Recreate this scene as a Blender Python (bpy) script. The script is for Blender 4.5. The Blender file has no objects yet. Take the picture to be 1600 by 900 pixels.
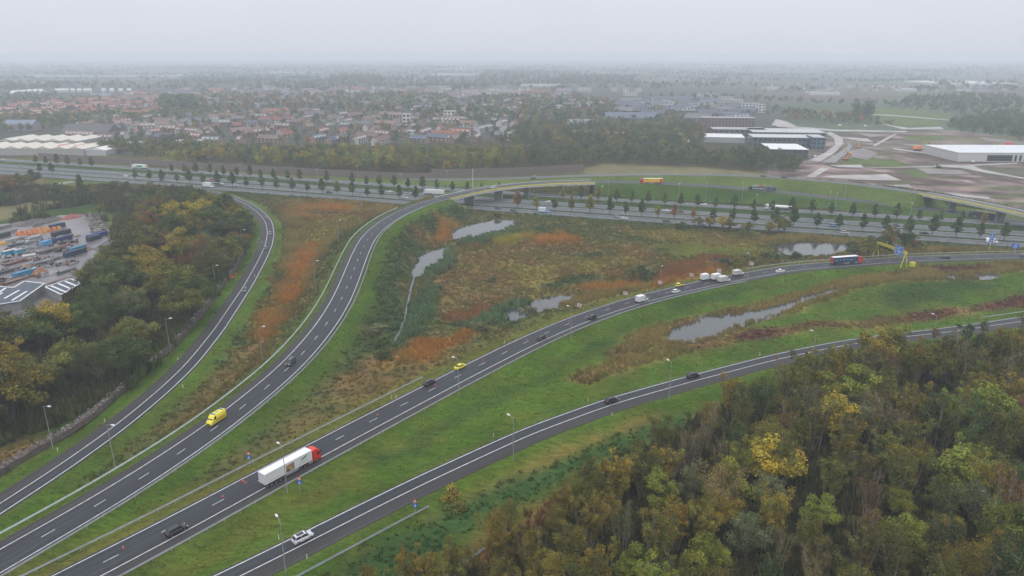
import bpy, math, random
import numpy as np
from mathutils import Vector, Matrix
R_ = math.radians
scene = bpy.context.scene
COL = scene.collection

# ------------------------------------------------------------------ camera, sky, sun, exposure
CAM_H, FPX = 97.5, 1120.0
PITCH = math.atan(365 / 1120)
cam_d = bpy.data.cameras.new('camera'); cam = bpy.data.objects.new('camera', cam_d); COL.objects.link(cam)
cam_d.sensor_width = 36; cam_d.lens = 36 * FPX / 1600; cam_d.clip_start = 1; cam_d.clip_end = 90000
cam.location = (0, 0, CAM_H); cam.rotation_euler = (math.pi / 2 - PITCH, 0, 0)
scene.camera = cam
w = bpy.data.worlds.new('World'); scene.world = w; w.use_nodes = True
nt = w.node_tree; nt.nodes.clear()
out = nt.nodes.new('ShaderNodeOutputWorld'); bg = nt.nodes.new('ShaderNodeBackground')
sky = nt.nodes.new('ShaderNodeTexSky'); sky.sky_type = 'NISHITA'; sky.sun_disc = False
SUN_EL, SUN_ROT = R_(62), R_(200)
sky.sun_elevation = SUN_EL; sky.sun_rotation = SUN_ROT; sky.altitude = 0
sky.air_density = 1; sky.dust_density = 3; sky.ozone_density = 1
# overcast: a layer of cloud evens the clear sky out to pale grey, brighter overhead than at the horizon
hsv = nt.nodes.new('ShaderNodeHueSaturation'); hsv.inputs['Saturation'].default_value = 0.15
tc = nt.nodes.new('ShaderNodeTexCoord'); sep = nt.nodes.new('ShaderNodeSeparateXYZ')
ramp = nt.nodes.new('ShaderNodeValToRGB')
SKY_H, SKY_Z = (5.85, 6.15, 6.85, 1), (13.2, 13.5, 14.2, 1)
els = ramp.color_ramp.elements
els[0].position = 0.0; els[0].color = (0.0, 0.0, 0.0, 1)
els[1].position = 1.0; els[1].color = (1, 1, 1, 1)
mixc = nt.nodes.new('ShaderNodeMix'); mixc.data_type = 'RGBA'
mixc.inputs[6].default_value = SKY_H; mixc.inputs[7].default_value = SKY_Z
cloud = nt.nodes.new('ShaderNodeTexNoise'); cloud.inputs['Scale'].default_value = 2.2; cloud.inputs['Detail'].default_value = 3
cmul = nt.nodes.new('ShaderNodeMapRange'); cmul.inputs[3].default_value = 0.95; cmul.inputs[4].default_value = 1.05
mixa = nt.nodes.new('ShaderNodeMix'); mixa.data_type = 'RGBA'; mixa.inputs[0].default_value = 0.93
vm = nt.nodes.new('ShaderNodeVectorMath'); vm.operation = 'SCALE'
lk = nt.links.new
lk(tc.outputs['Generated'], sep.inputs[0]); lk(sep.outputs['Z'], ramp.inputs[0]); lk(ramp.outputs[0], mixc.inputs[0])
lk(tc.outputs['Generated'], cloud.inputs['Vector']); lk(cloud.outputs['Fac'], cmul.inputs[0])
lk(mixc.outputs[2], vm.inputs[0]); lk(cmul.outputs[0], vm.inputs['Scale'])
lk(sky.outputs[0], hsv.inputs['Color']); lk(hsv.outputs[0], mixa.inputs[6]); lk(vm.outputs[0], mixa.inputs[7])
lk(mixa.outputs[2], bg.inputs[0]); bg.inputs[1].default_value = 0.12
lk(bg.outputs[0], out.inputs[0])
sd = bpy.data.lights.new('sun', 'SUN'); sun = bpy.data.objects.new('sun', sd); COL.objects.link(sun)
sd.energy = 1.1; sd.angle = R_(32); sd.color = (1, 0.97, 0.93)
_d = Vector((math.sin(SUN_ROT) * math.cos(SUN_EL), math.cos(SUN_ROT) * math.cos(SUN_EL), math.sin(SUN_EL)))
sun.rotation_euler = _d.to_track_quat('Z', 'Y').to_euler(); sun.location = (0, 0, 300)
scene.view_settings.view_transform = 'Standard'; scene.view_settings.look = 'None'
scene.view_settings.exposure = 0.0; scene.view_settings.gamma = 1
scene.render.engine = 'CYCLES'
cy = scene.cycles
cy.use_denoising = True
try: cy.denoiser = 'OPENIMAGEDENOISE'
except Exception: pass
cy.max_bounces = 5; cy.diffuse_bounces = 2; cy.glossy_bounces = 2; cy.transmission_bounces = 2; cy.volume_bounces = 2
cy.transparent_max_bounces = 4; cy.caustics_reflective = False; cy.caustics_refractive = False
cy.use_adaptive_sampling = True; cy.adaptive_threshold = 0.015
HAZE_D = 0.00025

# ------------------------------------------------------------------ projection between photo pixels and places on the ground
def G(x, y, z=0.0):
    u = (x - 800) / FPX; v = (450 - y) / FPX
    t = (CAM_H - z) / (math.sin(PITCH) - v * math.cos(PITCH))
    return np.array([u * t, (math.cos(PITCH) + v * math.sin(PITCH)) * t])
def GP(pts, z=-1.0): return np.array([G(p[0], p[1], z) for p in pts])
def px_of(P):
    P = np.asarray(P, float).reshape(-1, 3)
    d = math.cos(PITCH) * P[:, 1] - math.sin(PITCH) * (P[:, 2] - CAM_H)
    v = (math.sin(PITCH) * P[:, 1] + math.cos(PITCH) * (P[:, 2] - CAM_H)) / d
    return np.stack([800 + FPX * P[:, 0] / d, 450 - FPX * v], 1)

# ------------------------------------------------------------------ helpers
def tag(o, label=None, cat=None, group=None, kind=None):
    if label: o['label'] = label
    if cat: o['category'] = cat
    if group: o['group'] = group
    if kind: o['kind'] = kind
    return o
def empty(name, loc=(0, 0, 0), rz=0.0, label=None, cat=None, group=None):
    o = bpy.data.objects.new(name, None); COL.objects.link(o); o.location = loc; o.rotation_euler = (0, 0, rz)
    o.empty_display_size = 0.5
    return tag(o, label, cat, group)
def mesh_np(name, V, F, mats, cols=None, midx=None, smooth=False, uv=None):
    """F: list of arrays (n,3) or (n,4)"""
    V = np.asarray(V, np.float32).reshape(-1, 3)
    if isinstance(F, np.ndarray): F = [F]
    F = [np.asarray(f, np.int32) for f in F if len(f)]
    me = bpy.data.meshes.new(name)
    me.vertices.add(len(V)); me.vertices.foreach_set('co', V.ravel())
    tot = np.concatenate([np.full(len(f), f.shape[1], np.int32) for f in F])
    idx = np.concatenate([f.ravel() for f in F])
    st = np.concatenate([[0], np.cumsum(tot)[:-1]]).astype(np.int32)
    me.loops.add(len(idx)); me.loops.foreach_set('vertex_index', idx)
    me.polygons.add(len(tot)); me.polygons.foreach_set('loop_start', st)
    try: me.polygons.foreach_set('loop_total', tot)
    except Exception: pass
    if midx is not None: me.polygons.foreach_set('material_index', np.asarray(midx, np.int32))
    me.polygons.foreach_set('use_smooth', np.full(len(tot), smooth))
    if cols is not None:
        a = me.color_attributes.new('tint', 'FLOAT_COLOR', 'POINT')
        c = np.ones((len(V), 4), np.float32); c[:, :3] = cols; a.data.foreach_set('color', c.ravel())
    if uv is not None:
        l = me.uv_layers.new(name='UVMap'); l.data.foreach_set('uv', np.asarray(uv, np.float32)[idx].ravel())
    for m in (mats if isinstance(mats, (list, tuple)) else [mats]): me.materials.append(m)
    me.update(calc_edges=True); me.validate(verbose=False)
    return me
def link(name, me, parent=None, loc=None, rz=0.0):
    o = bpy.data.objects.new(name, me); COL.objects.link(o)
    if parent: o.parent = parent
    if loc is not None: o.location = loc
    if rz: o.rotation_euler = (0, 0, rz)
    return o
class MB:
    def __init__(s): s.v = []; s.f = []; s.m = []
    def poly(s, pts, m=0):
        b = len(s.v); s.v += [tuple(p) for p in pts]; s.f.append(tuple(range(b, b + len(pts)))); s.m.append(m); return s
    def box(s, c, sz, rz=0.0, m=0, taper=1.0, taper_y=None):
        ty = taper if taper_y is None else taper_y
        x, y, z = sz[0] / 2, sz[1] / 2, sz[2] / 2; ca, sa = math.cos(rz), math.sin(rz); b = len(s.v)
        for dz in (-1, 1):
            kx = 1 if dz < 0 else taper; ky = 1 if dz < 0 else ty
            for dx, dy in ((-1, -1), (1, -1), (1, 1), (-1, 1)):
                X, Y = dx * x * kx, dy * y * ky
                s.v.append((c[0] + X * ca - Y * sa, c[1] + X * sa + Y * ca, c[2] + dz * z))
        for q in ((0, 3, 2, 1), (4, 5, 6, 7), (0, 1, 5, 4), (1, 2, 6, 5), (2, 3, 7, 6), (3, 0, 4, 7)):
            s.f.append(tuple(b + i for i in q)); s.m.append(m)
        return s
    def bar(s, p, q, w, h=None, m=0):
        p, q = Vector(p), Vector(q); h = h or w; d = (q - p).normalized()
        up = Vector((0, 0, 1)) if abs(d.z) < .95 else Vector((1, 0, 0))
        a = d.cross(up).normalized() * w / 2; c = a.cross(d).normalized() * h / 2; b = len(s.v)
        for e in (p, q):
            for i, j in ((-1, -1), (1, -1), (1, 1), (-1, 1)): s.v.append(tuple(e + a * i + c * j))
        for k in ((0, 3, 2, 1), (4, 5, 6, 7), (0, 1, 5, 4), (1, 2, 6, 5), (2, 3, 7, 6), (3, 0, 4, 7)):
            s.f.append(tuple(b + i for i in k)); s.m.append(m)
        return s
    def tube(s, p, q, r0, r1=None, n=8, m=0, cap=True):
        r1 = r0 if r1 is None else r1; p, q = Vector(p), Vector(q); d = (q - p).normalized()
        up = Vector((0, 0, 1)) if abs(d.z) < .95 else Vector((1, 0, 0))
        a = d.cross(up).normalized(); c = a.cross(d).normalized(); b = len(s.v)
        for e, r in ((p, r0), (q, r1)):
            for i in range(n):
                t = 2 * math.pi * i / n; s.v.append(tuple(e + (a * math.cos(t) + c * math.sin(t)) * r))
        for i in range(n):
            j = (i + 1) % n; s.f.append((b + i, b + j, b + n + j, b + n + i)); s.m.append(m)
        if cap:
            s.f.append(tuple(b + i for i in reversed(range(n)))); s.m.append(m)
            s.f.append(tuple(b + n + i for i in range(n))); s.m.append(m)
        return s
    def loft(s, rings, m=0, cap=True, mfun=None):
        b = len(s.v); n = len(rings[0])
        for r in rings: s.v += [tuple(p) for p in r]
        for k in range(len(rings) - 1):
            for i in range(n):
                j = (i + 1) % n
                s.f.append((b + k * n + i, b + k * n + j, b + (k + 1) * n + j, b + (k + 1) * n + i))
                s.m.append(mfun(k, i) if mfun else m)
        if cap:
            s.f.append(tuple(b + i for i in reversed(range(n)))); s.m.append(m)
            s.f.append(tuple(b + (len(rings) - 1) * n + i for i in range(n))); s.m.append(m)
        return s
    def mesh(s, name, mats, smooth=False):
        me = bpy.data.meshes.new(name); me.from_pydata(s.v, [], s.f)
        for mt in (mats if isinstance(mats, (list, tuple)) else [mats]): me.materials.append(mt)
        me.polygons.foreach_set('material_index', s.m)
        me.polygons.foreach_set('use_smooth', [smooth] * len(s.f)); me.update(); return me
    def build(s, name, mats, parent=None, loc=None, rz=0.0, smooth=False): return link(name, s.mesh(name, mats, smooth), parent, loc, rz)
def copy_tree(o, parent=None):
    c = o.copy(); COL.objects.link(c); c.parent = parent
    for ch in o.children: copy_tree(ch, c)
    return c
# value noise
def _hash(ix, iy, seed):
    h = (ix.astype(np.int64) * 374761393 + iy.astype(np.int64) * 668265263 + seed * 1442695041) & 0x7fffffff
    h = (h ^ (h >> 13)) * 1274126177 & 0x7fffffff
    return ((h ^ (h >> 16)) & 0xffff) / 65535.0
def vnoise(x, y, s, seed=0):
    x = np.asarray(x, float) / s; y = np.asarray(y, float) / s; ix = np.floor(x); iy = np.floor(y); fx = x - ix; fy = y - iy
    fx = fx * fx * (3 - 2 * fx); fy = fy * fy * (3 - 2 * fy)
    a = _hash(ix, iy, seed); b = _hash(ix + 1, iy, seed); c = _hash(ix, iy + 1, seed); d = _hash(ix + 1, iy + 1, seed)
    return (a * (1 - fx) + b * fx) * (1 - fy) + (c * (1 - fx) + d * fx) * fy
def fbm(x, y, s, seed=0, o=3):
    r = 0; a = 1; t = 0
    for k in range(o): r = r + a * vnoise(x, y, s / 2 ** k, seed + 17 * k); t += a; a *= .55
    return r / t
def inpoly(X, Y, poly):
    c = np.zeros(len(X), bool); P = np.asarray(poly); x0, y0 = P.min(0); x1, y1 = P.max(0)
    k = np.where((X >= x0) & (X <= x1) & (Y >= y0) & (Y <= y1))[0]
    if not len(k): return c
    x = X[k]; y = Y[k]; r = np.zeros(len(k), bool); j = len(P) - 1
    for i in range(len(P)):
        xi, yi = P[i]; xj, yj = P[j]
        if yi != yj:
            r ^= ((yi > y) != (yj > y)) & (x < (xj - xi) * (y - yi) / (yj - yi) + xi)
        j = i
    c[k] = r; return c

# ------------------------------------------------------------------ materials
def srgb(r, g, b): return tuple((c / 255 / 12.92 if c / 255 <= .04045 else ((c / 255 + .055) / 1.055) ** 2.4) for c in (r, g, b))
def mat(name, col, rough=0.6, metal=0.0, var=0.12, scale=1.5, spec=0.4, bump=0.0, obj=False, attr=False, detail=4, trans=0.0):
    m = bpy.data.materials.new(name); m.use_nodes = True; n = m.node_tree.nodes; l = m.node_tree.links
    b = n['Principled BSDF']; b.inputs['Roughness'].default_value = rough; b.inputs['Metallic'].default_value = metal
    b.inputs['Specular IOR Level'].default_value = spec
    t = n.new('ShaderNodeTexCoord'); no = n.new('ShaderNodeTexNoise'); no.inputs['Scale'].default_value = scale; no.inputs['Detail'].default_value = detail
    l.new(t.outputs['Object'], no.inputs['Vector'])
    mr = n.new('ShaderNodeMapRange'); mr.inputs[1].default_value = .3; mr.inputs[2].default_value = .7
    mr.inputs[3].default_value = 1 - var; mr.inputs[4].default_value = 1 + var; l.new(no.outputs['Fac'], mr.inputs[0])
    vm = n.new('ShaderNodeVectorMath'); vm.operation = 'SCALE'; l.new(mr.outputs[0], vm.inputs['Scale'])
    vm.inputs[0].default_value = col[:3]
    src = None
    if obj:
        oi = n.new('ShaderNodeObjectInfo'); src = oi.outputs['Color']
    if attr:
        at = n.new('ShaderNodeAttribute'); at.attribute_name = 'tint'
        if src is None: src = at.outputs['Color']
        else:
            mu = n.new('ShaderNodeVectorMath'); mu.operation = 'MULTIPLY'; l.new(src, mu.inputs[0]); l.new(at.outputs['Color'], mu.inputs[1]); src = mu.outputs[0]
    if src is not None: l.new(src, vm.inputs[0])
    l.new(vm.outputs[0], b.inputs['Base Color'])
    if bump:
        bp = n.new('ShaderNodeBump'); bp.inputs['Strength'].default_value = bump; bp.inputs['Distance'].default_value = 0.3
        l.new(no.outputs['Fac'], bp.inputs['Height']); l.new(bp.outputs[0], b.inputs['Normal'])
    return m
M = {}
M['white'] = mat('white_paint', (.62, .62, .63), .45, var=.05)
M['offwhite'] = mat('aged_white_panel', (.55, .54, .52), .6, var=.08, scale=.4)
M['paint'] = mat('car_paint', (.5, .5, .5), .22, var=.02, spec=.6, obj=True)
M['glass'] = mat('dark_glass', (.012, .014, .017), .08, var=.0, spec=.7)
M['rubber'] = mat('tyre_rubber', (.012, .012, .013), .8, var=.1)
M['rim'] = mat('wheel_rim', (.30, .30, .31), .35, metal=.7, var=.05)
M['lamp_clear'] = mat('headlamp_glass', (.75, .76, .78), .1, var=0)
M['lamp_red'] = mat('tail_lamp_red', (.35, .012, .012), .2, var=0)
M['dark'] = mat('dark_chassis', (.02, .02, .022), .7, var=.15)
M['steel'] = mat('galvanised_steel', (.33, .35, .36), .42, metal=.35, var=.15, scale=.6)
M['steelw'] = mat('bright_galvanised_rail', (.5, .54, .54), .4, metal=.2, var=.10, scale=.5)
M['yellow'] = mat('gantry_yellow', (.56, .50, .035), .5, var=.08)
M['bridge_yellow'] = mat('bridge_edge_yellow', (.70, .60, .02), .5, var=.08)
M['concrete'] = mat('pale_concrete', (.40, .39, .37), .8, var=.16, scale=.5)
M['concrete_d'] = mat('weathered_concrete', (.20, .20, .19), .85, var=.25, scale=.5)
M['blue'] = mat('sign_blue', (.015, .13, .46), .4, var=.03)
M['red'] = mat('signal_red', (.52, .025, .02), .4, var=.05)
M['orange'] = mat('machine_orange', (.62, .20, .02), .5, var=.12)
M['obj'] = mat('coloured_steel', (.5, .5, .5), .55, var=.14, scale=.7, obj=True)
M['lamp_head'] = mat('lamp_head_grey', (.62, .63, .65), .4, var=.04)
M['line'] = mat('road_marking_white', (.50, .51, .53), .6, var=.26, scale=.8)
M['bark'] = mat('bark', (.075, .062, .048), .9, var=.25, scale=2)
M['bark_pale'] = mat('pale_bark', (.21, .18, .13), .9, var=.25, scale=2)
M['leaf'] = mat('foliage', (.1, .1, .1), .75, var=.10, scale=.35, spec=.15, obj=True, attr=True, detail=2)
M['tuft'] = mat('tussock', (.1, .1, .1), .85, var=.10, scale=.3, spec=.1, attr=True, detail=2)
M['wood_br'] = mat('brown_timber', (.085, .065, .055), .9, var=.3, scale=.8)
M['brick'] = mat('brickwork', (.20, .12, .085), .9, var=.15, scale=2)
M['roofobj'] = mat('roof_tiles', (.2, .2, .2), .8, var=.18, scale=.6, obj=True)
M['wallobj'] = mat('house_wall', (.2, .2, .2), .85, var=.10, scale=.6, obj=True)
M['attr_matte'] = mat('mixed_roofs', (.2, .2, .2), .8, var=.12, scale=.1, attr=True)
M['window'] = mat('window_glass', (.02, .025, .03), .15, var=0, spec=.6)

def mat_asphalt(name, col, rough):
    m = bpy.data.materials.new(name); m.use_nodes = True; n = m.node_tree.nodes; l = m.node_tree.links
    b = n['Principled BSDF']; b.inputs['Roughness'].default_value = rough; b.inputs['Specular IOR Level'].default_value = .25
    uv = n.new('ShaderNodeUVMap'); sp = n.new('ShaderNodeSeparateXYZ'); l.new(uv.outputs[0], sp.inputs[0])
    # long stains and wheel tracks run along the road: noise stretched along v
    mp = n.new('ShaderNodeMapping'); mp.inputs['Scale'].default_value = (0.9, 0.03, 1); l.new(uv.outputs[0], mp.inputs[0])
    n1 = n.new('ShaderNodeTexNoise'); n1.inputs['Scale'].default_value = 1; n1.inputs['Detail'].default_value = 4; l.new(mp.outputs[0], n1.inputs['Vector'])
    n2 = n.new('ShaderNodeTexNoise'); n2.inputs['Scale'].default_value = 3; n2.inputs['Detail'].default_value = 5
    l.new(uv.outputs[0], n2.inputs['Vector'])
    a = n.new('ShaderNodeMapRange'); a.inputs[1].default_value = .3; a.inputs[2].default_value = .7; a.inputs[3].default_value = .78; a.inputs[4].default_value = 1.22; l.new(n1.outputs['Fac'], a.inputs[0])
    c = n.new('ShaderNodeMapRange'); c.inputs[1].default_value = .3; c.inputs[2].default_value = .7; c.inputs[3].default_value = .9; c.inputs[4].default_value = 1.1; l.new(n2.outputs['Fac'], c.inputs[0])
    mu = n.new('ShaderNodeMath'); mu.operation = 'MULTIPLY'; l.new(a.outputs[0], mu.inputs[0]); l.new(c.outputs[0], mu.inputs[1])
    # tyre tracks polished darker, oil line lighter between them
    wf = n.new('ShaderNodeMath'); wf.operation = 'MULTIPLY'; wf.inputs[1].default_value = 2 * math.pi / 1.8; l.new(sp.outputs['X'], wf.inputs[0])
    co = n.new('ShaderNodeMath'); co.operation = 'COSINE'; l.new(wf.outputs[0], co.inputs[0])
    tr = n.new('ShaderNodeMapRange'); tr.inputs[1].default_value = -1; tr.inputs[3].default_value = .90; tr.inputs[4].default_value = 1.08; l.new(co.outputs[0], tr.inputs[0])
    m3 = n.new('ShaderNodeMath'); m3.operation = 'MULTIPLY'; l.new(mu.outputs[0], m3.inputs[0]); l.new(tr.outputs[0], m3.inputs[1])
    # repair patches laid in rectangles along the lane
    mp2 = n.new('ShaderNodeMapping'); mp2.inputs['Scale'].default_value = (.27, .022, 1); l.new(uv.outputs[0], mp2.inputs[0])
    vo = n.new('ShaderNodeTexVoronoi'); vo.distance = 'CHEBYCHEV'; vo.inputs['Scale'].default_value = 1; l.new(mp2.outputs[0], vo.inputs['Vector'])
    s4 = n.new('ShaderNodeSeparateXYZ'); l.new(vo.outputs['Color'], s4.inputs[0])
    pr = n.new('ShaderNodeMapRange'); pr.inputs[3].default_value = .90; pr.inputs[4].default_value = 1.10; l.new(s4.outputs['X'], pr.inputs[0])
    mu = n.new('ShaderNodeMath'); mu.operation = 'MULTIPLY'; l.new(m3.outputs[0], mu.inputs[0]); l.new(pr.outputs[0], mu.inputs[1])
    vm = n.new('ShaderNodeVectorMath'); vm.operation = 'SCALE'; vm.inputs[0].default_value = col; l.new(mu.outputs[0], vm.inputs['Scale'])
    l.new(vm.outputs[0], b.inputs['Base Color'])
    rr = n.new('ShaderNodeMapRange'); rr.inputs[3].default_value = rough - .1; rr.inputs[4].default_value = rough + .15; l.new(n1.outputs['Fac'], rr.inputs[0]); l.new(rr.outputs[0], b.inputs['Roughness'])
    return m
M['asphalt'] = mat_asphalt('asphalt_lanes', (.031, .034, .040), .66)
M['shoulder'] = mat_asphalt('asphalt_shoulder', (.041, .039, .040), .74)
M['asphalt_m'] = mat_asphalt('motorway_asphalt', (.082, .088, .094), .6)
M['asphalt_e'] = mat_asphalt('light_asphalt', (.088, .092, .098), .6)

def mat_ground():
    m = bpy.data.materials.new('ground_cover'); m.use_nodes = True; n = m.node_tree.nodes; l = m.node_tree.links
    b = n['Principled BSDF']; b.inputs['Roughness'].default_value = .95; b.inputs['Specular IOR Level'].default_value = .1
    at = n.new('ShaderNodeAttribute'); at.attribute_name = 'tint'
    t = n.new('ShaderNodeTexCoord')
    def noise(sc, det, lo, hi, stretch=None):
        no = n.new('ShaderNodeTexNoise'); no.inputs['Scale'].default_value = sc; no.inputs['Detail'].default_value = det
        if stretch:
            mp = n.new('ShaderNodeMapping'); mp.inputs['Rotation'].default_value = (0, 0, stretch); mp.inputs['Scale'].default_value = (1, 3.5, 1)
            l.new(t.outputs['Object'], mp.inputs[0]); l.new(mp.outputs[0], no.inputs['Vector'])
        else: l.new(t.outputs['Object'], no.inputs['Vector'])
        mr = n.new('ShaderNodeMapRange'); mr.inputs[1].default_value = .32; mr.inputs[2].default_value = .68
        mr.inputs[3].default_value = lo; mr.inputs[4].default_value = hi; l.new(no.outputs['Fac'], mr.inputs[0]); return no, mr.outputs[0]
    _, a = noise(.05, 5, .78, 1.22); _, c = noise(.35, 6, .72, 1.28, 0.7); no3, d = noise(2.2, 4, .8, 1.2)
    m1 = n.new('ShaderNodeMath'); m1.operation = 'MULTIPLY'; l.new(a, m1.inputs[0]); l.new(c, m1.inputs[1])
    m2 = n.new('ShaderNodeMath'); m2.operation = 'MULTIPLY'; l.new(m1.outputs[0], m2.inputs[0]); l.new(d, m2.inputs[1])
    vm = n.new('ShaderNodeVectorMath'); vm.operation = 'SCALE'; l.new(at.outputs['Color'], vm.inputs[0]); l.new(m2.outputs[0], vm.inputs['Scale'])
    # drifts towards dry yellow-brown in patches
    _, e = noise(.12, 5, 0, .35)
    mx = n.new('ShaderNodeMix'); mx.data_type = 'RGBA'; l.new(e, mx.inputs[0]); l.new(vm.outputs[0], mx.inputs[6])
    dr = n.new('ShaderNodeVectorMath'); dr.operation = 'MULTIPLY'; dr.inputs[1].default_value = (1.35, .92, .75); l.new(vm.outputs[0], dr.inputs[0]); l.new(dr.outputs[0], mx.inputs[7])
    l.new(mx.outputs[2], b.inputs['Base Color'])
    bp = n.new('ShaderNodeBump'); bp.inputs['Strength'].default_value = .5; bp.inputs['Distance'].default_value = .25; l.new(no3.outputs['Fac'], bp.inputs['Height']); l.new(bp.outputs[0], b.inputs['Normal'])
    return m
M['ground'] = mat_ground()
def mat_water():
    m = bpy.data.materials.new('pond_water'); m.use_nodes = True; n = m.node_tree.nodes; l = m.node_tree.links
    b = n['Principled BSDF']; b.inputs['Base Color'].default_value = (.05, .055, .055, 1); b.inputs['Roughness'].default_value = .06
    b.inputs['IOR'].default_value = 1.33; b.inputs['Specular IOR Level'].default_value = 1.0
    t = n.new('ShaderNodeTexCoord'); no = n.new('ShaderNodeTexNoise'); no.inputs['Scale'].default_value = .9; no.inputs['Detail'].default_value = 4
    l.new(t.outputs['Object'], no.inputs['Vector'])
    bp = n.new('ShaderNodeBump'); bp.inputs['Strength'].default_value = .22; bp.inputs['Distance'].default_value = .12; l.new(no.outputs['Fac'], bp.inputs['Height']); l.new(bp.outputs[0], b.inputs['Normal'])
    return m
M['water'] = mat_water()
M['wet_paving'] = mat('wet_concrete_paving', (.115, .105, .112), .35, var=.45, scale=.06, spec=.6)
M['sandy'] = mat('pale_hardstanding', (.31, .285, .275), .7, var=.32, scale=.07)
M['mud'] = mat('wet_mud', (.16, .135, .125), .6, var=.35, scale=.05)
# ------------------------------------------------------------------ haze: one even box of air round the camera and the whole scene
hz = MB().box((0, 20000, 49.7), (90000, 90000, 107.6))
haze_m = bpy.data.materials.new('haze_air'); haze_m.use_nodes = True
_n = haze_m.node_tree; _n.nodes.remove(_n.nodes['Principled BSDF'])
pv = _n.nodes.new('ShaderNodeVolumePrincipled'); pv.inputs['Color'].default_value = (.84, .905, 1.0, 1); pv.inputs['Density'].default_value = HAZE_D
pv.inputs['Anisotropy'].default_value = 0.0
_n.links.new(pv.outputs[0], _n.nodes['Material Output'].inputs['Volume'])
tag(hz.build('haze', haze_m), kind='stuff')

# ------------------------------------------------------------------ road centre lines
def resample(P, step):
    P = np.asarray(P, float); seg = np.linalg.norm(np.diff(P[:, :2], axis=0), axis=1); s = np.concatenate([[0], np.cumsum(seg)])
    n = max(2, int(s[-1] / step) + 1); t = np.linspace(0, s[-1], n)
    return np.stack([np.interp(t, s, P[:, k]) for k in range(P.shape[1])], 1)
def smooth(P, step, k):
    Q = resample(P, step)
    ker = np.exp(-np.linspace(-2, 2, 2 * k + 1) ** 2); ker /= ker.sum()
    out_ = np.empty_like(Q)
    for c in range(Q.shape[1]):
        a, b = Q[0, c], Q[-1, c]
        ext = np.concatenate([2 * a - Q[1:k + 1, c][::-1], Q[:, c], 2 * b - Q[-k - 1:-1, c][::-1]])
        out_[:, c] = np.convolve(ext, ker, 'valid')
    return out_
def road_px(pts, z0=0.0, k=6, ext0=None, ext1=None):
    Q = [(*G(p[0], p[1], p[2] if len(p) > 2 else z0), p[2] if len(p) > 2 else z0) for p in pts]
    Q = np.array(Q)
    if ext0: Q = np.vstack([Q[0] + (Q[0] - Q[1]) / np.linalg.norm((Q[0] - Q[1])[:2]) * ext0 * np.array([1, 1, 0]), Q])
    if ext1: Q = np.vstack([Q, Q[-1] + (Q[-1] - Q[-2]) / np.linalg.norm((Q[-1] - Q[-2])[:2]) * ext1 * np.array([1, 1, 0])])
    return smooth(Q, 3.0, k)
RD = {}
RD['B'] = road_px([(41.7,852.5,0),(127.5,803.4,0),(200.6,759.5,0),(262.5,719.6,0),(315.4,683.8,0),(360,651.3,.8),(429.3,594.8,2),(455.5,570.5,2.4),
    (477,547.8,3),(494.5,527,3.5),(509,508,4),(520.8,490.3,4.8),(530.3,473.8,5.5),(537.8,458.8,6),(547,437,6.8),(554,418.8,7.4),(558.5,406.8,7.8),(563,396,8),
    (567.8,385.8,8.2),(573,375.8,8.3),(579.8,366.8,8.4),(588.8,358,8.5),(602.8,347,8.5),(615.5,339,8.5),(629.5,332,8.5),(643.8,325.8,8.5),(660,319,8.5),
    (679.5,313.5,8.5),(714,304.8,8.5),(745.5,298,8.5),(771,293.8,8.5),(810,289,8.5),(855,285.8,8.5),(900,284.2,8.5),(925,283.8,8.3),(1000,285,7.2),(1075,288.5,6),
    (1120,291.5,5),(1193,297.4,3.6),(1255.5,304,2.4),(1340,313.3,1.2),(1426.7,324.2,.5),(1498,333,.1),(1600,347.5,0)], ext0=120, ext1=150)
RD['C'] = road_px([(176.4,871),(260.7,827.7),(349,780.4),(430,737),(541,678.4),(593,651.3),(640,626.8),(682.8,604.5),(722,584.3),(759,565.8),(793.3,548.3),(826.3,532.5),
    (858.5,518),(889.5,505),(919.5,493.5),(950.8,482.8),(981.3,473),(1012,464.5),(1045,456.5),(1072,449.5),(1100,443.5),(1130,437.5),(1160,432),(1190,426.3),(1222,420.8),(1250,417),(1279,414.8),
    (1330,411.3),(1372,407.5),(1403,405.5),(1435,403.8),(1467,402.5),(1500,401.5),(1533,400.5),(1567,399.9),(1600,399.3)], ext0=120, ext1=250)
RD['D'] = road_px([(355,890.5),(400,869),(553,793),(656,743),(800,678),(820,669),(947,623.5),(1075,588),(1200,556),(1292,536.5),(1380,523),(1470,513.5),(1582,497.5),(1640,489)], ext0=120, ext1=200)
RD['A'] = road_px([(0,803),(100,738),(196,669),(265,611),(307,570),(350,515),(395,445),(415,407),(425,384),(428.5,364),(425,346),(412,331),(396,319.5),(375,310),(350,302),(322,296.5)], ext0=120, ext1=30)
RD['F'] = road_px([(560,268,0),(610,276,0),(660,280.6,.3),(765,279.4,1),(834,277.4,1.8),(880,275,2.2),(950,273,3),(1015,272,3.6),(1120,272.6,4.6),(1193,275.4,5.5),(1255,279.5,6.3),(1340,287.2,7.2),(1427,299,8),(1500,311,8.5),(1600,331.5,8.5),(1700,356,8.5)], ext1=120, k=14)
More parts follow.
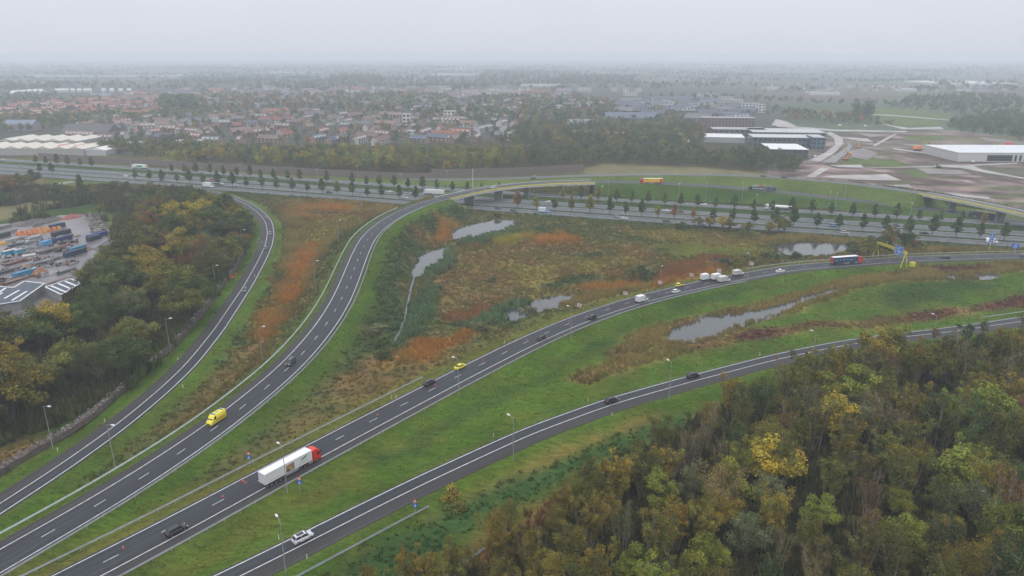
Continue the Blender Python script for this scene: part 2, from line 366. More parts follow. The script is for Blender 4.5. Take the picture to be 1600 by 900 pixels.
# the motorway: four parallel carriageways
M0 = G(325, 295); _b = G(1600, 386); MD = (_b - M0) / np.linalg.norm(_b - M0); MN = np.array([-MD[1], MD[0]])
def mway(off, s0=-1100, s1=1500, step=6):
    s = np.arange(s0, s1 + 1, step); bow = -5.0 * np.clip(1 - ((s - 265) / 300) ** 2, 0, 1) ** 1.0
    lft = 0.00012 * np.clip(-s - 60, 0, None) ** 2 * 0
    P = M0 + MD * s[:, None] + MN * (off + bow + lft)[:, None]
    return np.column_stack([P, np.zeros(len(s))])
MW = {'M1': (0, 11.0), 'M2': (15.0, 27.0), 'M3': (30.5, 43.0), 'M4': (57.5, 69.5)}
for k_, (a_, b_) in MW.items(): RD[k_] = mway((a_ + b_) / 2)
def normals(P):
    t = np.gradient(P[:, :2], axis=0); t /= np.linalg.norm(t, axis=1)[:, None]; return np.stack([-t[:, 1], t[:, 0]], 1)
def offset(P, o):
    n = normals(P); Q = P.copy(); Q[:, :2] += n * (np.asarray(o).reshape(-1, 1) if np.ndim(o) else o); return Q
def ribbon(name, P, o0, o1, m, dz=0.0, skirt=0.0, kind='structure', parent=None, cat=None, label=None):
    A = offset(P, o0); B = offset(P, o1); n = len(P)
    s = np.concatenate([[0], np.cumsum(np.linalg.norm(np.diff(P[:, :2], axis=0), axis=1))])
    V = [np.column_stack([B[:, :2], B[:, 2] + dz]), np.column_stack([A[:, :2], A[:, 2] + dz])]
    uv = [np.column_stack([np.full(n, o1), s]), np.column_stack([np.full(n, o0), s])]
    i = np.arange(n - 1); F = [np.column_stack([i + n, i, i + 1, i + n + 1])[:, ::-1]]
    if skirt:
        for k, (E_, oo) in enumerate(((B, o1), (A, o0))):
            b = 2 * n + k * n; V.append(np.column_stack([E_[:, :2], E_[:, 2] + dz - skirt])); uv.append(np.column_stack([np.full(n, oo), s]))
            F.append(np.column_stack([i + k * n, i + b, i + b + 1, i + k * n + 1]))
    me = mesh_np(name, np.vstack(V), np.vstack(F), m, uv=np.vstack(uv))
    o = link(name, me, parent)
    if kind: o['kind'] = kind
    return o
def lines(name, P, offs_w, dash=None, dz=0.012):
    """solid lines (offset,width) and dashed ones (offset,width) with dash=(length, period)"""
    V = []; F = []; b = 0
    Q = resample(P, 1.0) if dash else P
    for (o, w_) in offs_w:
        A = offset(Q, o - w_ / 2); B = offset(Q, o + w_ / 2); n = len(Q)
        V.append(np.column_stack([B[:, :2], B[:, 2] + dz])); V.append(np.column_stack([A[:, :2], A[:, 2] + dz]))
        i = np.arange(n - 1)
        if dash:
            s = np.arange(n - 1) * 1.0; i = i[((s + dash[2]) % dash[1]) < dash[0]]
        F.append(np.column_stack([i + b + n + 1, i + b + 1, i + b, i + b + n])); b += 2 * n
    o = link(name, mesh_np(name, np.vstack(V), np.vstack(F), M['line'])); o['kind'] = 'structure'; return o

ribbon('slip_road', RD['B'], -4.6, 6.5, M['asphalt'], skirt=.7)
ribbon('slip_road_shoulder', RD['B'], 3.9, 6.48, M['shoulder'], dz=.005)
lines('road_marking', RD['B'], [(3.75, .22), (-3.75, .22)]); lines('road_marking', RD['B'], [(0, .17)], dash=(3, 12, 9.6))
ribbon('connecting_road', RD['C'], -6.9, 4.5, M['asphalt'], skirt=.5)
ribbon('connecting_road_shoulder', RD['C'], -6.88, -4.0, M['shoulder'], dz=.005)
lines('road_marking', RD['C'], [(3.8, .22), (-3.75, .22)]); lines('road_marking', RD['C'], [(0, .17)], dash=(3, 12, 2.0))
ribbon('single_lane_road', RD['D'], -7.6, .55, M['asphalt'], skirt=.5)
ribbon('single_lane_road_shoulder', RD['D'], -7.58, -3.7, M['shoulder'], dz=.005)
lines('road_marking', RD['D'], [(0, .24), (-3.5, .22)])
ribbon('exit_road', RD['A'], -.7, 7.2, M['asphalt'], skirt=.5)
ribbon('exit_road_shoulder', RD['A'], 3.9, 7.18, M['shoulder'], dz=.005)
lines('road_marking', RD['A'], [(0, .24), (3.6, .22)])
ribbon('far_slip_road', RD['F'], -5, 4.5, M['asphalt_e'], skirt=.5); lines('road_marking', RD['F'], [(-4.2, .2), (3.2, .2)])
for k_, (a_, b_) in MW.items():
    h_ = (b_ - a_) / 2
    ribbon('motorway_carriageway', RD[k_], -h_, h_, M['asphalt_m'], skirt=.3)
    nl = [(-h_ + (3.2 if k_ in ('M1', 'M2') else .8), .24), (h_ - (.8 if k_ in ('M1', 'M2') else 3.2), .24)]
    lines('road_marking', RD[k_], nl); lines('road_marking', RD[k_], [(sum(q[0] for q in nl) / 2, .2)], dash=(3, 12, 1))

# ------------------------------------------------------------------ terrain
def graded(lo, hi, step, g, lo_end, hi_end):
    c = list(np.arange(lo, hi + .1, step)); s = step
    while c[-1] < hi_end: s *= g; c.append(c[-1] + s)
    s = step; pre = []
    x = lo
    while x > lo_end: s *= g; x -= s; pre.append(x)
    return np.array(pre[::-1] + c)
gx = graded(-330, 420, 2.2, 1.022, -32000, 32000); gy = graded(70, 470, 2.0, 1.014, -400, 62000)
GX, GY = np.meshgrid(gx, gy); X = GX.ravel(); Y = GY.ravel(); NV = len(X)
base = -1.25 + .35 * (fbm(X, Y, 22, 3) - .5) * 2 * (Y < 900)
Hh = np.full(NV, -50.0); RDIST = np.full(NV, 1e9); RID = np.full(NV, -1)
near = (Y < 760) & (np.abs(X) < 800)
ni = np.where(near)[0]; nx_, ny_ = X[ni], Y[ni]
EDGE = {'A': (-.7, 7.2), 'B': (-4.6, 6.5), 'C': (-6.9, 4.5), 'D': (-7.6, .55), 'F': (-5, 4.5)}
EMB = {}     # signed distance outside the asphalt, per road, for the verges
def on_bridge(k, P):
    p = px_of(P)
    if k == 'B': return (p[:, 0] > 692) & (p[:, 0] < 926) & (P[:, 1] > 380)
    if k == 'F': return p[:, 0] > 1442
    return np.zeros(len(P), bool)
hmax = np.full(len(ni), -50.0); cover_d = {}
def road_dist(P, xs, ys):
    """nearest point on polyline: (signed lateral, z, index)"""
    best = np.full(len(xs), 1e18); lat = np.zeros(len(xs)); z = np.zeros(len(xs)); al = np.zeros(len(xs), int)
    for i in range(len(P) - 1):
        ax, ay = P[i, :2]; dx, dy = P[i + 1, :2] - P[i, :2]; L2 = dx * dx + dy * dy
        t = np.clip(((xs - ax) * dx + (ys - ay) * dy) / L2, 0, 1)
        rx = xs - ax - t * dx; ry = ys - ay - t * dy; d2 = rx * rx + ry * ry; k = d2 < best
        best[k] = d2[k]; lat[k] = (np.sqrt(d2) * np.sign(dx * ry - dy * rx))[k]; z[k] = (P[i, 2] + t * (P[i + 1, 2] - P[i, 2]))[k]; al[k] = i
    return lat, z, al
LAT = {}
for k in 'ABCDF':
    P = RD[k][::2]
    lat, z, al = road_dist(P, nx_, ny_); e0, e1 = EDGE[k]
    outd = np.maximum(np.maximum(e0 - lat, lat - e1), 0)
    LAT[k] = (lat, outd, z)
    br = on_bridge(k, P)[al]
    zz = z - .10 - np.where(outd > 2.2, (outd - 2.2) * .5, 0)
    zz = np.where(br, -50, zz)
    hmax = np.maximum(hmax, zz)
rel = np.stack([nx_, ny_], 1) - M0; MS = rel @ MD; MO = rel @ MN
bow = -5.0 * np.clip(1 - ((MS - 265) / 300) ** 2, 0, 1); MO = MO - bow
outM = np.maximum(np.maximum(-MO, MO - 70), 0)
h = np.maximum(hmax, base[ni]); h = np.maximum(h, -.12 - outM * .35)
h = np.minimum(h, np.where(outM <= .8, -.12, -.12 + (outM - .8) * 1.1))
Z = base.copy(); Z[ni] = h
def roadz(x, y):   # terrain height lookup
    i = np.clip(np.searchsorted(gx, x) - 1, 0, len(gx) - 2); j = np.clip(np.searchsorted(gy, y) - 1, 0, len(gy) - 2)
    fx = np.clip((x - gx[i]) / (gx[i + 1] - gx[i]), 0, 1); fy = np.clip((y - gy[j]) / (gy[j + 1] - gy[j]), 0, 1); ZZ = Z.reshape(len(gy), len(gx))
    return (ZZ[j, i] * (1 - fx) + ZZ[j, i + 1] * fx) * (1 - fy) + (ZZ[j + 1, i] * (1 - fx) + ZZ[j + 1, i + 1] * fx) * fy
tz = roadz

# ------------------------------------------------------------------ ground cover, painted by kind of plant or soil
C = {k: np.array(srgb(*v)) for k, v in dict(grass=(62, 88, 22), grass2=(80, 86, 32), grassdk=(48, 70, 24), reed=(122, 108, 62), reedo=(148, 104, 48), reedr=(118, 84, 52),
    scrub=(82, 84, 46), scrubdk=(58, 72, 40), brown=(100, 84, 50), nettle=(46, 72, 32), tan=(112, 94, 52), bramble=(82, 52, 44), olive=(104, 98, 48), yellow=(128, 118, 46), willow=(76, 98, 66),
    forest=(58, 58, 32), field=(68, 82, 62), field2=(80, 86, 68), field3=(84, 80, 70), town=(64, 68, 60), mud=(104, 94, 92), mud2=(86, 78, 74), dry=(100, 98, 68), meadow=(76, 94, 42)).items()}
#  name, polygon in photo pixels, warp in metres
LAND = [
 ('town', [(-400,300),(-400,134),(700,126),(1150,140),(1220,170),(1230,200),(1250,245),(300,245),(140,240),(-400,262)], 8),
 ('forest', [(255,262),(330,232),(700,222),(1000,214),(1238,232),(1252,272),(1000,262),(700,270),(300,262)], 4),
 ('dry', [(905,268),(940,256),(1100,262),(1245,275),(1245,282),(1100,277),(940,275)], 2),
 ('mud', [(1190,282),(1220,245),(1290,215),(1340,205),(1480,203),(1560,212),(1900,226),(1900,420),(1600,326),(1450,298),(1300,279)], 4),
 ('mud2', [(1290,235),(1360,225),(1440,238),(1540,255),(1560,262),(1400,268),(1300,262)], 4),
 ('meadow', [(1325,245),(1365,238),(1375,250),(1350,262),(1325,258)], 5),
 ('meadow', [(1400,213),(1470,211),(1500,216),(1440,222)], 3),
 ('meadow', [(1365,253),(1390,245),(1420,258),(1380,266)], 5),
 ('meadow', [(1408,266),(1470,262),(1475,272),(1430,276)], 3),
 ('field2', [(1500,262),(1700,262),(1700,285),(1560,277),(1515,268)], 3),
 ('dry', [(1450,216),(1560,213),(1900,228),(1900,240),(1600,226)], 3),
 ('meadow', [(1350,168),(1378,168),(1480,176),(1475,196),(1420,198),(1375,194)], 2),
 ('meadow', [(1260,172),(1330,174),(1320,184),(1250,182)], 2),
 # middle wet meadow between the slip road and the motorway
 ('scrub', [(300,900),(480,640),(600,400),(690,325),(900,342),(1200,362),(1640,386),(1640,400),(1300,408),(1000,470),(500,700)], 2),
 ('brown', [(690,475),(640,450),(680,415),(740,385),(860,372),(980,378),(1040,395),(1010,420),(940,440),(860,462),(760,480)], 6),
 ('scrubdk', [(690,475),(560,560),(420,760),(360,840),(520,600),(600,430),(640,360),(700,325),(745,335),(690,372),(640,410),(625,470)], 3),
 ('brown', [(560,560),(470,700),(440,740),(500,690),(600,600),(640,560)], 5),
 ('olive', [(850,400),(950,390),(1010,408),(900,425)], 7),
 ('olive', [(770,415),(830,408),(880,420),(850,445),(790,435)], 10),
 ('grass2', [(1020,385),(1100,370),(1190,380),(1190,398),(1090,402)], 8),
 ('olive', [(960,360),(1080,360),(1200,378),(1190,390),(1040,378)], 5),
 ('reedo', [(583,578),(600,548),(650,530),(700,530),(742,505),(780,480),(795,482),(782,498),(762,512),(700,548),(660,566)], 3),
 ('reedr', [(1015,430),(1040,412),(1100,400),(1140,402),(1128,416),(1100,428),(1030,442)], 3),
 ('reedo', [(1000,446),(1040,436),(1100,424),(1130,418),(1100,436),(1050,446),(1010,452)], 2),
 ('reed', [(860,478),(930,452),(1000,440),(1010,448),(940,466),(890,480)], 2),
 ('reedo', [(672,375),(690,352),(712,348),(700,372),(690,382)], 3),
 ('reed', [(700,392),(740,378),(745,386),(712,398)], 3),
 ('yellow', [(765,376),(800,368),(830,362),(835,368),(800,380),(770,384)], 2),
 ('reed', [(1180,372),(1250,368),(1340,376),(1350,384),(1250,380),(1190,380)], 2),
 ('reed', [(1255,410),(1330,394),(1360,390),(1450,388),(1600,390),(1600,394),(1450,394),(1300,402)], 1.5),
 ('reed', [(1140,410),(1210,398),(1215,408),(1150,420)], 3),
 ('willow', [(715,378),(745,372),(795,362),(808,352),(800,368),(760,378),(722,384)], 1.5),
 ('willow', [(655,436),(665,424),(690,408),(694,390),(712,388),(708,412),(690,428),(664,440)], 2),
 ('willow', [(655,470),(670,440),(690,452),(680,490),(650,520),(610,560),(600,548),(640,490)], 4),
 ('willow', [(720,520),(780,505),(830,478),(800,470),(760,490),(700,505)], 4),
 ('olive', [(620,590),(700,556),(900,484),(1010,455),(1035,452),(900,500),(700,575),(420,720),(400,715)], 2),
 ('brown', [(604,600),(640,576),(690,556),(720,545),(700,565),(640,590)], 3),
 ('reedo', [(820,372),(880,366),(900,374),(850,382)], 6), ('reedo', [(900,450),(960,440),(1000,436),(990,446),(930,456)], 4), ('scrubdk', [(850,440),(920,425),(960,430),(900,448),(860,460)], 6), ('scrubdk', [(870,395),(960,388),(980,398),(900,408)], 7), ('reedr', [(690,500),(740,480),(770,470),(760,486),(720,508)], 4),
 # between the exit road and the slip road
 ('reed', [(230,700),(330,600),(385,510),(420,430),(445,380),(432,318),(500,312),(700,326),(660,332),(600,340),(540,360),(500,420),(440,510),(400,575),(320,640)], 3),
 ('reedo', [(440,330),(500,318),(560,325),(540,340),(480,345)], 5),
 ('reedo', [(395,540),(430,470),(455,410),(480,380),(505,385),(470,450),(430,520)], 4),
 ('olive', [(480,345),(560,335),(600,335),(540,360),(500,385),(470,380)], 6),
 ('brown', [(470,332),(540,330),(560,336),(500,342)], 4),
 ('scrubdk', [(600,345),(640,328),(700,322),(640,325),(560,352),(520,400),(490,460),(440,530),(400,580),(350,620),(420,560),(470,490),(500,420),(530,370)], 2),
 ('scrubdk', [(380,505),(410,450),(430,420),(445,425),(415,480),(385,535),(350,575),(330,600),(350,560)], 3),
 ('brown', [(330,600),(370,550),(400,525),(380,580),(330,625),(280,660),(240,690),(270,650)], 3),
 # big green strips between the two lower roads
 ('grass', [(180,930),(560,700),(900,520),(1080,446),(1250,424),(1640,408),(1640,492),(1290,540),(1080,586),(940,622),(600,766),(340,900)], 1.5),
 ('grass2', [(200,915),(420,790),(520,740),(600,700),(640,690),(560,745),(440,810),(330,880),(300,915)], 4),
 ('grassdk', [(560,730),(700,650),(880,560),(1000,500),(960,530),(850,590),(700,670),(600,725)], 4),
 ('grassdk', [(1030,480),(1120,455),(1200,445),(1150,462),(1060,485)], 4),
 ('grassdk', [(1330,470),(1460,440),(1560,435),(1480,470),(1400,480)], 8),
 ('reed', [(950,548),(985,522),(1060,498),(1160,478),(1250,455),(1310,436),(1400,425),(1640,402),(1640,420),(1500,436),(1400,440),(1330,452),(1260,480),(1180,505),(1090,540),(1030,545),(985,558)], 2),
 ('bramble', [(944,548),(958,543),(975,555),(960,562)], 1.5),
 ('reed', [(893,592),(930,570),(1000,552),(1080,540),(1130,528),(1140,538),(1060,556),(960,582),(905,602)], 2),
 ('bramble', [(1075,548),(1100,532),(1180,515),(1260,505),(1400,492),(1500,480),(1600,460),(1640,455),(1640,468),(1500,494),(1400,503),(1280,512),(1180,532),(1100,546)], 2),
 ('reed', [(1320,512),(1370,500),(1400,498),(1390,508)], 2),
 ('bramble', [(1255,414),(1280,408),(1300,420),(1270,424)], 1.5),
 ('bramble', [(1435,418),(1520,412),(1550,420),(1480,428)], 3),
 # south of the lowest road: bright verge, brown strip, dark nettles, ditch, reeds and wood
 ('grass', [(420,930),(640,800),(800,725),(960,660),(1100,614),(1290,560),(1500,530),(1500,545),(1290,590),(1100,640),(960,690),(800,780),(640,900)], 1),
 ('scrub', [(560,850),(700,785),(760,760),(790,800),(700,870),(600,910),(480,930)], 4),
 ('forest', [(560,960),(700,872),(800,800),(900,755),(1010,700),(1100,655),(1240,600),(1320,575),(1500,545),(1900,500),(2200,1300),(560,1300)], 2),
 ('tan', [(640,800),(700,765),(800,722),(900,684),(1010,646),(1040,640),(1030,652),(900,702),(800,745),(700,792),(655,814)], 1.5),
 ('nettle', [(500,905),(590,842),(660,812),(720,786),(800,748),(900,704),(1000,664),(1080,640),(1092,655),(1010,690),(930,728),(850,768),(770,812),(700,858),(640,905)], 1.5),
 ('grass2', [(640,905),(700,858),(770,812),(850,768),(930,728),(1010,690),(1022,700),(940,742),(860,784),(780,830),(720,870),(680,912)], 1),
 ('reedr', [(740,870),(800,830),(850,800),(900,770),(870,800),(800,860),(760,900)], 3),
 # left wood and its edge, yard, meadow behind it
 ('forest', [(-300,700),(-300,300),(60,300),(200,300),(330,300),(385,330),(392,385),(370,440),(330,505),(240,600),(130,660),(0,722),(-200,820)], 2),
 ('grassdk', [(395,340),(402,390),(392,420),(350,495),(300,550),(200,625),(120,668),(0,735),(-100,790),(-100,750),(0,695),(130,650),(240,585),(320,500),(372,435),(388,385)], 1.5),
 ('brown', [(0,700),(60,680),(80,690),(30,720),(-60,760)], 3),
 ('dry', [(-200,372),(0,322),(60,314),(122,312),(100,322),(40,334),(0,345),(-200,398)], 2),
 ('grassdk', [(-200,398),(0,345),(60,330),(150,318),(180,335),(150,345),(60,340),(0,354),(-200,410)], 2),
 ('meadow', [(165,335),(185,330),(182,360),(175,385),(160,350)], 2),
 ('meadow', [(78,272),(170,272),(190,285),(120,296),(80,290)], 3),
 ('olive', [(210,246),(300,243),(305,252),(225,254)], 3),
]
TOWNF = [('field2', 0), ('field', 1), ('field3', 2)]
tint = np.zeros((NV, 3)); 
# open country: strips of pasture and arable, hedged plots
cellx = np.floor((X * .93 + Y * .36 + 60 * (vnoise(X, Y, 900, 5) - .5)) / 260); celly = np.floor((Y * .93 - X * .36) / np.where(Y > 3000, 900, 420))
hsh = _hash(cellx, celly, 9); hs2 = _hash(cellx, celly, 31)[:, None]
sel = np.where(hsh < .45, 0, np.where(hsh < .8, 1, 2))
pal = np.array([C['field'], C['field2'], C['field3']]); tint[:] = pal[sel] * (.8 + .4 * hs2)
tint[Y < 760] = C['scrub']
wx = (fbm(X, Y, 9, 41, 3) - .5) * 2; wy = (fbm(X, Y, 9, 77, 3) - .5) * 2
KIND = np.where(Y < 600, 'scrub', '').astype('<U10')
for name, poly, warp in LAND:
    P = GP(poly); sc = warp * 1.5
    msk = inpoly(X + wx * sc, Y + wy * sc, P)
    tint[msk] = C[name]; KIND[msk] = name
# the building site: churned mud, wet streaks, spoil and bits of grass
mm = (KIND == 'mud') | (KIND == 'mud2'); s1 = fbm(X + .35 * Y, Y * 2.6, 60, 201, 4); s2 = fbm(X, Y * 2.2, 22, 211, 4); s3 = fbm(X, Y * 3, 35, 221, 3)
tint[mm & (s1 > .56)] = np.array(srgb(84, 70, 66)); tint[mm & (s1 < .40)] = np.array(srgb(126, 112, 108)); tint[mm & (s2 > .66)] = np.array(srgb(150, 140, 138)); tint[mm & (s3 > .64)] = np.array(srgb(84, 92, 60)); tint[mm & (s2 < .33)] = np.array(srgb(66, 58, 56)); KIND[mm] = 'site'
# verges: mown bright grass beside the asphalt
def verge(k, side, w_, col, jit=.8):
    lat, outd, z = LAT[k]; e0, e1 = EDGE[k]
    dd = (lat - e1) if side > 0 else (e0 - lat)
    mm = (dd > -.5) & (dd < w_ + wx[ni] * jit * 1.5); tint[ni[mm]] = C[col]; KIND[ni[mm]] = 'verge'
verge('A', 1, 7.0, 'grass', .6); verge('A', -1, 5.0, 'grass', 1.2)
verge('B', 1, 4.2, 'grass', .8); verge('B', -1, 6.5, 'grass', .8)
verge('C', 1, 7, 'grass2', 1.5); verge('D', -1, 5, 'grass', .8); verge('D', 1, 4, 'grass', .5); verge('C', -1, 3, 'grass', .5)
verge('F', -1, 26, 'meadow', 2); verge('F', 1, 3, 'grassdk', 1)
# the green bank of the far part of the slip road
lat, outd, z = LAT['B']; pp = px_of(np.column_stack([nx_, ny_, h]))
mm = (pp[:, 0] > 930) & (lat < -4) & (lat > -30) & (ny_ > 380) & (outM > 2); tint[ni[mm]] = C['grassdk'] * 1.25; KIND[ni[mm]] = 'verge'
mm = (pp[:, 0] > 930) & (lat > 6) & (lat < 30) & (ny_ > 380); tint[ni[mm]] = C['meadow'] * .9; KIND[ni[mm]] = 'verge'
# dry reddish weeds at the motorway's far side, grass strips between its carriageways
mm = (outM < .5) & (MO > -.5) & (MO < 70.5); tint[ni[mm]] = C['grassdk'] * .95; KIND[ni[mm]] = 'verge'
mm = (MO > 70) & (MO < 76) & (MS > 640); tint[ni[mm]] = C['reedr'] * .8
mm = (MO > -3) & (MO < 0) & (MS > 80); tint[ni[mm]] = C['scrubdk']; KIND[ni[mm]] = 'scrubdk'
# nothing grows on the asphalt
for k in 'ABCDF':
    KIND[ni[LAT[k][1] < .9]] = 'road'
KIND[ni[(MO > -.8) & (MO < 11.8)]] = 'road'; KIND[ni[(MO > 14.2) & (MO < 27.8)]] = 'road'; KIND[ni[(MO > 29.7) & (MO < 43.8)]] = 'road'; KIND[ni[(MO > 56.7) & (MO < 70.3)]] = 'road'
# patchy mixing
mixn = fbm(X, Y, 13, 101, 4); mixm = fbm(X, Y, 5, 131, 3)
for kn, alt, thr in (('scrub', 'scrubdk', .53), ('scrub', 'brown', .62), ('brown', 'scrub', .58), ('brown', 'olive', .66), ('scrubdk', 'brown', .60), ('reed', 'scrub', .60), ('reed', 'reedr', .68),
                     ('olive', 'brown', .62), ('grass', 'grass2', .56), ('mud', 'mud2', .55), ('mud', 'field3', .64), ('meadow', 'grass2', .6), ('bramble', 'reed', .6), ('reedo', 'reed', .58)):
    mm = (KIND == kn) & ((mixn if thr > .57 else mixm) > thr); tint[mm] = .35 * tint[mm] + .65 * C[alt]
# soften the borders between kinds of growth
isrd = (KIND == 'road').reshape(len(gy), len(gx)); Tg = tint.reshape(len(gy), len(gx), 3)
for _ in range(2):
    A_ = Tg.copy(); A_[1:-1, 1:-1] = (Tg[1:-1, 1:-1] * 2 + Tg[:-2, 1:-1] + Tg[2:, 1:-1] + Tg[1:-1, :-2] + Tg[1:-1, 2:]) / 6; Tg = A_
tint = Tg.reshape(-1, 3)
tint *= (.86 + .28 * fbm(X, Y, 30, 55, 3))[:, None]
# ponds: hollow the ground out under the water
PONDS = {
 'pond': [
  ([(706,366),(712,360),(738,351),(772,344),(800,345),(808,350),(800,357),(775,364),(745,371),(715,374)], 'long pond in the wet meadow nearest the flyover'),
  ([(648,432),(650,415),(662,398),(686,388),(696,388),(698,398),(690,410),(668,422),(656,432)], 'curved pond below the outer bend of the two-lane slip road'),
  ([(784,494),(790,486),(830,472),(880,463),(900,460),(880,474),(830,488),(798,500)], 'narrow pond edged by orange reeds above the connecting road'),
  ([(1036,526),(1050,515),(1100,497),(1150,490),(1200,482),(1240,470),(1290,453),(1308,449),(1304,459),(1270,468),(1240,478),(1205,492),(1160,507),(1110,527),(1070,535),(1042,533)], 'long narrow pond in the green strip between the two lower roads'),
  ([(1212,384),(1245,378),(1290,378),(1330,381),(1338,388),(1310,395),(1250,400),(1222,397)], 'wide pond between the motorway and the red and blue truck'),
  ([(1100,409),(1120,404),(1146,403),(1140,411),(1112,414)], 'small pond behind the line of white vans'),
  ([(1468,434),(1480,430),(1500,429),(1508,433),(1490,436)], 'small reedy pool below the gantry, left part'),
  ([(1512,432),(1524,427),(1540,427),(1552,428),(1560,431),(1540,434),(1526,435)], 'small reedy pool below the gantry, right part'),
  ([(1412,433),(1424,431),(1430,434),(1418,436)], 'tiny pool in the reeds under the gantry leg'),
  ([(168,322),(185,326),(200,328),(194,336),(186,342),(178,334)], 'small pond at the top corner of the storage yard'),
  ([(205,360),(212,365),(214,378),(206,382),(203,370)], 'narrow ditch water between yard and left wood')],
}
mats_w = M['water']; pond_polys = []
for poly, lab in PONDS['pond']:
    P = GP(poly, -1.35)
    Q = np.vstack([resample(np.column_stack([np.vstack([P, P[:1]]), np.zeros(len(P) + 1)]), 4.0)[:-1, :2]]); n_ = len(Q)
    Q = Q + np.stack([vnoise(Q[:, 0], Q[:, 1], 5, 3) - .5, vnoise(Q[:, 0], Q[:, 1], 5, 8) - .5], 1) * 3
    pond_polys.append(Q)
    m_ = inpoly(X, Y, Q); Z[m_] = -2.2; tint[m_] = C['forest']; KIND[m_] = 'water'
    m_ = inpoly(X + 2.0, Y, Q) | inpoly(X - 2.0, Y, Q) | inpoly(X, Y + 2.0, Q) | inpoly(X, Y - 2.0, Q)
    Z[m_ & (KIND != 'water')] = -1.75
    me = bpy.data.meshes.new('pond'); me.from_pydata([(a, b, -1.36) for a, b in offset(np.column_stack([Q, Q[:, 0] * 0]), 0)[:, :2]], [], [tuple(range(n_))])
    ctr = Q.mean(0); me.clear_geometry(); big = ctr + (Q - ctr) * 1.0
    n2 = normals(np.column_stack([np.vstack([Q, Q[:1]]), np.zeros(n_ + 1)]))[:-1]
    area = 0.5 * np.sum(Q[:, 0] * np.roll(Q[:, 1], -1) - np.roll(Q[:, 0], -1) * Q[:, 1]); big = Q - n2 * np.sign(area) * 2.2
    me.from_pydata([(a, b, -1.36) for a, b in big], [], [tuple(range(n_))]); me.materials.append(M['water'])
    o = link('pond', me); o['kind'] = 'structure'; o['label'] = lab
# ditch from the curved pond down to the reeds
dch = np.column_stack([GP([(648,432),(642,450),(638,470),(634,490),(628,512),(615,535)], -1.35), np.full(6, -1.36)])
dch = smooth(dch, 3, 3); lat_d, _, _ = road_dist(dch, X[ni], Y[ni]); m_ = np.abs(lat_d) < 1.3; Z[ni[m_]] = -1.9; tint[ni[m_]] = C['scrubdk'] * .8; KIND[ni[m_]] = 'water'
ribbon('ditch_water', dch, -.42, .42, M['water'])
dch2 = np.column_stack([GP([(690,905),(735,872),(765,850),(790,832),(815,812)], -1.35), np.full(5, -1.36)]); dch2 = smooth(dch2, 3, 3)
lat_d, _, _ = road_dist(dch2, X[ni], Y[ni]); m_ = np.abs(lat_d) < 1.9; Z[ni[m_]] = -2.1; KIND[ni[m_]] = 'water'
ribbon('ditch_water', dch2[:-3], -.35, .35, M['water'])
# yard and building plots lie level
YARD = GP([(-260,400),(0,352),(100,338),(152,334),(166,352),(178,375),(178,400),(150,418),(128,440),(112,470),(60,520),(-260,560)], -1.0)
m_ = inpoly(X, Y, YARD); Z[m_] = -1.15; KIND[m_] = 'yard'; tint[m_] = C['mud']
iw = np.arange(len(gx) - 1); jw = np.arange(len(gy) - 1); I, J = np.meshgrid(iw, jw); q = (J * len(gx) + I).ravel()
gmesh = mesh_np('ground', np.column_stack([X, Y, Z]), np.column_stack([q, q + 1, q + len(gx) + 1, q + len(gx)]), M['ground'], cols=tint, smooth=True)
ground = link('ground', gmesh); ground['kind'] = 'structure'
def flat(name, poly_px, m, z=-.98, kind='structure', dz=0):
    P = GP(poly_px, z); me = bpy.data.meshes.new(name); me.from_pydata([(a, b, z) for a, b in P], [], [tuple(range(len(P)))]); me.materials.append(m)
    o = link(name, me); o['kind'] = kind; return o
# ------------------------------------------------------------------ trees
def tubes_np(segs, n=5):
    V = []; F = []; b = 0
    for p, q, r0, r1 in segs:
        p = np.asarray(p, float); q = np.asarray(q, float); d = q - p; d /= np.linalg.norm(d) + 1e-9
        up = np.array([0, 0, 1.]) if abs(d[2]) < .95 else np.array([1., 0, 0])
        a = np.cross(d, up); a /= np.linalg.norm(a); c = np.cross(a, d); t = np.arange(n) * 2 * math.pi / n
        ring = np.outer(np.cos(t), a) + np.outer(np.sin(t), c)
        V.append(p + ring * r0); V.append(q + ring * r1); i = np.arange(n); j = (i + 1) % n
        F.append(np.column_stack([b + i, b + j, b + n + j, b + n + i])); b += 2 * n
    return np.vstack(V), np.vstack(F)
def leaves_np(centres, radii, counts, size, rng, tints, squash=.8, droop=0.0, elong=1.0):
    V = []; T = []
    for c, r, n, tn in zip(centres, radii, counts, tints):
        d = rng.normal(size=(n, 3)); d /= np.linalg.norm(d, axis=1)[:, None]; rr = rng.random(n) ** .45
        p = c + d * (rr * r)[:, None] * np.array([1, 1, squash]); p[:, 2] -= droop * rr * r * .4
        nrm = d * .6 + rng.normal(size=(n, 3)) * .6 + np.array([0, 0, .35]); nrm /= np.linalg.norm(nrm, axis=1)[:, None]
        a = np.cross(nrm, rng.normal(size=(n, 3))); a /= np.linalg.norm(a, axis=1)[:, None]; b = np.cross(nrm, a)
        s = size * (.6 + .8 * rng.random(n))[:, None]
        tri = np.stack([p + a * s * .62, p - a * s * .31 + b * s * .54 * elong, p - a * s * .31 - b * s * .54 * elong], 1)
        V.append(tri.reshape(-1, 3)); t = tn * (.8 + .4 * rng.random((n, 1))); T.append(np.repeat(t, 3, 0))
    V = np.vstack(V); return V, np.arange(len(V)).reshape(-1, 3), np.vstack(T)
def clump_tint(rng, n, spread=.34, warm=.12):
    l = 1 + spread * (rng.random(n) * 2 - 1); w_ = warm * (rng.random(n) * 2 - 1)
    return np.stack([l * (1 + w_), l, l * (1 - w_)], 1)
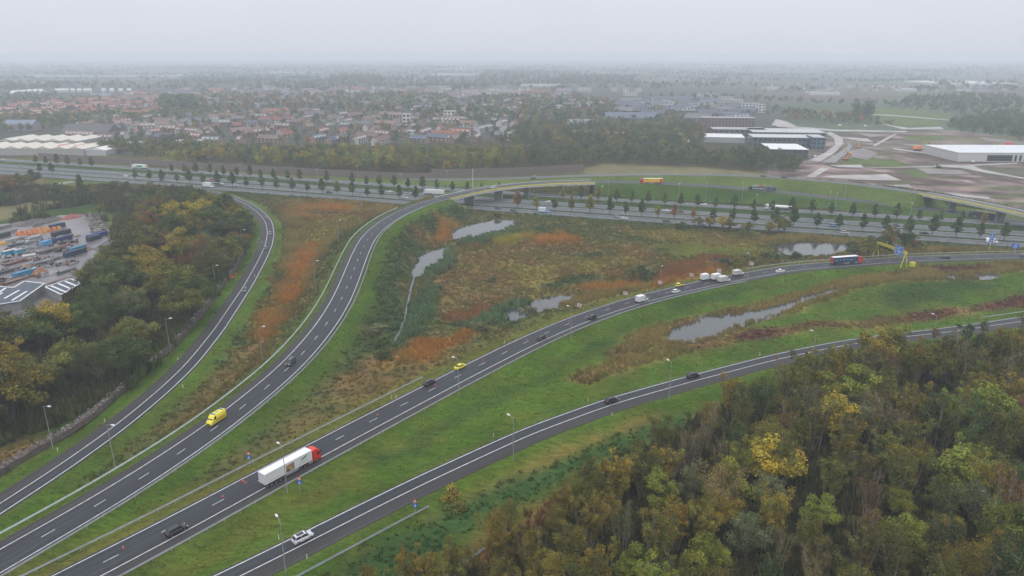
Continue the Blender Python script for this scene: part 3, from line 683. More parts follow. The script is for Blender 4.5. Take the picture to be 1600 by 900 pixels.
def tree_meshes(kind, seed, q=1.0):
    """returns trunk mesh, crown mesh for a tree about 14 m high (scaled when placed)"""
    rng = np.random.default_rng(seed); segs = []
    if kind in ('round', 'willow', 'small'):
        H_ = 14.0; th = H_ * (.30 if kind != 'small' else .22); lean = rng.normal(size=2) * .25
        segs.append(((0, 0, -.6), (lean[0], lean[1], th), .34, .24)); top = np.array([lean[0], lean[1], th])
        nC = int(34 * q) if kind != 'small' else int(16 * q); cs = []; rs = []
        rx = rng.uniform(3.9, 4.9); rz = 5.0 if kind == 'round' else 5.6; cz = H_ * .60
        for i in range(nC):
            for _ in range(20):
                d = rng.normal(size=3); d /= np.linalg.norm(d)
                if d[2] > -.55: break
            r = rng.uniform(.55, 1.0) if i > nC * .25 else rng.uniform(.1, .5)
            lob = 1 + .22 * math.sin(3 * math.atan2(d[1], d[0]) + seed) + .12 * rng.normal()
            cs.append(np.array([d[0] * rx * r * lob, d[1] * rx * r * lob, cz + d[2] * rz * r])); rs.append(rng.uniform(1.1, 1.9))
        for i in range(0, nC, 2 if kind != 'small' else 3):
            mid = top * .5 + cs[i] * .5 + np.array([0, 0, -.5]); segs.append((top - [0, 0, rng.uniform(0, 1.5)], mid, .13, .07)); segs.append((mid, cs[i], .07, .025))
        segs.append((top, (top[0], top[1], H_ * .85), .2, .04))
        cnt = [int((190 if kind == 'round' else 170) * q * (r_ / 1.5) ** 1.5) for r_ in rs]
        V, F, T = leaves_np(cs, rs, cnt, .34 if kind != 'willow' else .27, rng, clump_tint(rng, nC), droop=.9 if kind == 'willow' else .2, elong=1.0 if kind != 'willow' else .5)
        bark = M['bark']
    elif kind in ('slender', 'bare'):
        H_ = 15.0; ns = rng.integers(8, 13); cs = []; rs = []
        for i in range(ns):
            az = rng.uniform(0, 6.28); sp = rng.uniform(.8, 3.4) if i else .3; b0 = np.array([math.cos(az), math.sin(az), 0]) * rng.uniform(.1, 1.1)
            hh = H_ * rng.uniform(.78, 1.02); pts = [b0 + [0, 0, -.5]]
            for k in range(1, 5):
                f = k / 4; pts.append(b0 + np.array([math.cos(az) * sp * f ** 1.3, math.sin(az) * sp * f ** 1.3, hh * f]) + np.append(rng.normal(size=2) * .18, 0))
            rad = np.linspace(.15, .03, 5)
            for k in range(4): segs.append((pts[k], pts[k + 1], rad[k], rad[k + 1]))
            for k in range(16 if kind == 'bare' else 8):
                f = rng.uniform(.35, .98); p = b0 + np.array([math.cos(az) * sp * f ** 1.3, math.sin(az) * sp * f ** 1.3, hh * f])
                dd = np.array([rng.normal() * .55, rng.normal() * .55, 1.0]); dd /= np.linalg.norm(dd); L_ = rng.uniform(1.2, 2.8) * (1.2 - f * .5)
                e = p + dd * L_; segs.append((p, e, .05, .02))
                if rng.random() < (.85 if kind == 'slender' else .55): cs.append(e); rs.append(rng.uniform(.5, 1.05))
                if kind == 'slender' and rng.random() < .6: cs.append(p + dd * L_ * .5 + rng.normal(size=3) * .4); rs.append(rng.uniform(.5, .9))
        nC = len(cs); cnt = [int((62 if kind == 'slender' else 20) * q) for _ in rs]
        V, F, T = leaves_np(cs, rs, cnt, .25, rng, clump_tint(rng, nC, .3, .2), squash=1.0)
        bark = M['bark_pale']
    elif kind == 'row':      # young roadside tree: clean stem, egg-shaped crown
        H_ = 10.0; segs.append(((0, 0, -.3), (0, 0, 6.5), .16, .07)); cs = []; rs = []; nC = int(40 * q)
        for i in range(nC):
            f = (i + .5) / nC; rr = 2.35 * math.sin(min(1, (1 - f) * 1.15 + .05) * math.pi / 2) * (.35 if f < .05 else 1) * (1 - .15 * (f < .15))
            az = rng.uniform(0, 6.28); c = np.array([math.cos(az) * rr * rng.uniform(.25, .95), math.sin(az) * rr * rng.uniform(.25, .95), 3.0 + f * 6.6]); cs.append(c); rs.append(rng.uniform(.6, 1.0) * (1.1 - .4 * f))
            segs.append(((0, 0, max(2.2, c[2] - 1.2)), c, .05, .02))
        V, F, T = leaves_np(cs, rs, [int(60 * q)] * nC, .40, rng, clump_tint(rng, nC)); bark = M['bark']
    elif kind == 'cone':
        H_ = 16.0; segs.append(((0, 0, -.4), (0, 0, 15), .3, .05)); cs = []; rs = []; nC = int(40 * q)
        for i in range(nC):
            f = (i + .5) / nC; rr = 2.9 * (1 - f) ** .8 + .25; az = i * 2.4; c = np.array([math.cos(az) * rr * .7, math.sin(az) * rr * .7, 1.4 + f * 14.2]); cs.append(c); rs.append(.55 + 1.0 * (1 - f)); 
            if i % 2 == 0: segs.append(((0, 0, c[2] - .4), c, .06, .02))
        V, F, T = leaves_np(cs, rs, [int(80 * q)] * nC, .4, rng, clump_tint(rng, nC, .2)); bark = M['bark']
    elif kind == 'bush':
        nC = 12; cs = []; rs = []
        for i in range(nC):
            az = rng.uniform(0, 6.28); r = rng.uniform(0, 1.6); cs.append(np.array([math.cos(az) * r, math.sin(az) * r, rng.uniform(.7, 2.2) * (1 - r * .2)])); rs.append(rng.uniform(.6, 1.05))
            segs.append(((math.cos(az) * .2, math.sin(az) * .2, -.2), cs[-1], .05, .02))
        V, F, T = leaves_np(cs, rs, [75] * nC, .26, rng, clump_tint(rng, nC)); bark = M['bark']
    tv, tf = tubes_np(segs, 5 if kind != 'bare' else 4)
    return mesh_np(kind + '_trunk', tv, tf, bark), mesh_np(kind + '_crown', V, F, M['leaf'], cols=T)
VAR = {'round': 6, 'willow': 3, 'slender': 5, 'bare': 3, 'row': 4, 'cone': 2, 'bush': 4, 'small': 3}
TM = {k: [tree_meshes(k, 100 * i + len(k) * 7 + 3) for i in range(n)] for k, n in VAR.items()}
HGT = {'round': 13.5, 'willow': 13.5, 'slender': 15.5, 'bare': 15.5, 'row': 10, 'cone': 16, 'bush': 3.0, 'small': 14}
rs_ = np.random.default_rng(7)
def tree(x, y, kind, height, color, name, label, cat, group, wide=1.0, z=None):
    z = float(tz(np.array([x]), np.array([y]))[0]) if z is None else z
    tr, cr = TM[kind][rs_.integers(len(TM[kind]))]; s = height / HGT[kind]
    o = empty(name, (x, y, z), rs_.uniform(0, 6.28), label, cat, group); o.scale = (s * wide, s * wide, s)
    t = link('trunk', tr, o); c = link('crown', cr, o); c.color = (*color, 1); t.color = (1, 1, 1, 1); return o
TC = dict(dk=(.040, .056, .022), green=(.055, .078, .026), olive=(.108, .108, .026), gold=(.165, .132, .026), yellow=(.26, .205, .03), brown=(.11, .088, .034), rust=(.14, .076, .036), pale=(.11, .125, .075), orange=(.30, .11, .035), bright=(.135, .155, .028), tan=(.16, .12, .06))
TC = {k_: (v_[0] * 1.25, v_[1] * 1.22, v_[2] * .9) for k_, v_ in TC.items()}
CN = dict(dk='dark green', green='mid green', olive='olive green', gold='golden olive', yellow='yellow', brown='brown', rust='rusty brown', pale='grey-green', orange='orange', bright='bright yellow-green', tan='tan')
def jit(c, a=.15):
    f = 1 + a * (rs_.random() * 2 - 1); h = 1 + .1 * (rs_.random() * 2 - 1); return (c[0] * f * h, c[1] * f, c[2] * f)
def scatter(poly_px, n, dmin, z=-1, seed=1, reject=None):
    P = GP(poly_px, z); r = np.random.default_rng(seed); lo, hi = P.min(0), P.max(0); out_ = []; cells = {}
    C_ = lo + r.random((n * 60, 2)) * (hi - lo); C_ = C_[inpoly(C_[:, 0], C_[:, 1], P)]
    for p in C_:
        i, j = int(p[0] // dmin), int(p[1] // dmin); ok = True
        for a in (i - 1, i, i + 1):
            for b in (j - 1, j, j + 1):
                for q_ in cells.get((a, b), ()):
                    if (p[0] - q_[0]) ** 2 + (p[1] - q_[1]) ** 2 < dmin * dmin: ok = False
        if ok:
            cells.setdefault((i, j), []).append(p); out_.append((float(p[0]), float(p[1])))
            if len(out_) >= n: break
    return out_
def near_road(x, y, m_=3.0):
    for k in 'ABCDF':
        P = RD[k][::3]; d = np.hypot(P[:, 0] - x, P[:, 1] - y).min()
        if d < m_ + 7: return True
    return False
# --- big wood at the lower right, under the camera
KINDLAB = {'round': 'full-crowned', 'slender': 'many-stemmed', 'bare': 'nearly bare', 'willow': 'wispy'}
RW = [(560,985),(650,930),(730,880),(790,842),(870,815),(905,790),(960,758),(1010,735),(1065,705),(1110,672),(1170,645),(1240,612),(1310,600),(1360,606),(1420,610),(1480,600),(1560,572),(1650,560),(1760,600),(1800,760),(1800,985)]
GB = [GP([(x, y)])[0] for x, y in ((1,1),)] if False else None
def zone_right(x, y):
    px, py = px_of([(x, y, 8)])[0]
    a = 'near the ditch' if px < 900 else 'left of its centre' if px < 1150 else 'right of its centre' if px < 1400 else 'toward its right end'
    b = 'far edge' if py < 600 else 'upper half' if py < 680 else 'middle' if py < 770 else 'lower half' if py < 850 else 'near edge'
    return a, b
spots = scatter(RW, 226, 4.7, seed=5)
rs_ = np.random.default_rng(11)
for (x, y) in spots:
    px, py = px_of([(x, y, 8)])[0]; t = fbm(np.array([x]), np.array([y]), 22, 5)[0]; u = rs_.random()
    if near_road(x, y, 2): continue
    if px < 960: kind, ck = (('slender', 'gold'), ('willow', 'gold'), ('slender', 'olive'), ('slender', 'gold'), ('willow', 'olive'))[int(u * 5)]
    elif t > .56: kind, ck = (('slender', 'brown'), ('bare', 'brown'), ('slender', 'olive'), ('bare', 'tan'), ('slender', 'gold'), ('bare', 'olive'), ('slender', 'olive'))[int(u * 7)]
    elif t > .44: kind, ck = (('slender', 'olive'), ('willow', 'olive'), ('bare', 'rust'), ('slender', 'gold'), ('slender', 'green'), ('willow', 'pale'))[int(u * 6)]
    else: kind, ck = (('slender', 'olive'), ('round', 'bright'), ('willow', 'gold'), ('slender', 'gold'), ('slender', 'bright'), ('slender', 'green'), ('willow', 'olive'))[int(u * 7)]
    hgt = rs_.uniform(12, 16.5) * (1.12 if px > 1150 and py < 700 else .92 if px < 1000 else 1.0) * (1.0 if kind in ('slender', 'bare') else .85)
    a, b = zone_right(x, y)
    if px > 1450: hgt *= 1.12
    tree(x, y, kind, hgt, jit(np.array(TC[ck]) * .78, .3), 'broadleaf_tree', f'{CN[ck]} {KINDLAB[kind]} tree, {b} of the right wood, {a}', 'tree', 'trees of the lower right wood', wide=rs_.uniform(.85, 1.12) * (1.0 if kind != 'slender' else .95))
# a few trees that stand out there
for px, py, kind, hgt, ck, lab in [
    (1400,602,'round',19,'olive','tallest olive tree at the wood edge hiding the single-lane road'), (1370,598,'round',18,'gold','tall golden-topped tree beside the tallest one of the right wood'),
    (1450,606,'round',16,'olive','broad yellow-green tree just right of the tallest tree'), (1300,700,'round',15,'yellow','small clear yellow tree in the upper right wood'),
    (1325,655,'round',17,'bright','bright lime tree in front of the road edge in the right wood'), (1200,775,'round',15,'yellow','yellow-orange tree in the middle of the right wood'),
    (1490,800,'round',16,'bright','lime-green round tree amid bare trees in right wood'), (1540,700,'round',18,'bright','yellow-green tree with light top at upper right of wood'),
    (960,800,'slender',15.5,'gold','large golden many-stemmed tree with fan of pale stems'), (1040,775,'slender',13,'gold','golden many-stemmed tree right of the fan-stemmed one'),
    (1120,815,'willow',15,'tan','tan-coloured leaning tree in the middle wood'), (1590,850,'willow',13,'tan','tan feathery tree cut by the right picture edge'),
    (1500,590,'slender',14,'olive','thin olive tree standing over the distant road bend'), (1560,585,'slender',15,'gold','thin golden tree beside the distant road bend'), (1270,600,'slender',11,'olive','sparse olive tree overlapping the road surface')]:
    x, y = G(px, py, -1); tree(x, y, kind, hgt, TC[ck], 'broadleaf_tree', lab, 'tree', 'trees of the lower right wood', wide=1.15)
# --- wood on the left between the yard and the exit road
LW = [(392,352),(384,400),(362,440),(330,492),(300,528),(240,585),(180,625),(120,650),(40,690),(-60,735),(-160,760),(-200,640),(-60,560),(0,545),(90,540),(150,500),(165,450),(185,425),(205,395),(225,365),(240,335),(290,318),(345,316)]
def zone_left(x, y):
    px, py = px_of([(x, y, 8)])[0]
    return 'far tip' if py < 340 else 'top third' if py < 400 else 'middle' if py < 480 else 'lower third' if py < 580 else 'near end', 'by the exit road' if px > 1.0 * (520 - py * .35) * .72 else 'yard side' if px < 150 else 'inside'
for (x, y) in scatter(LW, 104, 7.0, seed=8):
    px, py = px_of([(x, y, 8)])[0]; u = rs_.random()
    kind, ck = (('round', 'dk'), ('round', 'green'), ('round', 'green'), ('willow', 'green'), ('round', 'olive'), ('round', 'olive'), ('round', 'gold'), ('round', 'green'), ('willow', 'olive'), ('willow', 'rust'))[int(u * 10)]
    hgt = rs_.uniform(13.5, 20.5) * (.75 if px > 370 else 1); a, b = zone_left(x, y)
    if near_road(x, y, 1): continue
    if px > 270 and G(px, py, 8)[1] > 445: hgt = min(hgt, 7.0)
    tree(x, y, kind, hgt, jit(np.array(TC[ck]) * .88, .3), 'broadleaf_tree', f'{CN[ck]} {KINDLAB[kind]} tree, {a} of the left wood, {b}', 'tree', 'trees of the left wood', wide=rs_.uniform(1.1, 1.4))
for px, py, kind, hgt, ck, lab in [
    (268,368,'round',20,'yellow','yellow-crowned tree at the top of the left wood'), (318,368,'round',21,'yellow','broad yellow-topped tree nearest the exit road bend in left wood'),
    (236,380,'round',18,'rust','rusty orange tree at the yard-side top of the left wood'), (340,425,'willow',18,'pale','silvery grey willow beside the exit road wood edge'),
    (352,430,'willow',12,'pale','smaller silvery willow at the wood edge'), (228,425,'small',16,'rust','red-brown tree in the middle of the left wood'),
    (205,520,'willow',18,'pale','pale grey-green willow in the lower left wood'), (90,545,'round',19,'yellow','yellow-topped tree below the shed roofs'),
    (15,600,'round',16,'gold','golden tree at the left picture edge'), (262,480,'willow',17,'gold','small pale gold tree in the middle wood'),
    (185,428,'round',16,'olive','rounded tree standing alone beside the yard ditch'), (365,445,'small',5,'orange','small red bush-like tree at the wood edge by the lamp'),
    (130,318,'cone',21,'green','tall pointed conifer-like poplar behind the yard')]:
    x, y = G(px, py, -1); tree(x, y, kind, hgt, TC[ck], 'broadleaf_tree' if kind != 'cone' else 'poplar', lab, 'tree', None if kind == 'cone' else 'trees of the left wood', wide=1.1)
# --- trees behind the yard, along the track
for i, (px, py, kind, hgt, ck) in enumerate([(12,308,'round',16,'rust'),(35,300,'round',15,'olive'),(52,296,'round',15,'green'),(-20,312,'round',16,'green'),(8,322,'round',10,'green'),(60,312,'round',8,'brown'),
    (92,308,'round',11,'green'),(108,312,'round',10,'olive'),(118,318,'round',10,'green'),(85,322,'round',9,'dk'),(60,325,'round',8,'green'),(150,310,'round',9,'olive'),(165,305,'round',9,'green'),(180,300,'round',9,'olive'),
    (200,303,'round',10,'green'),(215,306,'willow',10,'pale'),(235,303,'round',9,'olive'),(250,306,'round',9,'brown'),(158,338,'round',9,'olive'),(200,318,'willow',9,'pale'),(225,325,'round',9,'green'),(270,304,'round',6,'green'),(290,306,'round',5,'olive'),(308,310,'round',5,'green'),(240,322,'small',9,'dk')]):
    x, y = G(px, py, -1)
    lab = f'{CN[ck]} tree ' + ('by the railway-like track at the far left' if px < 70 else 'left of the pointed poplar, behind the yard' if px < 125 else 'between the pointed poplar and the small pond' if px < 190 else 'in the thicket between the small pond and the motorway')
    tree(x, y, kind, hgt, jit(TC[ck]), 'broadleaf_tree', lab, 'tree', 'trees behind the storage yard', wide=1.25)
# --- shrubs one can count
for i, (px, py, hgt, ck, lab) in enumerate([(748,516,4.5,'pale','round grey-green bush left of the narrow pond'),(825,486,4.2,'pale','round grey-green bush at the tip of the narrow pond'),(600,540,5,'green','willow bush on the ditch bank'),
    (595,520,5,'pale','taller willow bush above it on the ditch bank'),(985,440,7,'olive','olive clump of willow left of the row of vans'),(1000,435,7,'green','darker willow clump beside the olive one'),(1018,432,6,'pale','grey willow clump closest to the white vans'),
    (1130,414,5,'dk','dark conifer-like bush by the small pond'),(1150,414,6,'olive','olive willow bush behind the last white van'),(1105,418,4,'gold','golden bush behind the first van'),(1175,410,6,'olive','olive bush left of the wide pond'),(1205,405,6,'green','dense green bush at the wide pond corner'),
    (1242,404,4.5,'dk','round dark bush on the near bank of the wide pond'),(1330,386,6,'green','green bush at the right end of the wide pond'),(1335,398,5,'dk','dark bush just behind the red truck cab'),
    (1068,358,6,'dk','dark bush at the motorway edge, leftmost of the clump'),(1090,356,7,'olive','olive bush at the motorway edge'),(1108,358,8,'gold','golden bush at the motorway edge'),(1128,360,9,'yellow','yellow bush beside the motorway'),(1140,361,8,'olive','olive bush right of the yellow one'),
    (1168,366,8,'olive','lone olive bush between motorway and meadow'),(1202,366,8,'gold','golden bush beside the motorway left of the pond'),(1215,364,10,'olive','large pale olive bush right of the golden one'),(1225,366,9,'olive','olive bush at the pond end by the motorway'),
    (1355,402,12,'olive','tall olive willow behind the gantry left leg'),(1372,398,10,'dk','dark willow behind the gantry beam'),(1388,392,13,'brown','tall brownish willow behind the gantry'),(1412,392,12,'green','wide green willow right behind the blue sign'),(1425,392,9,'rust','rusty bush right of the gantry willows'),
    (776,340,4,'dk','small dark shrub at the far shore of the long pond'),(700,392,3,'green','small green shrub near the curved pond'),(600,560,4,'dk','dark shrub in the orange reeds'),(770,440,3,'green','green shrub in the brown meadow'),(705,780,4,'gold','golden bush above the nettle bank'),(715,795,3,'olive','olive bush below it on the nettle bank')]):
    x, y = G(px, py, -1); kd = 'bush' if hgt < 7 else 'round'
    tree(x, y, kd, hgt, TC[ck], 'willow_shrub', lab, 'shrub', 'shrubs in the wet meadow', wide=1.25 if kd == 'bush' else 1.1)
# --- trees in rows on the strips between the carriageways
def mw_point(s, off):
    bow_ = -5.0 * max(0.0, min(1.0, 1 - ((s - 265) / 300) ** 2)); p = M0 + MD * s + MN * (off + bow_); return p[0], p[1]
def s_of_px(px, off, z=0):
    lo, hi = -900.0, 1200.0
    for _ in range(50):
        m_ = (lo + hi) / 2; x, y = mw_point(m_, off)
        if px_of([(x, y, z)])[0][0] < px: lo = m_
        else: hi = m_
    return m_
row1 = [(63,'dk'),(82,'dk'),(212,'green'),(235,'green'),(254,'dk'),(277,'green'),(297,'dk'),(318,'green'),(341,'dk'),(364,'dk'),(386,'green'),(410,'green'),(433,'green'),(457,'dk'),(481,'dk'),(504,'dk'),(527,'olive'),(551,'green'),(574,'dk'),(597,'dk'),(624,'green'),(650,'dk'),
        (809,'rust'),(838,'olive'),(866,'dk'),(893,'brown'),(922,'olive'),(952,'dk'),(977,'dk'),(1002,'dk'),(1028,'olive'),(1053,'rust'),(1083,'rust'),(1114,'dk'),(1145,'dk'),(1177,'dk'),(1211,'dk'),(1239,'dk'),(1276,'dk'),(1310,'dk'),(1347,'dk'),(1383,'dk'),(1419,'dk'),(1456,'dk'),(1493,'dk'),(1530,'dk'),(1568,'dk')]
for i, (px, ck) in enumerate(row1):
    x, y = mw_point(s_of_px(px, 13), 13.0)
    seg = 'left of the flyover' if px < 690 else 'right of the flyover'
    tree(x, y, 'row', rs_.uniform(8.8, 12.8), jit(np.array(TC[ck]) * 1.45, .2), 'roadside_tree', f'{CN[ck]} young tree, number {i + 1} from the left in the nearer motorway row', 'tree', 'nearer row of trees between motorway carriageways', wide=rs_.uniform(1.0, 1.25), z=-.12)
row2 = [(57,'brown'),(73,'dk'),(90,'dk'),(107,'green'),(126,'green'),(144,'dk'),(269,'dk'),(289,'green'),(307,'dk'),(329,'green'),(350,'dk'),(371,'dk'),(391,'green'),(408,'dk'),(428,'dk'),(450,'green'),(469,'dk'),(511,'dk'),(551,'dk'),(573,'dk'),(593,'green'),(616,'dk'),(638,'dk'),(661,'dk'),(683,'green'),(707,'dk'),(730,'dk'),(753,'green'),
        (780,'dk'),(879,'olive'),(908,'dk'),(935,'brown'),(963,'dk'),(987,'green'),(1012,'dk'),(1038,'green'),(1063,'dk'),(1089,'dk'),(1118,'green'),(1147,'dk'),(1177,'dk'),(1206,'dk'),(1237,'dk'),(1268,'dk'),(1298,'dk'),(1332,'dk'),(1366,'dk'),(1400,'dk'),(1435,'dk'),(1469,'green'),(1502,'dk'),(1537,'brown')]
for i, (px, ck) in enumerate(row2):
    x, y = mw_point(s_of_px(px, 52), 52.0)
    tree(x, y, 'row', rs_.uniform(8.2, 11.8), jit(np.array(TC[ck]) * 1.45, .2), 'roadside_tree', f'{CN[ck]} young tree, number {i + 1} from the left in the farther motorway row', 'tree', 'farther row of trees between motorway carriageways', wide=1.1, z=-.12)

# ------------------------------------------------------------------ masses of trees: the strip wood behind the motorway, belts and town trees
def mass_trees(name, pts, heights, cols, q=120, size=.085, wide=.36, label=None, seed=3, low=.12):
    r = np.random.default_rng(seed); n = len(pts); P = np.asarray(pts); heights = np.asarray(heights); K = 7
    V = []; T = []
    per = q // K
    for k in range(K):
        d = r.normal(size=(n, 3)); d /= np.linalg.norm(d, axis=1)[:, None]
        cz = .58 + .26 * d[:, 2] * (1 if k else 1.3); cx = np.column_stack([d[:, 0], d[:, 1]]) * (wide * .62) * r.uniform(.5, 1.05, (n, 1))
        cr = .19 + .07 * r.random(n)
        lt = (1 + .25 * (r.random(n) * 2 - 1))[:, None] * cols
        for _ in range(per):
            e = r.normal(size=(n, 3)); e /= np.linalg.norm(e, axis=1)[:, None]; rr = r.random(n) ** .4
            c = np.column_stack([cx[:, 0] + e[:, 0] * cr * rr, cx[:, 1] + e[:, 1] * cr * rr, np.clip(cz + e[:, 2] * cr * rr, low, 2)]) * heights[:, None]
            c[:, :2] += P[:, :2]; c[:, 2] += -1.1 if P.shape[1] < 3 else P[:, 2]
            nr = e * .7 + r.normal(size=(n, 3)) * .5 + [0, 0, .3]; nr /= np.linalg.norm(nr, axis=1)[:, None]
            a = np.cross(nr, r.normal(size=(n, 3))); a /= np.linalg.norm(a, axis=1)[:, None]; b = np.cross(nr, a); s = (size * heights * (.7 + .7 * r.random(n)))[:, None]
            V.append(np.stack([c + a * s, c - a * s * .5 + b * s * .85, c - a * s * .5 - b * s * .85], 1)); T.append(np.repeat((lt * (.85 + .3 * r.random((n, 1))))[:, None, :], 3, 1))
    V = np.concatenate(V).reshape(-1, 3); T = np.concatenate(T).reshape(-1, 3)
    o = link(name, mesh_np(name, V, np.arange(len(V)).reshape(-1, 3), M['leaf'], cols=T)); o.color = (1, 1, 1, 1); o['kind'] = 'stuff'
    if label: o['label'] = label
    return o
def mass_cols(n, keys, seed):
    r = np.random.default_rng(seed); a = np.array([TC[k] for k in keys]); return a[r.integers(len(a), size=n)] * (.8 + .4 * r.random((n, 1)))
strip = scatter([(262,258),(330,250),(400,258),(500,266),(640,271),(700,270),(800,262),(905,257),(1000,255),(1100,258),(1200,266),(1247,272),(1252,262),(1215,250),(1130,246),(1000,243),(850,241),(700,244),(560,242),(400,238),(320,236),(290,240)], 520, 6.0, seed=21)
sx = np.array(strip); spx = px_of(np.column_stack([sx, sx[:, 0] * 0]))
ck = mass_cols(len(sx), ['dk', 'green', 'green', 'green', 'olive', 'olive', 'brown', 'bright', 'olive', 'gold'], 4) * 1.2; rt = spx[:, 0] > 820; ck[rt] = mass_cols(rt.sum(), ['green', 'dk', 'dk', 'dk', 'green'], 5) * 1.2
mass_trees('woodland', sx, 10 + 4.5 * np.random.default_rng(2).random(len(sx)), ck, q=420, size=.040, wide=.40, label='long dark strip of mixed autumn trees behind the motorway', low=.02)
for px, py, ckk, lab in ((710,268,'orange','single orange tree in front of the dark strip wood'),(608,266,'yellow','yellow tree left of centre in the strip wood'),(520,264,'gold','golden tree in the strip wood front row'),(474,258,'yellow','small yellow tree high in the strip wood'),(322,252,'yellow','tall yellow-orange tree at the left end of the strip wood'),(312,256,'gold','golden tree at the left end of the strip wood'),(775,262,'bright','lime green tree at the edge of the strip wood'),(670,270,'pale','slim pale poplar at the strip wood edge'),(600,250,'bright','yellow-green tree on the strip wood skyline'),(760,255,'bright','light green tree on the strip wood skyline')):
    x, y = G(px, py, -1); tree(x, y, 'round', 14 if ckk != 'orange' else 11, TC[ckk], 'broadleaf_tree', lab, 'tree', None)

# ------------------------------------------------------------------ low growth: tussocks, brambles, reeds, in the colours of the ground they stand on
def tufts(name, kinds, per_m2, hgt, width, blades, seed, label, cap=60000, ymax=560, lean=.45, broad=.35, vari=.22, gain=1.2):
    r = np.random.default_rng(seed); ok = np.isin(KIND, kinds) & (Y < ymax) & (np.abs(X) < 560)
    # sample cells by area
    ci = np.clip(np.searchsorted(gx, X) , 1, len(gx) - 1); cj = np.clip(np.searchsorted(gy, Y), 1, len(gy) - 1)
    area = (gx[ci] - gx[ci - 1]) * (gy[cj] - gy[cj - 1]); idx = np.where(ok)[0]
    d = Y[idx]; pxy = px_of(np.column_stack([X[idx], Y[idx], Z[idx]])); vis = (pxy[:, 0] > -60) & (pxy[:, 0] < 1660) & (pxy[:, 1] < 960); idx = idx[vis]
    wgt = area[idx]; tot = int(min(cap, wgt.sum() * per_m2)); pick = r.choice(len(idx), tot, p=wgt / wgt.sum()); idx = idx[pick]
    cx = gx[ci[idx]] - gx[ci[idx] - 1]; cyy = gy[cj[idx]] - gy[cj[idx] - 1]
    x = X[idx] + (r.random(tot) - .5) * cx; y = Y[idx] + (r.random(tot) - .5) * cyy; z = tz(x, y)
    pr = fbm(x, y, 7, seed, 3); s = (.55 + .9 * pr) * (.7 + .6 * r.random(tot)); s *= np.clip(np.sqrt(Y[idx] / 260), .8, 1.7)
    t = tint[idx] * (1 - vari / 2 + vari * r.random((tot, 1))) * (1 + .12 * (r.random((tot, 3)) - .5)) * (.85 + .3 * pr)[:, None] * gain
    V = []; T = []
    for b in range(blades):
        az = r.random(tot) * 6.283; rad = width * s * r.random(tot) ** .6
        bx = x + np.cos(az) * rad * .8; by = y + np.sin(az) * rad * .8; hh = hgt * s * (.6 + .5 * r.random(tot)); a2 = r.random(tot) * 6.283; wd = broad * s
        top = np.stack([bx + np.cos(az) * lean * hh * r.random(tot), by + np.sin(az) * lean * hh * r.random(tot), z + hh], 1)
        p0 = np.stack([bx + np.cos(a2) * wd, by + np.sin(a2) * wd, z + hh * .15 * r.random(tot) - .05], 1); p1 = np.stack([bx - np.cos(a2) * wd, by - np.sin(a2) * wd, z + hh * .5 * r.random(tot) - .05], 1)
        V.append(np.stack([p0, p1, top], 1)); T.append(np.repeat((t * (.88 + .24 * r.random((tot, 1))))[:, None, :], 3, 1))
    V = np.concatenate(V).reshape(-1, 3); T = np.concatenate(T).reshape(-1, 3)
    o = link(name, mesh_np(name, V, np.arange(len(V)).reshape(-1, 3), M['tuft'], cols=T)); o['kind'] = 'stuff'; o['label'] = label; return o
tufts('undergrowth', ['scrub', 'scrubdk', 'brown', 'olive', 'bramble', 'nettle'], .9, .75, .75, 8, 1, 'rough scrub of herbs and brambles covering the meadow and banks', cap=66000, gain=1.5, broad=.26)
tufts('reeds', ['reed', 'reedo', 'reedr', 'yellow'], 1.4, 1.7, .6, 8, 2, 'tall tan and orange reeds in patches round the ponds', cap=46000, lean=.25, broad=.16, gain=1.45)
tufts('willow_scrub', ['willow'], 1.0, 2.2, .8, 12, 3, 'grey-green willow scrub lining the ponds and ditch', gain=1.45, cap=9000, lean=.5, broad=.35)
tufts('grass', ['grass', 'grass2', 'grassdk', 'verge', 'meadow', 'dry'], .55, .20, .6, 4, 4, 'bright green rough grass on verges and banks', cap=45000, lean=1.2, gain=1.35, broad=.24, ymax=420, vari=.25)
tufts('forest_undergrowth', ['forest'], .45, 3.6, 1.5, 14, 5, 'dark bushes and saplings filling the woods below the trees', cap=20000, lean=.35, broad=.5, vari=.7, gain=1.6)
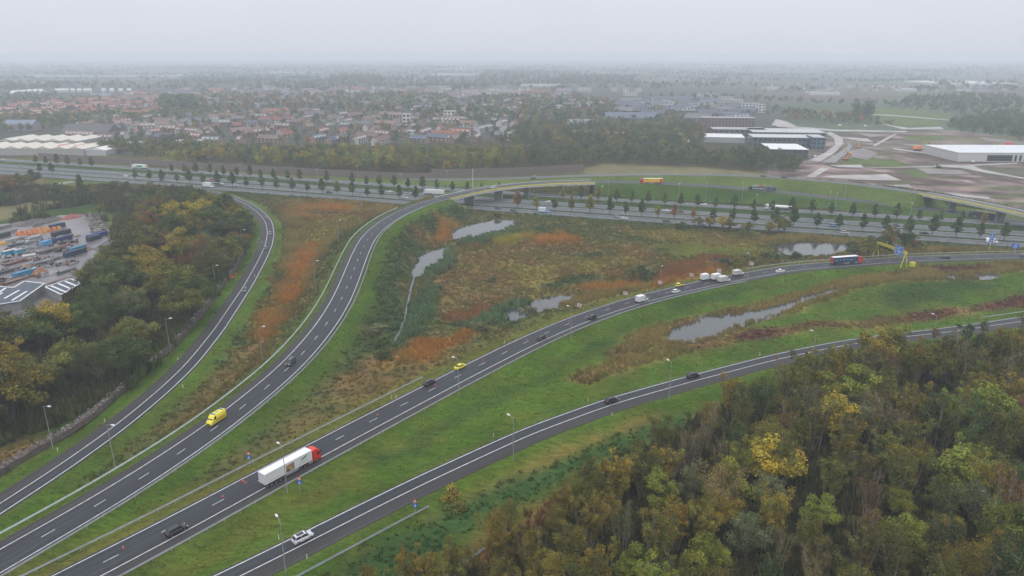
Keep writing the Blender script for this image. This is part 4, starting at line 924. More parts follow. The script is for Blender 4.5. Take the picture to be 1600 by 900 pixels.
# ------------------------------------------------------------------ guard rails
def sub(P, px0, px1, py0=-1e9, py1=1e9):
    p = px_of(P); k = np.where((p[:, 0] >= px0) & (p[:, 0] <= px1) & (p[:, 1] >= py0) & (p[:, 1] <= py1) & (P[:, 1] > 20))[0]
    return P[k[0]:k[-1] + 1]
def guardrail(P, off, label, group='guard rails along the slip roads', m=None, sides=(1,), post_every=4.0, maxpost=60, z=0.0, hgt=.75):
    m = m or M['steel']; Q = offset(resample(P, 2.0), off); o = empty('guard_rail', tuple(Q[0]), 0, label, 'guard rail', group); O = Q[0]
    n = len(Q); Nn = normals(Q)
    for sd in sides:
        prof = [(.0, -.16), (.05, -.08), (.0, 0), (.05, .08), (.0, .16), (-.03, .16), (-.03, -.16)]
        rings = []
        for k in range(n):
            c = Q[k]; rings.append([(c[0] - O[0] + Nn[k][0] * sd * (.16 + a), c[1] - O[1] + Nn[k][1] * sd * (.16 + a), c[2] - O[2] + hgt + b + z) for a, b in prof])
        b_ = MB(); b_.loft(rings); b_.build('rail_beam', m, o)
    Lq = resample(Q, post_every); pm = MB().box((0, 0, .38 + z), (.12, .16, .95)).mesh('post', M['steel'])
    d = Lq[:, 1]; order = np.argsort(d); keep = set(order[:maxpost].tolist()); rest = MB()
    for i, c in enumerate(Lq):
        if i in keep: link('post', pm, o, (c[0] - O[0], c[1] - O[1], c[2] - O[2]))
        else: rest.box((c[0] - O[0], c[1] - O[1], c[2] - O[2] + .38 + z), (.12, .16, .95))
    if rest.v: r_ = rest.build('posts', M['steel'], o); r_['kind'] = 'stuff'
    return o
guardrail(sub(RD['B'], -200, 640, 300), 8.3, 'pale galvanised guard rail on the outer bend of the two-lane slip road', m=M['steelw'], sides=(1, -1), z=-.1)
guardrail(sub(RD['B'], -200, 690, 300), -5.7, 'guard rail along the inner, grassy edge of the two-lane slip road', sides=(1, -1), z=-.1)
guardrail(sub(RD['C'], -200, 690, 560), 8.0, 'guard rail left of the connecting road, ending before the yellow car', sides=(-1, 1), z=-.3)
guardrail(sub(RD['C'], -200, 1150, 400), -7.5, 'long guard rail on the shoulder side under the white truck', sides=(1, -1), z=-.1)
guardrail(sub(RD['C'], 1180, 1700, 300), 7.2, 'guard rail behind the red and blue truck and through the gantry', sides=(-1,), z=-.3)
guardrail(sub(RD['D'], 400, 640, 740), -11.0, 'short guard rail on the nettle bank below the silver car', sides=(1, -1), z=-1.0)
guardrail(sub(RD['D'], 1540, 1800, 400), 4.0, 'guard rail by the far right bend of the single-lane road', sides=(-1,), z=-.4)
for off, lab in ((28.75, 'central guard rail between the two middle carriageways'), (12.2, 'guard rail at the nearer tree row'), (56.0, 'guard rail behind the farther tree row')):
    guardrail(mway(off, -420, 760, 8), 0, lab, 'guard rails of the motorway', sides=(1,), post_every=8, maxpost=20, hgt=.7)

# ------------------------------------------------------------------ flyovers
def flyover(P, e0, e1, piers, label, z_bot=-1.2, ring_n=None):
    o = empty('flyover_bridge', tuple(P[0]), 0, label, 'bridge'); O = P[0]; n = len(P); Nn = normals(P)
    def cs(prof): return [[(P[k][0] - O[0] + Nn[k][0] * a, P[k][1] - O[1] + Nn[k][1] * a, P[k][2] - O[2] + b) for a, b in prof] for k in range(n)]
    MB().loft(cs([(e0 + .7, -.08), (e0 + .7, -.9), (e0 + 2.2, -1.5), (e1 - 2.2, -1.5), (e1 - .7, -.9), (e1 - .7, -.08)])).build('deck', M['concrete_d'], o)
    for s_, e in ((1, e0), (-1, e1)):
        MB().loft(cs([(e, .18), (e, -1.35), (e + .3 * s_, -1.35), (e + .72 * s_, -.9), (e + .72 * s_, .10), (e + .4 * s_, .18)])).build('edge_beam', M['concrete'], o)
        if s_ > 0: MB().loft(cs([(e - .05, .0), (e - .05, .62), (e + .14, .62), (e + .14, .19)])).build('yellow_rail', M['bridge_yellow'], o)
        b_ = MB()
        for k in range(0, n, 2):
            c = P[k]; x, y = c[0] - O[0] + Nn[k][0] * (e + .25 * s_), c[1] - O[1] + Nn[k][1] * (e + .25 * s_); b_.box((x, y, c[2] - O[2] + .6), (.1, .1, 1.1))
        b_.loft(cs([(e + .2 * s_, 1.0), (e + .2 * s_, 1.16), (e + .3 * s_, 1.16), (e + .3 * s_, 1.0)])); b_.build('handrail', M['steel'], o)
    for f in piers:
        k = int(f * (n - 1)); c = P[k]; ang = math.atan2(Nn[k][1], Nn[k][0]); hh = c[2] - 1.5 - z_bot
        MB().box((c[0] - O[0], c[1] - O[1], -O[2] + z_bot + hh / 2), (e1 - e0 - 4.5, .9, hh), ang, taper=1.08).build('pier', M['concrete_d'], o)
    for k, sg in ((0, 1), (n - 1, -1)):
        c = P[k]; ang = math.atan2(Nn[k][1], Nn[k][0]); MB().box((c[0] - O[0], c[1] - O[1], c[2] - O[2] - 2.4), (e1 - e0 - 1.0, 1.2, 3.0), ang).build('abutment', M['concrete_d'], o)
    return o
flyover(sub(RD['B'], 690, 928, 200, 330), -5.6, 7.4, (.22, .42, .62, .82), 'long curved concrete flyover with yellow edge over the motorway')
flyover(sub(RD['F'], 1440, 1760, 200, 400), -5.9, 5.4, (.18, .42, .70, .92), 'concrete flyover with yellow edge at the right picture edge')

# ------------------------------------------------------------------ noise barrier behind the motorway
nb = empty('noise_barrier', (0, 0, 0), 0, 'long brown slatted noise barrier between motorway and strip wood', 'noise barrier')
def wall_line(pts_px, hgt, thick, m, parent, name, z=-1.0, lean=0.0):
    Q = np.column_stack([GP(pts_px, z), np.full(len(pts_px), z)]); Q = resample(Q, 6.0); n = len(Q); Nn = normals(Q); rings = []
    for k in range(n):
        c = Q[k]; rings.append([(c[0] + Nn[k][0] * a, c[1] + Nn[k][1] * a, z + b) for a, b in ((-thick / 2, 0), (-thick / 2 + lean, hgt), (thick / 2 + lean, hgt), (thick / 2, 0))])
    b_ = MB(); b_.loft(rings)
    return b_.build(name, m, parent), Q
mslat = mat('slatted_barrier', (.135, .10, .092), .9, var=.1)
_m = mslat.node_tree; _b2 = _m.nodes['Principled BSDF']; wv = _m.nodes.new('ShaderNodeTexWave'); wv.inputs['Scale'].default_value = .35; wv.inputs['Distortion'].default_value = 1.5; wv.bands_direction = 'DIAGONAL'
_tc = _m.nodes.new('ShaderNodeTexCoord'); _m.links.new(_tc.outputs['Object'], wv.inputs['Vector'])
_cr = _m.nodes.new('ShaderNodeMix'); _cr.data_type = 'RGBA'; _cr.inputs[6].default_value = (.085, .068, .056, 1); _cr.inputs[7].default_value = (.17, .14, .125, 1)
_m.links.new(wv.outputs['Fac'], _cr.inputs[0]); _m.links.new(_cr.outputs[2], _b2.inputs['Base Color'])
wall_line([(60,248),(140,253),(240,259),(330,264.5),(400,268.5),(470,272.5),(560,278),(640,281),(700,280.5)], 5.5, .5, mslat, nb, 'panel_wall', lean=.8)
wall_line([(674,276),(720,276.5),(800,274.5),(860,271.5),(912,268.2)], 6.5, .5, mslat, nb, 'panel_wall', lean=.8, z=.5)
# ------------------------------------------------------------------ rubble-filled low wall along the exit road
gw = empty('gabion_wall', (0, 0, 0), 0, 'dark rubble and timber wall running along the verge of the exit road', 'wall')
GWP = [(386,372),(391,352),(388,340),(374,325)]
gwl = [(-40,768),(0,735),(60,703),(130,662),(200,600),(262,548),(310,495),(345,447),(372,410),(386,378),(390,356),(386,340),(372,324)]
Qg = smooth(np.column_stack([GP(gwl, -.8), np.full(len(gwl), -.8)]), 1.2, 12); Ng = normals(Qg); rg = np.random.default_rng(4); rings = []
for k in range(len(Qg)):
    c = Qg[k]; t1 = rg.uniform(.9, 1.25); rings.append([(c[0] + Ng[k][0] * a, c[1] + Ng[k][1] * a, -1.0 + b) for a, b in ((-1.3, 0), (-1.0 * t1, 1.5 + rg.uniform(-.15, .15)), (-.1, 1.75 + rg.uniform(-.25, .3)), (.9 * t1, 1.5 + rg.uniform(-.15, .15)), (1.3, 0))])
MB().loft(rings).build('rubble_core', M['wood_br'], gw)
b_ = MB(); bb = MB()
for k in range(2, len(Qg) - 1):
    c = Qg[k]; ang = math.atan2(Ng[k][1], Ng[k][0])
    if k % 2 == 0: b_.bar((c[0] - Ng[k][0] * rg.uniform(.9, 1.3), c[1] - Ng[k][1] * 1.1, .75 + rg.uniform(-.1, .2)), (c[0] + Ng[k][0] * rg.uniform(.9, 1.4), c[1] + Ng[k][1] * 1.1, .85 + rg.uniform(-.1, .2)), .18)
    for _ in range(2):
        u = rg.uniform(-.9, .9); bb.box((c[0] + Ng[k][0] * u + rg.uniform(-.5, .5), c[1] + Ng[k][1] * u + rg.uniform(-.5, .5), .72 + rg.uniform(-.1, .15)), (rg.uniform(.3, .9), rg.uniform(.2, .4), .3), rg.uniform(0, 3))
b_.build('timber_frame', M['bark'], gw); _s = bb.build('stones', M['concrete_d'], gw); _s['kind'] = 'stuff'

# ------------------------------------------------------------------ lamp posts
def make_lamp(h=12.5, arms=1):
    o = empty('street_lamp'); MB().tube((0, 0, -.6), (0, 0, h), .11, .06, 8).tube((0, 0, -.6), (0, 0, .9), .15, .15, 8).build('post', M['steel'], o)
    for s_ in ((1,) if arms == 1 else (1, -1)):
        MB().bar((0, 0, h - .1), (s_ * 1.3, 0, h + .12), .07).build('arm', M['steel'], o)
        rings = []
        for x_, w_, t_ in ((0, .09, .06), (.15, .22, .1), (.7, .26, .12), (1.05, .18, .07)):
            X_ = s_ * (1.2 + x_); rings.append([(X_, -w_, h + .08), (X_, -w_ * .7, h + .08 + t_ * 1.6), (X_, w_ * .7, h + .08 + t_ * 1.6), (X_, w_, h + .08), (X_, 0, h + .02)])
        MB().loft(rings).build('lamp_head', M['lamp_head'], o)
    return o
lamp1 = make_lamp(12.5, 1); lamp2 = make_lamp(12.5, 2); used = set()
def place(proto, x, y, z, rz, label, cat, group):
    o = proto if proto.name not in used else copy_tree(proto); used.add(proto.name)
    o.location = (x, y, z); o.rotation_euler = (0, 0, rz); return tag(o, label, cat, group)
def nearest(k, x, y):
    P = RD[k]; i = int(np.argmin(np.hypot(P[:, 0] - x, P[:, 1] - y))); i = min(max(i, 1), len(P) - 2); d = P[i + 1] - P[i - 1]; return math.atan2(d[1], d[0]), P[i][2], P[i]
for px, py, rd, side, lab in [(82,697,'A',-1,'tall lamp post on the wall side of the exit road, nearest the camera'),(180,730,'B',-1,'tall lamp post between the exit road and the slip road, near the bottom left'),
    (266,547,'A',-1,'lamp post beside the rubble wall in front of the pale willow'),(338,455,'A',-1,'lamp post by the rubble wall at the silvery willow'),(380,393,'A',-1,'lamp post at the wood tip beside the bend of the exit road'),
    (411,570,'B',-1,'lamp post left of the dark car on the slip road'),(495,468,'B',-1,'lamp post on the bank left of the slip road bend'),(530,395,'B',-1,'lamp post on the orange reed bank, highest on the slip road'),(563,362,'B',-1,'small lamp post near the reeds by the motorway'),
    (449,770,'C',1,'lamp post standing in front of the long white truck'),(447,898,'D',1,'lamp post at the bottom edge beside the silver car'),(717,620,'C',1,'lamp post below the yellow car'),(802,721,'D',-1,'lamp post on the verge of the single-lane road near the nettle bank'),
    (892,530,'C',1,'lamp post on the shoulder below the two dark cars'),(1045,627,'D',-1,'lamp post between the two black cars of the single-lane road'),(1268,572,'D',-1,'lamp post rising over the bramble strip'),(1455,541,'D',-1,'lamp post head over the brambles right of the tallest tree'),(1168,440,'C',-1,'lamp post behind the last white van'),(1030,462,'C',-1,'lamp post behind the second yellow car')]:
    x, y = G(px, py, -.3); a, _, c = nearest(rd, x, y); z = float(tz(np.array([x]), np.array([y]))[0])
    place(lamp1, x, y, z, math.atan2(c[1] - y, c[0] - x), lab, 'lamp post', 'single-arm lamp posts along the slip roads')
for i, px in enumerate([(100,),(205,),(262,),(330,),(378,),(430,),(497,),(560,),(628,),(700,),(765,),(835,),(940,),(1060,),(1180,),(1294,),(1420,),(1545,)]):
    px = px[0]; off = 45.5 if i % 2 == 0 else 72.5; x, y = mw_point(s_of_px(px, off), off)
    if 690 < px < 900 and off < 50: continue
    place(lamp2, x, y, -.3, math.atan2(MN[1], MN[0]), f'double-armed lamp post, number {i + 1} from the left along the motorway', 'lamp post', 'double-armed lamp posts of the motorway')
for i, (px, py) in enumerate([(950,300),(1103,300),(1160,300),(1305,318),(1200,272),(1320,300)]):
    x, y = G(px, py + 6, 2); a, zz, c = nearest('B', x, y); z = float(tz(np.array([x]), np.array([y]))[0])
    place(lamp1, x, y, z, math.atan2(c[1] - y, c[0] - x), f'distant lamp post, number {i + 1} from the left on the green bank beyond the flyover', 'lamp post', 'lamp posts on the green bank')
x, y = G(739, 293, 0); MB().tube((0, 0, -.5), (0, 0, 14), .22, .16, 10).tube((0, 0, 14), (0, 0, 14.4), .3, .3, 10).build('white_mast', M['white'], None, (x, y, 0)); tag(bpy.data.objects['white_mast'], 'plain white mast beside the start of the flyover', 'mast')

# ------------------------------------------------------------------ marker posts, cones, signs
def marker_mesh():
    o = empty('marker_post'); MB().box((0, 0, .55), (.16, .10, 1.1), taper=.9).build('post', M['white'], o); MB().box((0, -.005, .86), (.165, .115, .16)).build('reflector', M['yellow'], o); return o
mk = marker_mesh()
for i, (px, py, lab) in enumerate([(164,660,'beside the exit road, nearest the camera'),(278,563,'beside the exit road left edge, halfway along the wall'),(286,606,'right of the exit road, above the yellow ambulance'),(90,704,'beside the exit road wall at the bottom left'),
    (612,623,'above the traffic cone on the connecting road'),(619,624,'left of the dark estate car'),(788,537,'above the road past the yellow car'),(912,484,'below the warning boards'),(1011,455,'just left of the second yellow car'),
    (436,843,'left of the silver car'),(480,874,'below the silver car'),(919,627,'above the black car of the single-lane road'),(956,650,'below the first black car'),(1187,555,'near where trees hide the single-lane road'),(771,682,'above the lamp post by the single-lane road'),
    (1232,409,'behind the white saloon'),(1390,398,'under the gantry'),(1537,395,'near the right edge'),(404,375,'inside the bend of the exit road'),(410,380,'inside the bend of the exit road, lower one'),(398,433,'at the exit road below the three cars')]):
    x, y = G(px, py, -.2); z = float(tz(np.array([x]), np.array([y]))[0]); place(mk, x, y, z, 0, 'white roadside marker post ' + lab, 'marker post', 'white marker posts with yellow reflector')
def cone_proto():
    o = empty('traffic_cone'); MB().box((0, 0, .03), (.42, .42, .06)).build('base', M['red'], o)
    MB().tube((0, 0, .06), (0, 0, .34), .15, .11, 10).tube((0, 0, .5), (0, 0, .78), .075, .03, 10).build('cone_body', M['red'], o); MB().tube((0, 0, .335), (0, 0, .505), .112, .073, 10).build('white_band', M['white'], o); o.scale = (1.0,) * 3; return o
cn = cone_proto()
for px, py, lab in [(193,857,'red and white cone right of the bottom-left lane line'),(348,777,'red and white cone beside a lane dash below the truck'),(380,753,'leftmost of the three cones behind the truck'),(384,755,'middle of the three cones behind the truck'),(376,751,'uppermost cone behind the truck'),
    (590,649,'red and white cone above the lane dash, right of the truck'),(680,603,'cone beside the dark estate car'),(755,564,'cone past the yellow car'),(823,532,'cone before the dark car in the curve'),(889,503,'cone between the two dark cars'),(950,481,'cone behind the white van'),(1069,447,'cone by the second yellow car')]:
    x, y = G(px, py, 0); place(cn, x, y, .012, 0, lab, 'traffic cone', 'red and white cones on the connecting road')
def board_sign(name, loc, rz, parts, label, cat, group=None, hgt=2.2, pole=True):
    o = empty(name, loc, rz, label, cat, group)
    if pole: MB().tube((0, 0, -.5), (0, 0, hgt), .05, .05, 8).build('post', M['steel'], o)
    for nm, shape, m_, c, s_ in parts:
        if shape == 'disc': MB().tube((c[0], -.06 - c[2] * 0, c[1]), (c[0], -.09, c[1]), s_[0], s_[0], 20).build(nm, m_, o)
        elif shape == 'tri':
            b_ = MB(); r_ = s_[0]; ring = [(c[0] + r_ * math.cos(a), 0, c[1] + r_ * math.sin(a)) for a in (math.pi / 2, math.pi * 7 / 6, math.pi * 11 / 6)]
            b_.loft([[(p[0], -.06 - s_[1], p[2]) for p in ring], [(p[0], -.08 - s_[1], p[2]) for p in ring]]); b_.build(nm, m_, o)
        else: MB().box((c[0], -.07 - c[2], c[1]), (s_[0], .03, s_[1])).build(nm, m_, o)
    return o
for px, py, lab in [(390,724,'red triangle over blue round arrow sign on the grass left of the white truck'),(469,764,'red triangle over blue arrow sign in front of the guard rail below the white truck'),(649,800,'red triangle over blue arrow sign on the verge of the single-lane road')]:
    x, y = G(px, py, 0); board_sign('road_works_sign', (x, y, -.2), math.atan2(-x, y) * 1.0 + math.pi * 0, [
        ('triangle_plate', 'tri', M['red'], (0, 3.1), (.75, 0)), ('triangle_face', 'tri', M['white'], (0, 3.06), (.42, .025)), ('arrow_plate', 'disc', M['blue'], (0, 2.0, 0), (.62,)),
        ('arrow', 'box', M['white'], (0, 2.0, .035), (.14, .7)), ('arrow_head', 'box', M['white'], (-.14, 1.78, .037), (.34, .14)), ('arrow_head', 'box', M['white'], (.14, 1.78, .039), (.34, .14))], lab, 'road sign', None, 2.9)
for px, py, lab in [(905,482,'left one of the row of white and red warning boards above the connecting road'),(977,463,'second white and red warning board above the connecting road'),(1031,446,'third white and red warning board, by the second yellow car'),(1080,434,'fourth white and red warning board, above the vans'),(1123,427,'fifth white and red warning board, above the van group'),(1174,416,'last white and red warning board, right of the vans')]:
    x, y = G(px, py, -.2); board_sign('warning_board', (x, y, -.4), math.atan2(-x, y), [('board', 'box', M['white'], (-.45, 1.7, 0), (.75, 1.5)), ('board', 'box', M['white'], (.55, 1.5, 0), (.75, 1.5)), ('red_stripe', 'box', M['red'], (-.45, 1.7, .03), (.3, 1.0)), ('red_stripe', 'box', M['red'], (.55, 1.5, .03), (.3, 1.0))], lab, 'warning board', 'white and red warning boards above the connecting road', 2.2)
# yellow electrical cabinets
for px, py, s_, lab in [(1425,416,2.2,'yellow cabinet right of the gantry leg'),(725,328,2.4,'yellow cabinet under the near end of the flyover')]:
    x, y = G(px, py, -.2); o = empty('cabinet', (x, y, -.3), .2, lab, 'cabinet'); MB().box((0, 0, s_ * .45), (s_, s_ * .7, s_ * .9)).build('housing', M['yellow'], o); MB().box((0, -s_ * .36, s_ * .45), (s_ * .8, .04, s_ * .7)).build('door', M['yellow'], o); MB().box((0, 0, s_ * .93), (s_ * 1.06, s_ * .76, .1)).build('lid', M['yellow'], o)
# ------------------------------------------------------------------ yellow sign gantry over the connecting road
gL = G(1368, 399.5, 0); gR = G(1412, 416.5, 0); gd = gR - gL; gl = np.linalg.norm(gd); ga = math.atan2(gd[1], gd[0])
gan = empty('sign_gantry', (gL[0], gL[1], 0), ga, 'yellow A-frame gantry across the connecting road', 'gantry'); GHT = 6.6
for x_ in (0, gl):
    for s_ in (1, -1): MB().bar((x_, s_ * 1.75, -.6), (x_, s_ * .2, GHT), .34).build('leg', M['yellow'], gan)
    MB().box((x_, 0, GHT + .1), (.9, 1.2, .5)).build('head_plate', M['yellow'], gan)
b_ = MB()
for yy in (-.45, .45):
    for zz in (GHT - .15, GHT + .75): b_.bar((0, yy, zz), (gl, yy, zz), .16)
    nseg = 12
    for k in range(nseg): b_.bar((gl * k / nseg, yy, GHT - .15 + (.9 if k % 2 else 0)), (gl * (k + 1) / nseg, yy, GHT + .75 - (.9 if k % 2 else 0)), .1)
b_.build('truss', M['yellow'], gan)
# the sign faces traffic that comes up the road, i.e. towards the camera side
ca_, sa_ = math.cos(-ga), math.sin(-ga)
sg = empty('direction_sign', (gL[0] + gd[0] * .80, gL[1] + gd[1] * .80, 0), ga, 'large blue direction sign with white lines of text on the yellow gantry', 'road sign')
SW, SH, SZ = 5.6, 4.4, 7.0; face = -.75
MB().box((0, face, SZ), (SW, .12, SH)).build('panel', M['blue'], sg)
MB().box((0, face - .07, SZ + SH / 2 - .06), (SW, .03, .1)).box((0, face - .07, SZ - SH / 2 + .06), (SW, .03, .1)).box((-SW / 2 + .06, face - .072, SZ), (.1, .03, SH)).box((SW / 2 - .06, face - .072, SZ), (.1, .03, SH)).build('border', M['white'], sg)
rg = np.random.default_rng(9); b_ = MB()
for k in range(5):
    x0 = -.9 if k else -.4; ln = [1.9, 1.2, 2.6, 2.9, 1.7][k]
    xx = x0
    while xx < x0 + ln: wv_ = rg.uniform(.16, .3); b_.box((xx + wv_ / 2, face - .08, SZ + 1.5 - k * .72), (wv_, .03, .32)); xx += wv_ + .09
b_.build('text_lines', M['white'], sg)
MB().box((-1.9, face - .082, SZ - .3), (.2, .03, 2.6)).box((-1.55, face - .083, SZ + .9), (.7, .03, .2)).box((-2.0, face - .084, SZ + 1.1), (.5, .03, .2)).box((-2.1, face - .085, SZ - .9), (.4, .03, .2)).build('arrow', M['white'], sg)
for i, f in enumerate((.30, .46)):
    o = empty('matrix_sign', (gL[0] + gd[0] * f, gL[1] + gd[1] * f, 0), ga, ('left' if i == 0 else 'right') + ' dark lane signal box hanging under the gantry truss', 'lane signal', 'dark signal boxes on the gantry')
    MB().box((0, .1, GHT - .75), (1.9, .9, 1.5)).build('housing', M['dark'], o); MB().box((0, .62, GHT - .75), (1.3, .06, 1.0)).build('screen', M['glass'], o); MB().bar((0, 0, GHT), (0, 0, GHT + .5), .15).build('bracket', M['steel'], o)
for px, py, w_, h_, hz_, lab, tilt in [(1546,390,1.9,4.4,6.0,'tall blue road sign on a white pole in front of the white van',-.4),(1585,391,3.2,2.6,2.2,'small blue road sign near the right picture edge',-.5)]:
    x, y = G(px, py, -.5); o = empty('road_sign', (x, y, -.6), tilt, lab, 'road sign'); MB().tube((0, .1, -.3), (0, .1, hz_ + h_ * .5), .12, .12, 8).build('post', M['white'], o)
    MB().box((0, 0, hz_ + h_ * .1), (w_, .1, h_)).build('panel', M['blue'], o); b_ = MB()
    for k in range(4): b_.box((rg.uniform(-.1, .2), -.06, hz_ + h_ * .1 + h_ * (.36 - .22 * k)), (w_ * rg.uniform(.4, .7), .03, h_ * .07))
    b_.build('text_lines', M['white'], o)
# ------------------------------------------------------------------ vehicles
def wheel_meshes(r=.32, w_=.22):
    t = MB().tube((0, -w_ / 2, 0), (0, w_ / 2, 0), r, r, 16); b = MB().tube((0, -w_ / 2 - .012, 0), (0, w_ / 2 + .012, 0), r * .62, r * .62, 10)
    return t.mesh('tyre', M['rubber'], False), b.mesh('rim', M['rim'], False)
WH = {'car': wheel_meshes(), 'truck': wheel_meshes(.5, .32)}
def add_wheels(o, xs, yw, kind='car', r=.32):
    for x in xs:
        for s_ in (-1, 1):
            t = link('wheel', WH[kind][0], o, (x, s_ * yw, r)); link('rim', WH[kind][1], t)
def yring(x, w0, w1, z0, z1, zs=.5, r=.1):
    """cross-section at x: bottom half-width w0, top half-width w1"""
    zm = z0 + (z1 - z0) * zs
    return [(x, -w0 * .93, z0), (x, -w0, z0 + .12), (x, -w0, zm), (x, -w1, z1 - r * .5), (x, -w1 + r, z1), (x, w1 - r, z1), (x, w1, z1 - r * .5), (x, w0, zm), (x, w0, z0 + .12), (x, w0 * .93, z0)]
SPEC = dict(   # length, width, height, belt, hood length, windscreen run, rear run, rear deck
 hatch=(4.1, 1.76, 1.48, .92, .95, .75, .45, .05), estate=(4.7, 1.82, 1.50, .94, 1.10, .80, .55, .05), suv=(4.5, 1.86, 1.66, 1.05, 1.05, .70, .50, .08), saloon=(4.7, 1.82, 1.43, .92, 1.15, .85, .75, .55), mpv=(4.7, 1.86, 1.75, 1.05, .85, .85, .35, .05))
def car_meshes(spec, pano=False):
    L_, W_, H_, Bz, hood, wsr, rr, deck = SPEC[spec]; w = W_ / 2; xf = L_ / 2; xr = -L_ / 2; z0 = .20
    hx = xf - hood; b = MB()
    st = [(xr, .80, .86, Bz * .80), (xr + .08, .93, .9, Bz * .97), (xr + deck + .15, .99, .93, Bz + .02), (-.3, 1, .94, Bz), (hx, 1, .93, Bz - .02), (hx + hood * .55, .99, .88, Bz - .09), (xf - .18, .93, .80, Bz - .22), (xf, .78, .66, Bz - .36)]
    b.loft([yring(x, w * a, w * c, z0 + (.12 if i in (0, len(st) - 1) else 0), z) for i, (x, a, c, z) in enumerate(st)])
    body = b.mesh('body', M['paint'], True)
    # greenhouse: glass loft, painted roof cap above
    g = MB(); x0, x1 = xr + deck + .06, hx + .08; tx0, tx1 = x0 + rr, x1 - wsr
    def gr(x, z, ww): return [(x, -ww, z), (x, ww, z)]
    V = [(x0, -w * .86, Bz - .03), (x0, w * .86, Bz - .03), (x1, w * .88, Bz - .04), (x1, -w * .88, Bz - .04), (tx0, -w * .70, H_ - .05), (tx0, w * .70, H_ - .05), (tx1, w * .72, H_ - .05), (tx1, -w * .72, H_ - .05)]
    g.v += V; g.f += [(4, 5, 6, 7), (0, 1, 5, 4), (1, 2, 6, 5), (2, 3, 7, 6), (3, 0, 4, 7), (0, 3, 2, 1)]; g.m += [0] * 6
    glass = g.mesh('windows', M['glass'])
    r = MB(); zr = H_ - .05
    r.loft([[(x, -w * k, zr - .02), (x, -w * (k - .08), zr + .045), (x, w * (k - .08), zr + .045), (x, w * k, zr - .02)] for x, k in ((tx0 - .10, .70), (tx0 + .1, .725), ((tx0 + tx1) / 2, .735), (tx1 - .05, .73), (tx1 + .04, .72))])
    # pillars
    for s_ in (-1, 1):
        for (xa, xb, ka, kb) in ((x0 + .02, tx0, .87, .71), ((x0 + x1) / 2 - .15, (tx0 + tx1) / 2 - .1, .885, .725), (x1 - .02, tx1, .885, .73)):
            r.bar((xa, s_ * w * ka, Bz - .02), (xb, s_ * w * kb, zr), .075, .06)
    roof = r.mesh('roof', M['paint'], False)
    pm = MB().box(((tx0 + tx1) / 2, 0, zr + .05), ((tx1 - tx0) * .72, w * 1.05, .02)).mesh('roof_window', M['glass']) if pano else None
    hl = MB(); tl = MB()
    hlm = [MB().box((xf - .13, s_ * w * .66, Bz - .34), (.22, w * .32, .15)).mesh('headlight', M['lamp_clear']) for s_ in (-1, 1)]
    tlm = [MB().box((xr + .04, s_ * w * .74, Bz - .14), (.12, w * .22, .22)).mesh('tail_light', M['lamp_red']) for s_ in (-1, 1)]
    grl = MB().box((xf - .02, 0, .5), (.06, w * .9, .22)).mesh('grille', M['dark']); mir = [MB().box((hx - .25, s_ * (w + .09), Bz + .06), (.14, .18, .13)).mesh('mirror', M['paint']) for s_ in (-1, 1)]
    return dict(body=body, glass=glass, roof=roof, pano=pm, hl=hlm, tl=tlm, grl=grl, mir=mir, wx=(xf - .85, xr + .82), w=w - .1)
CM = {k: car_meshes(k) for k in SPEC}; CM['suv_pano'] = car_meshes('suv', True)
def car(kind, x, y, z, rz, col, label, cat='car', name='car', group=None, s=1.0):
    m = CM[kind]; o = empty(name, (x, y, z), rz, label, cat, group); o.scale = (s,) * 3
    for nm, me in (('body', m['body']), ('windows', m['glass']), ('roof', m['roof']), ('grille', m['grl'])):
        c = link(nm, me, o); c.color = (*col, 1)
    if m['pano']: link('roof_window', m['pano'], o)
    for me in m['hl']: link('headlight', me, o)
    for me in m['tl']: link('tail_light', me, o)
    for me in m['mir']: c = link('mirror', me, o); c.color = (*col, 1)
    add_wheels(o, m['wx'], m['w']); return o
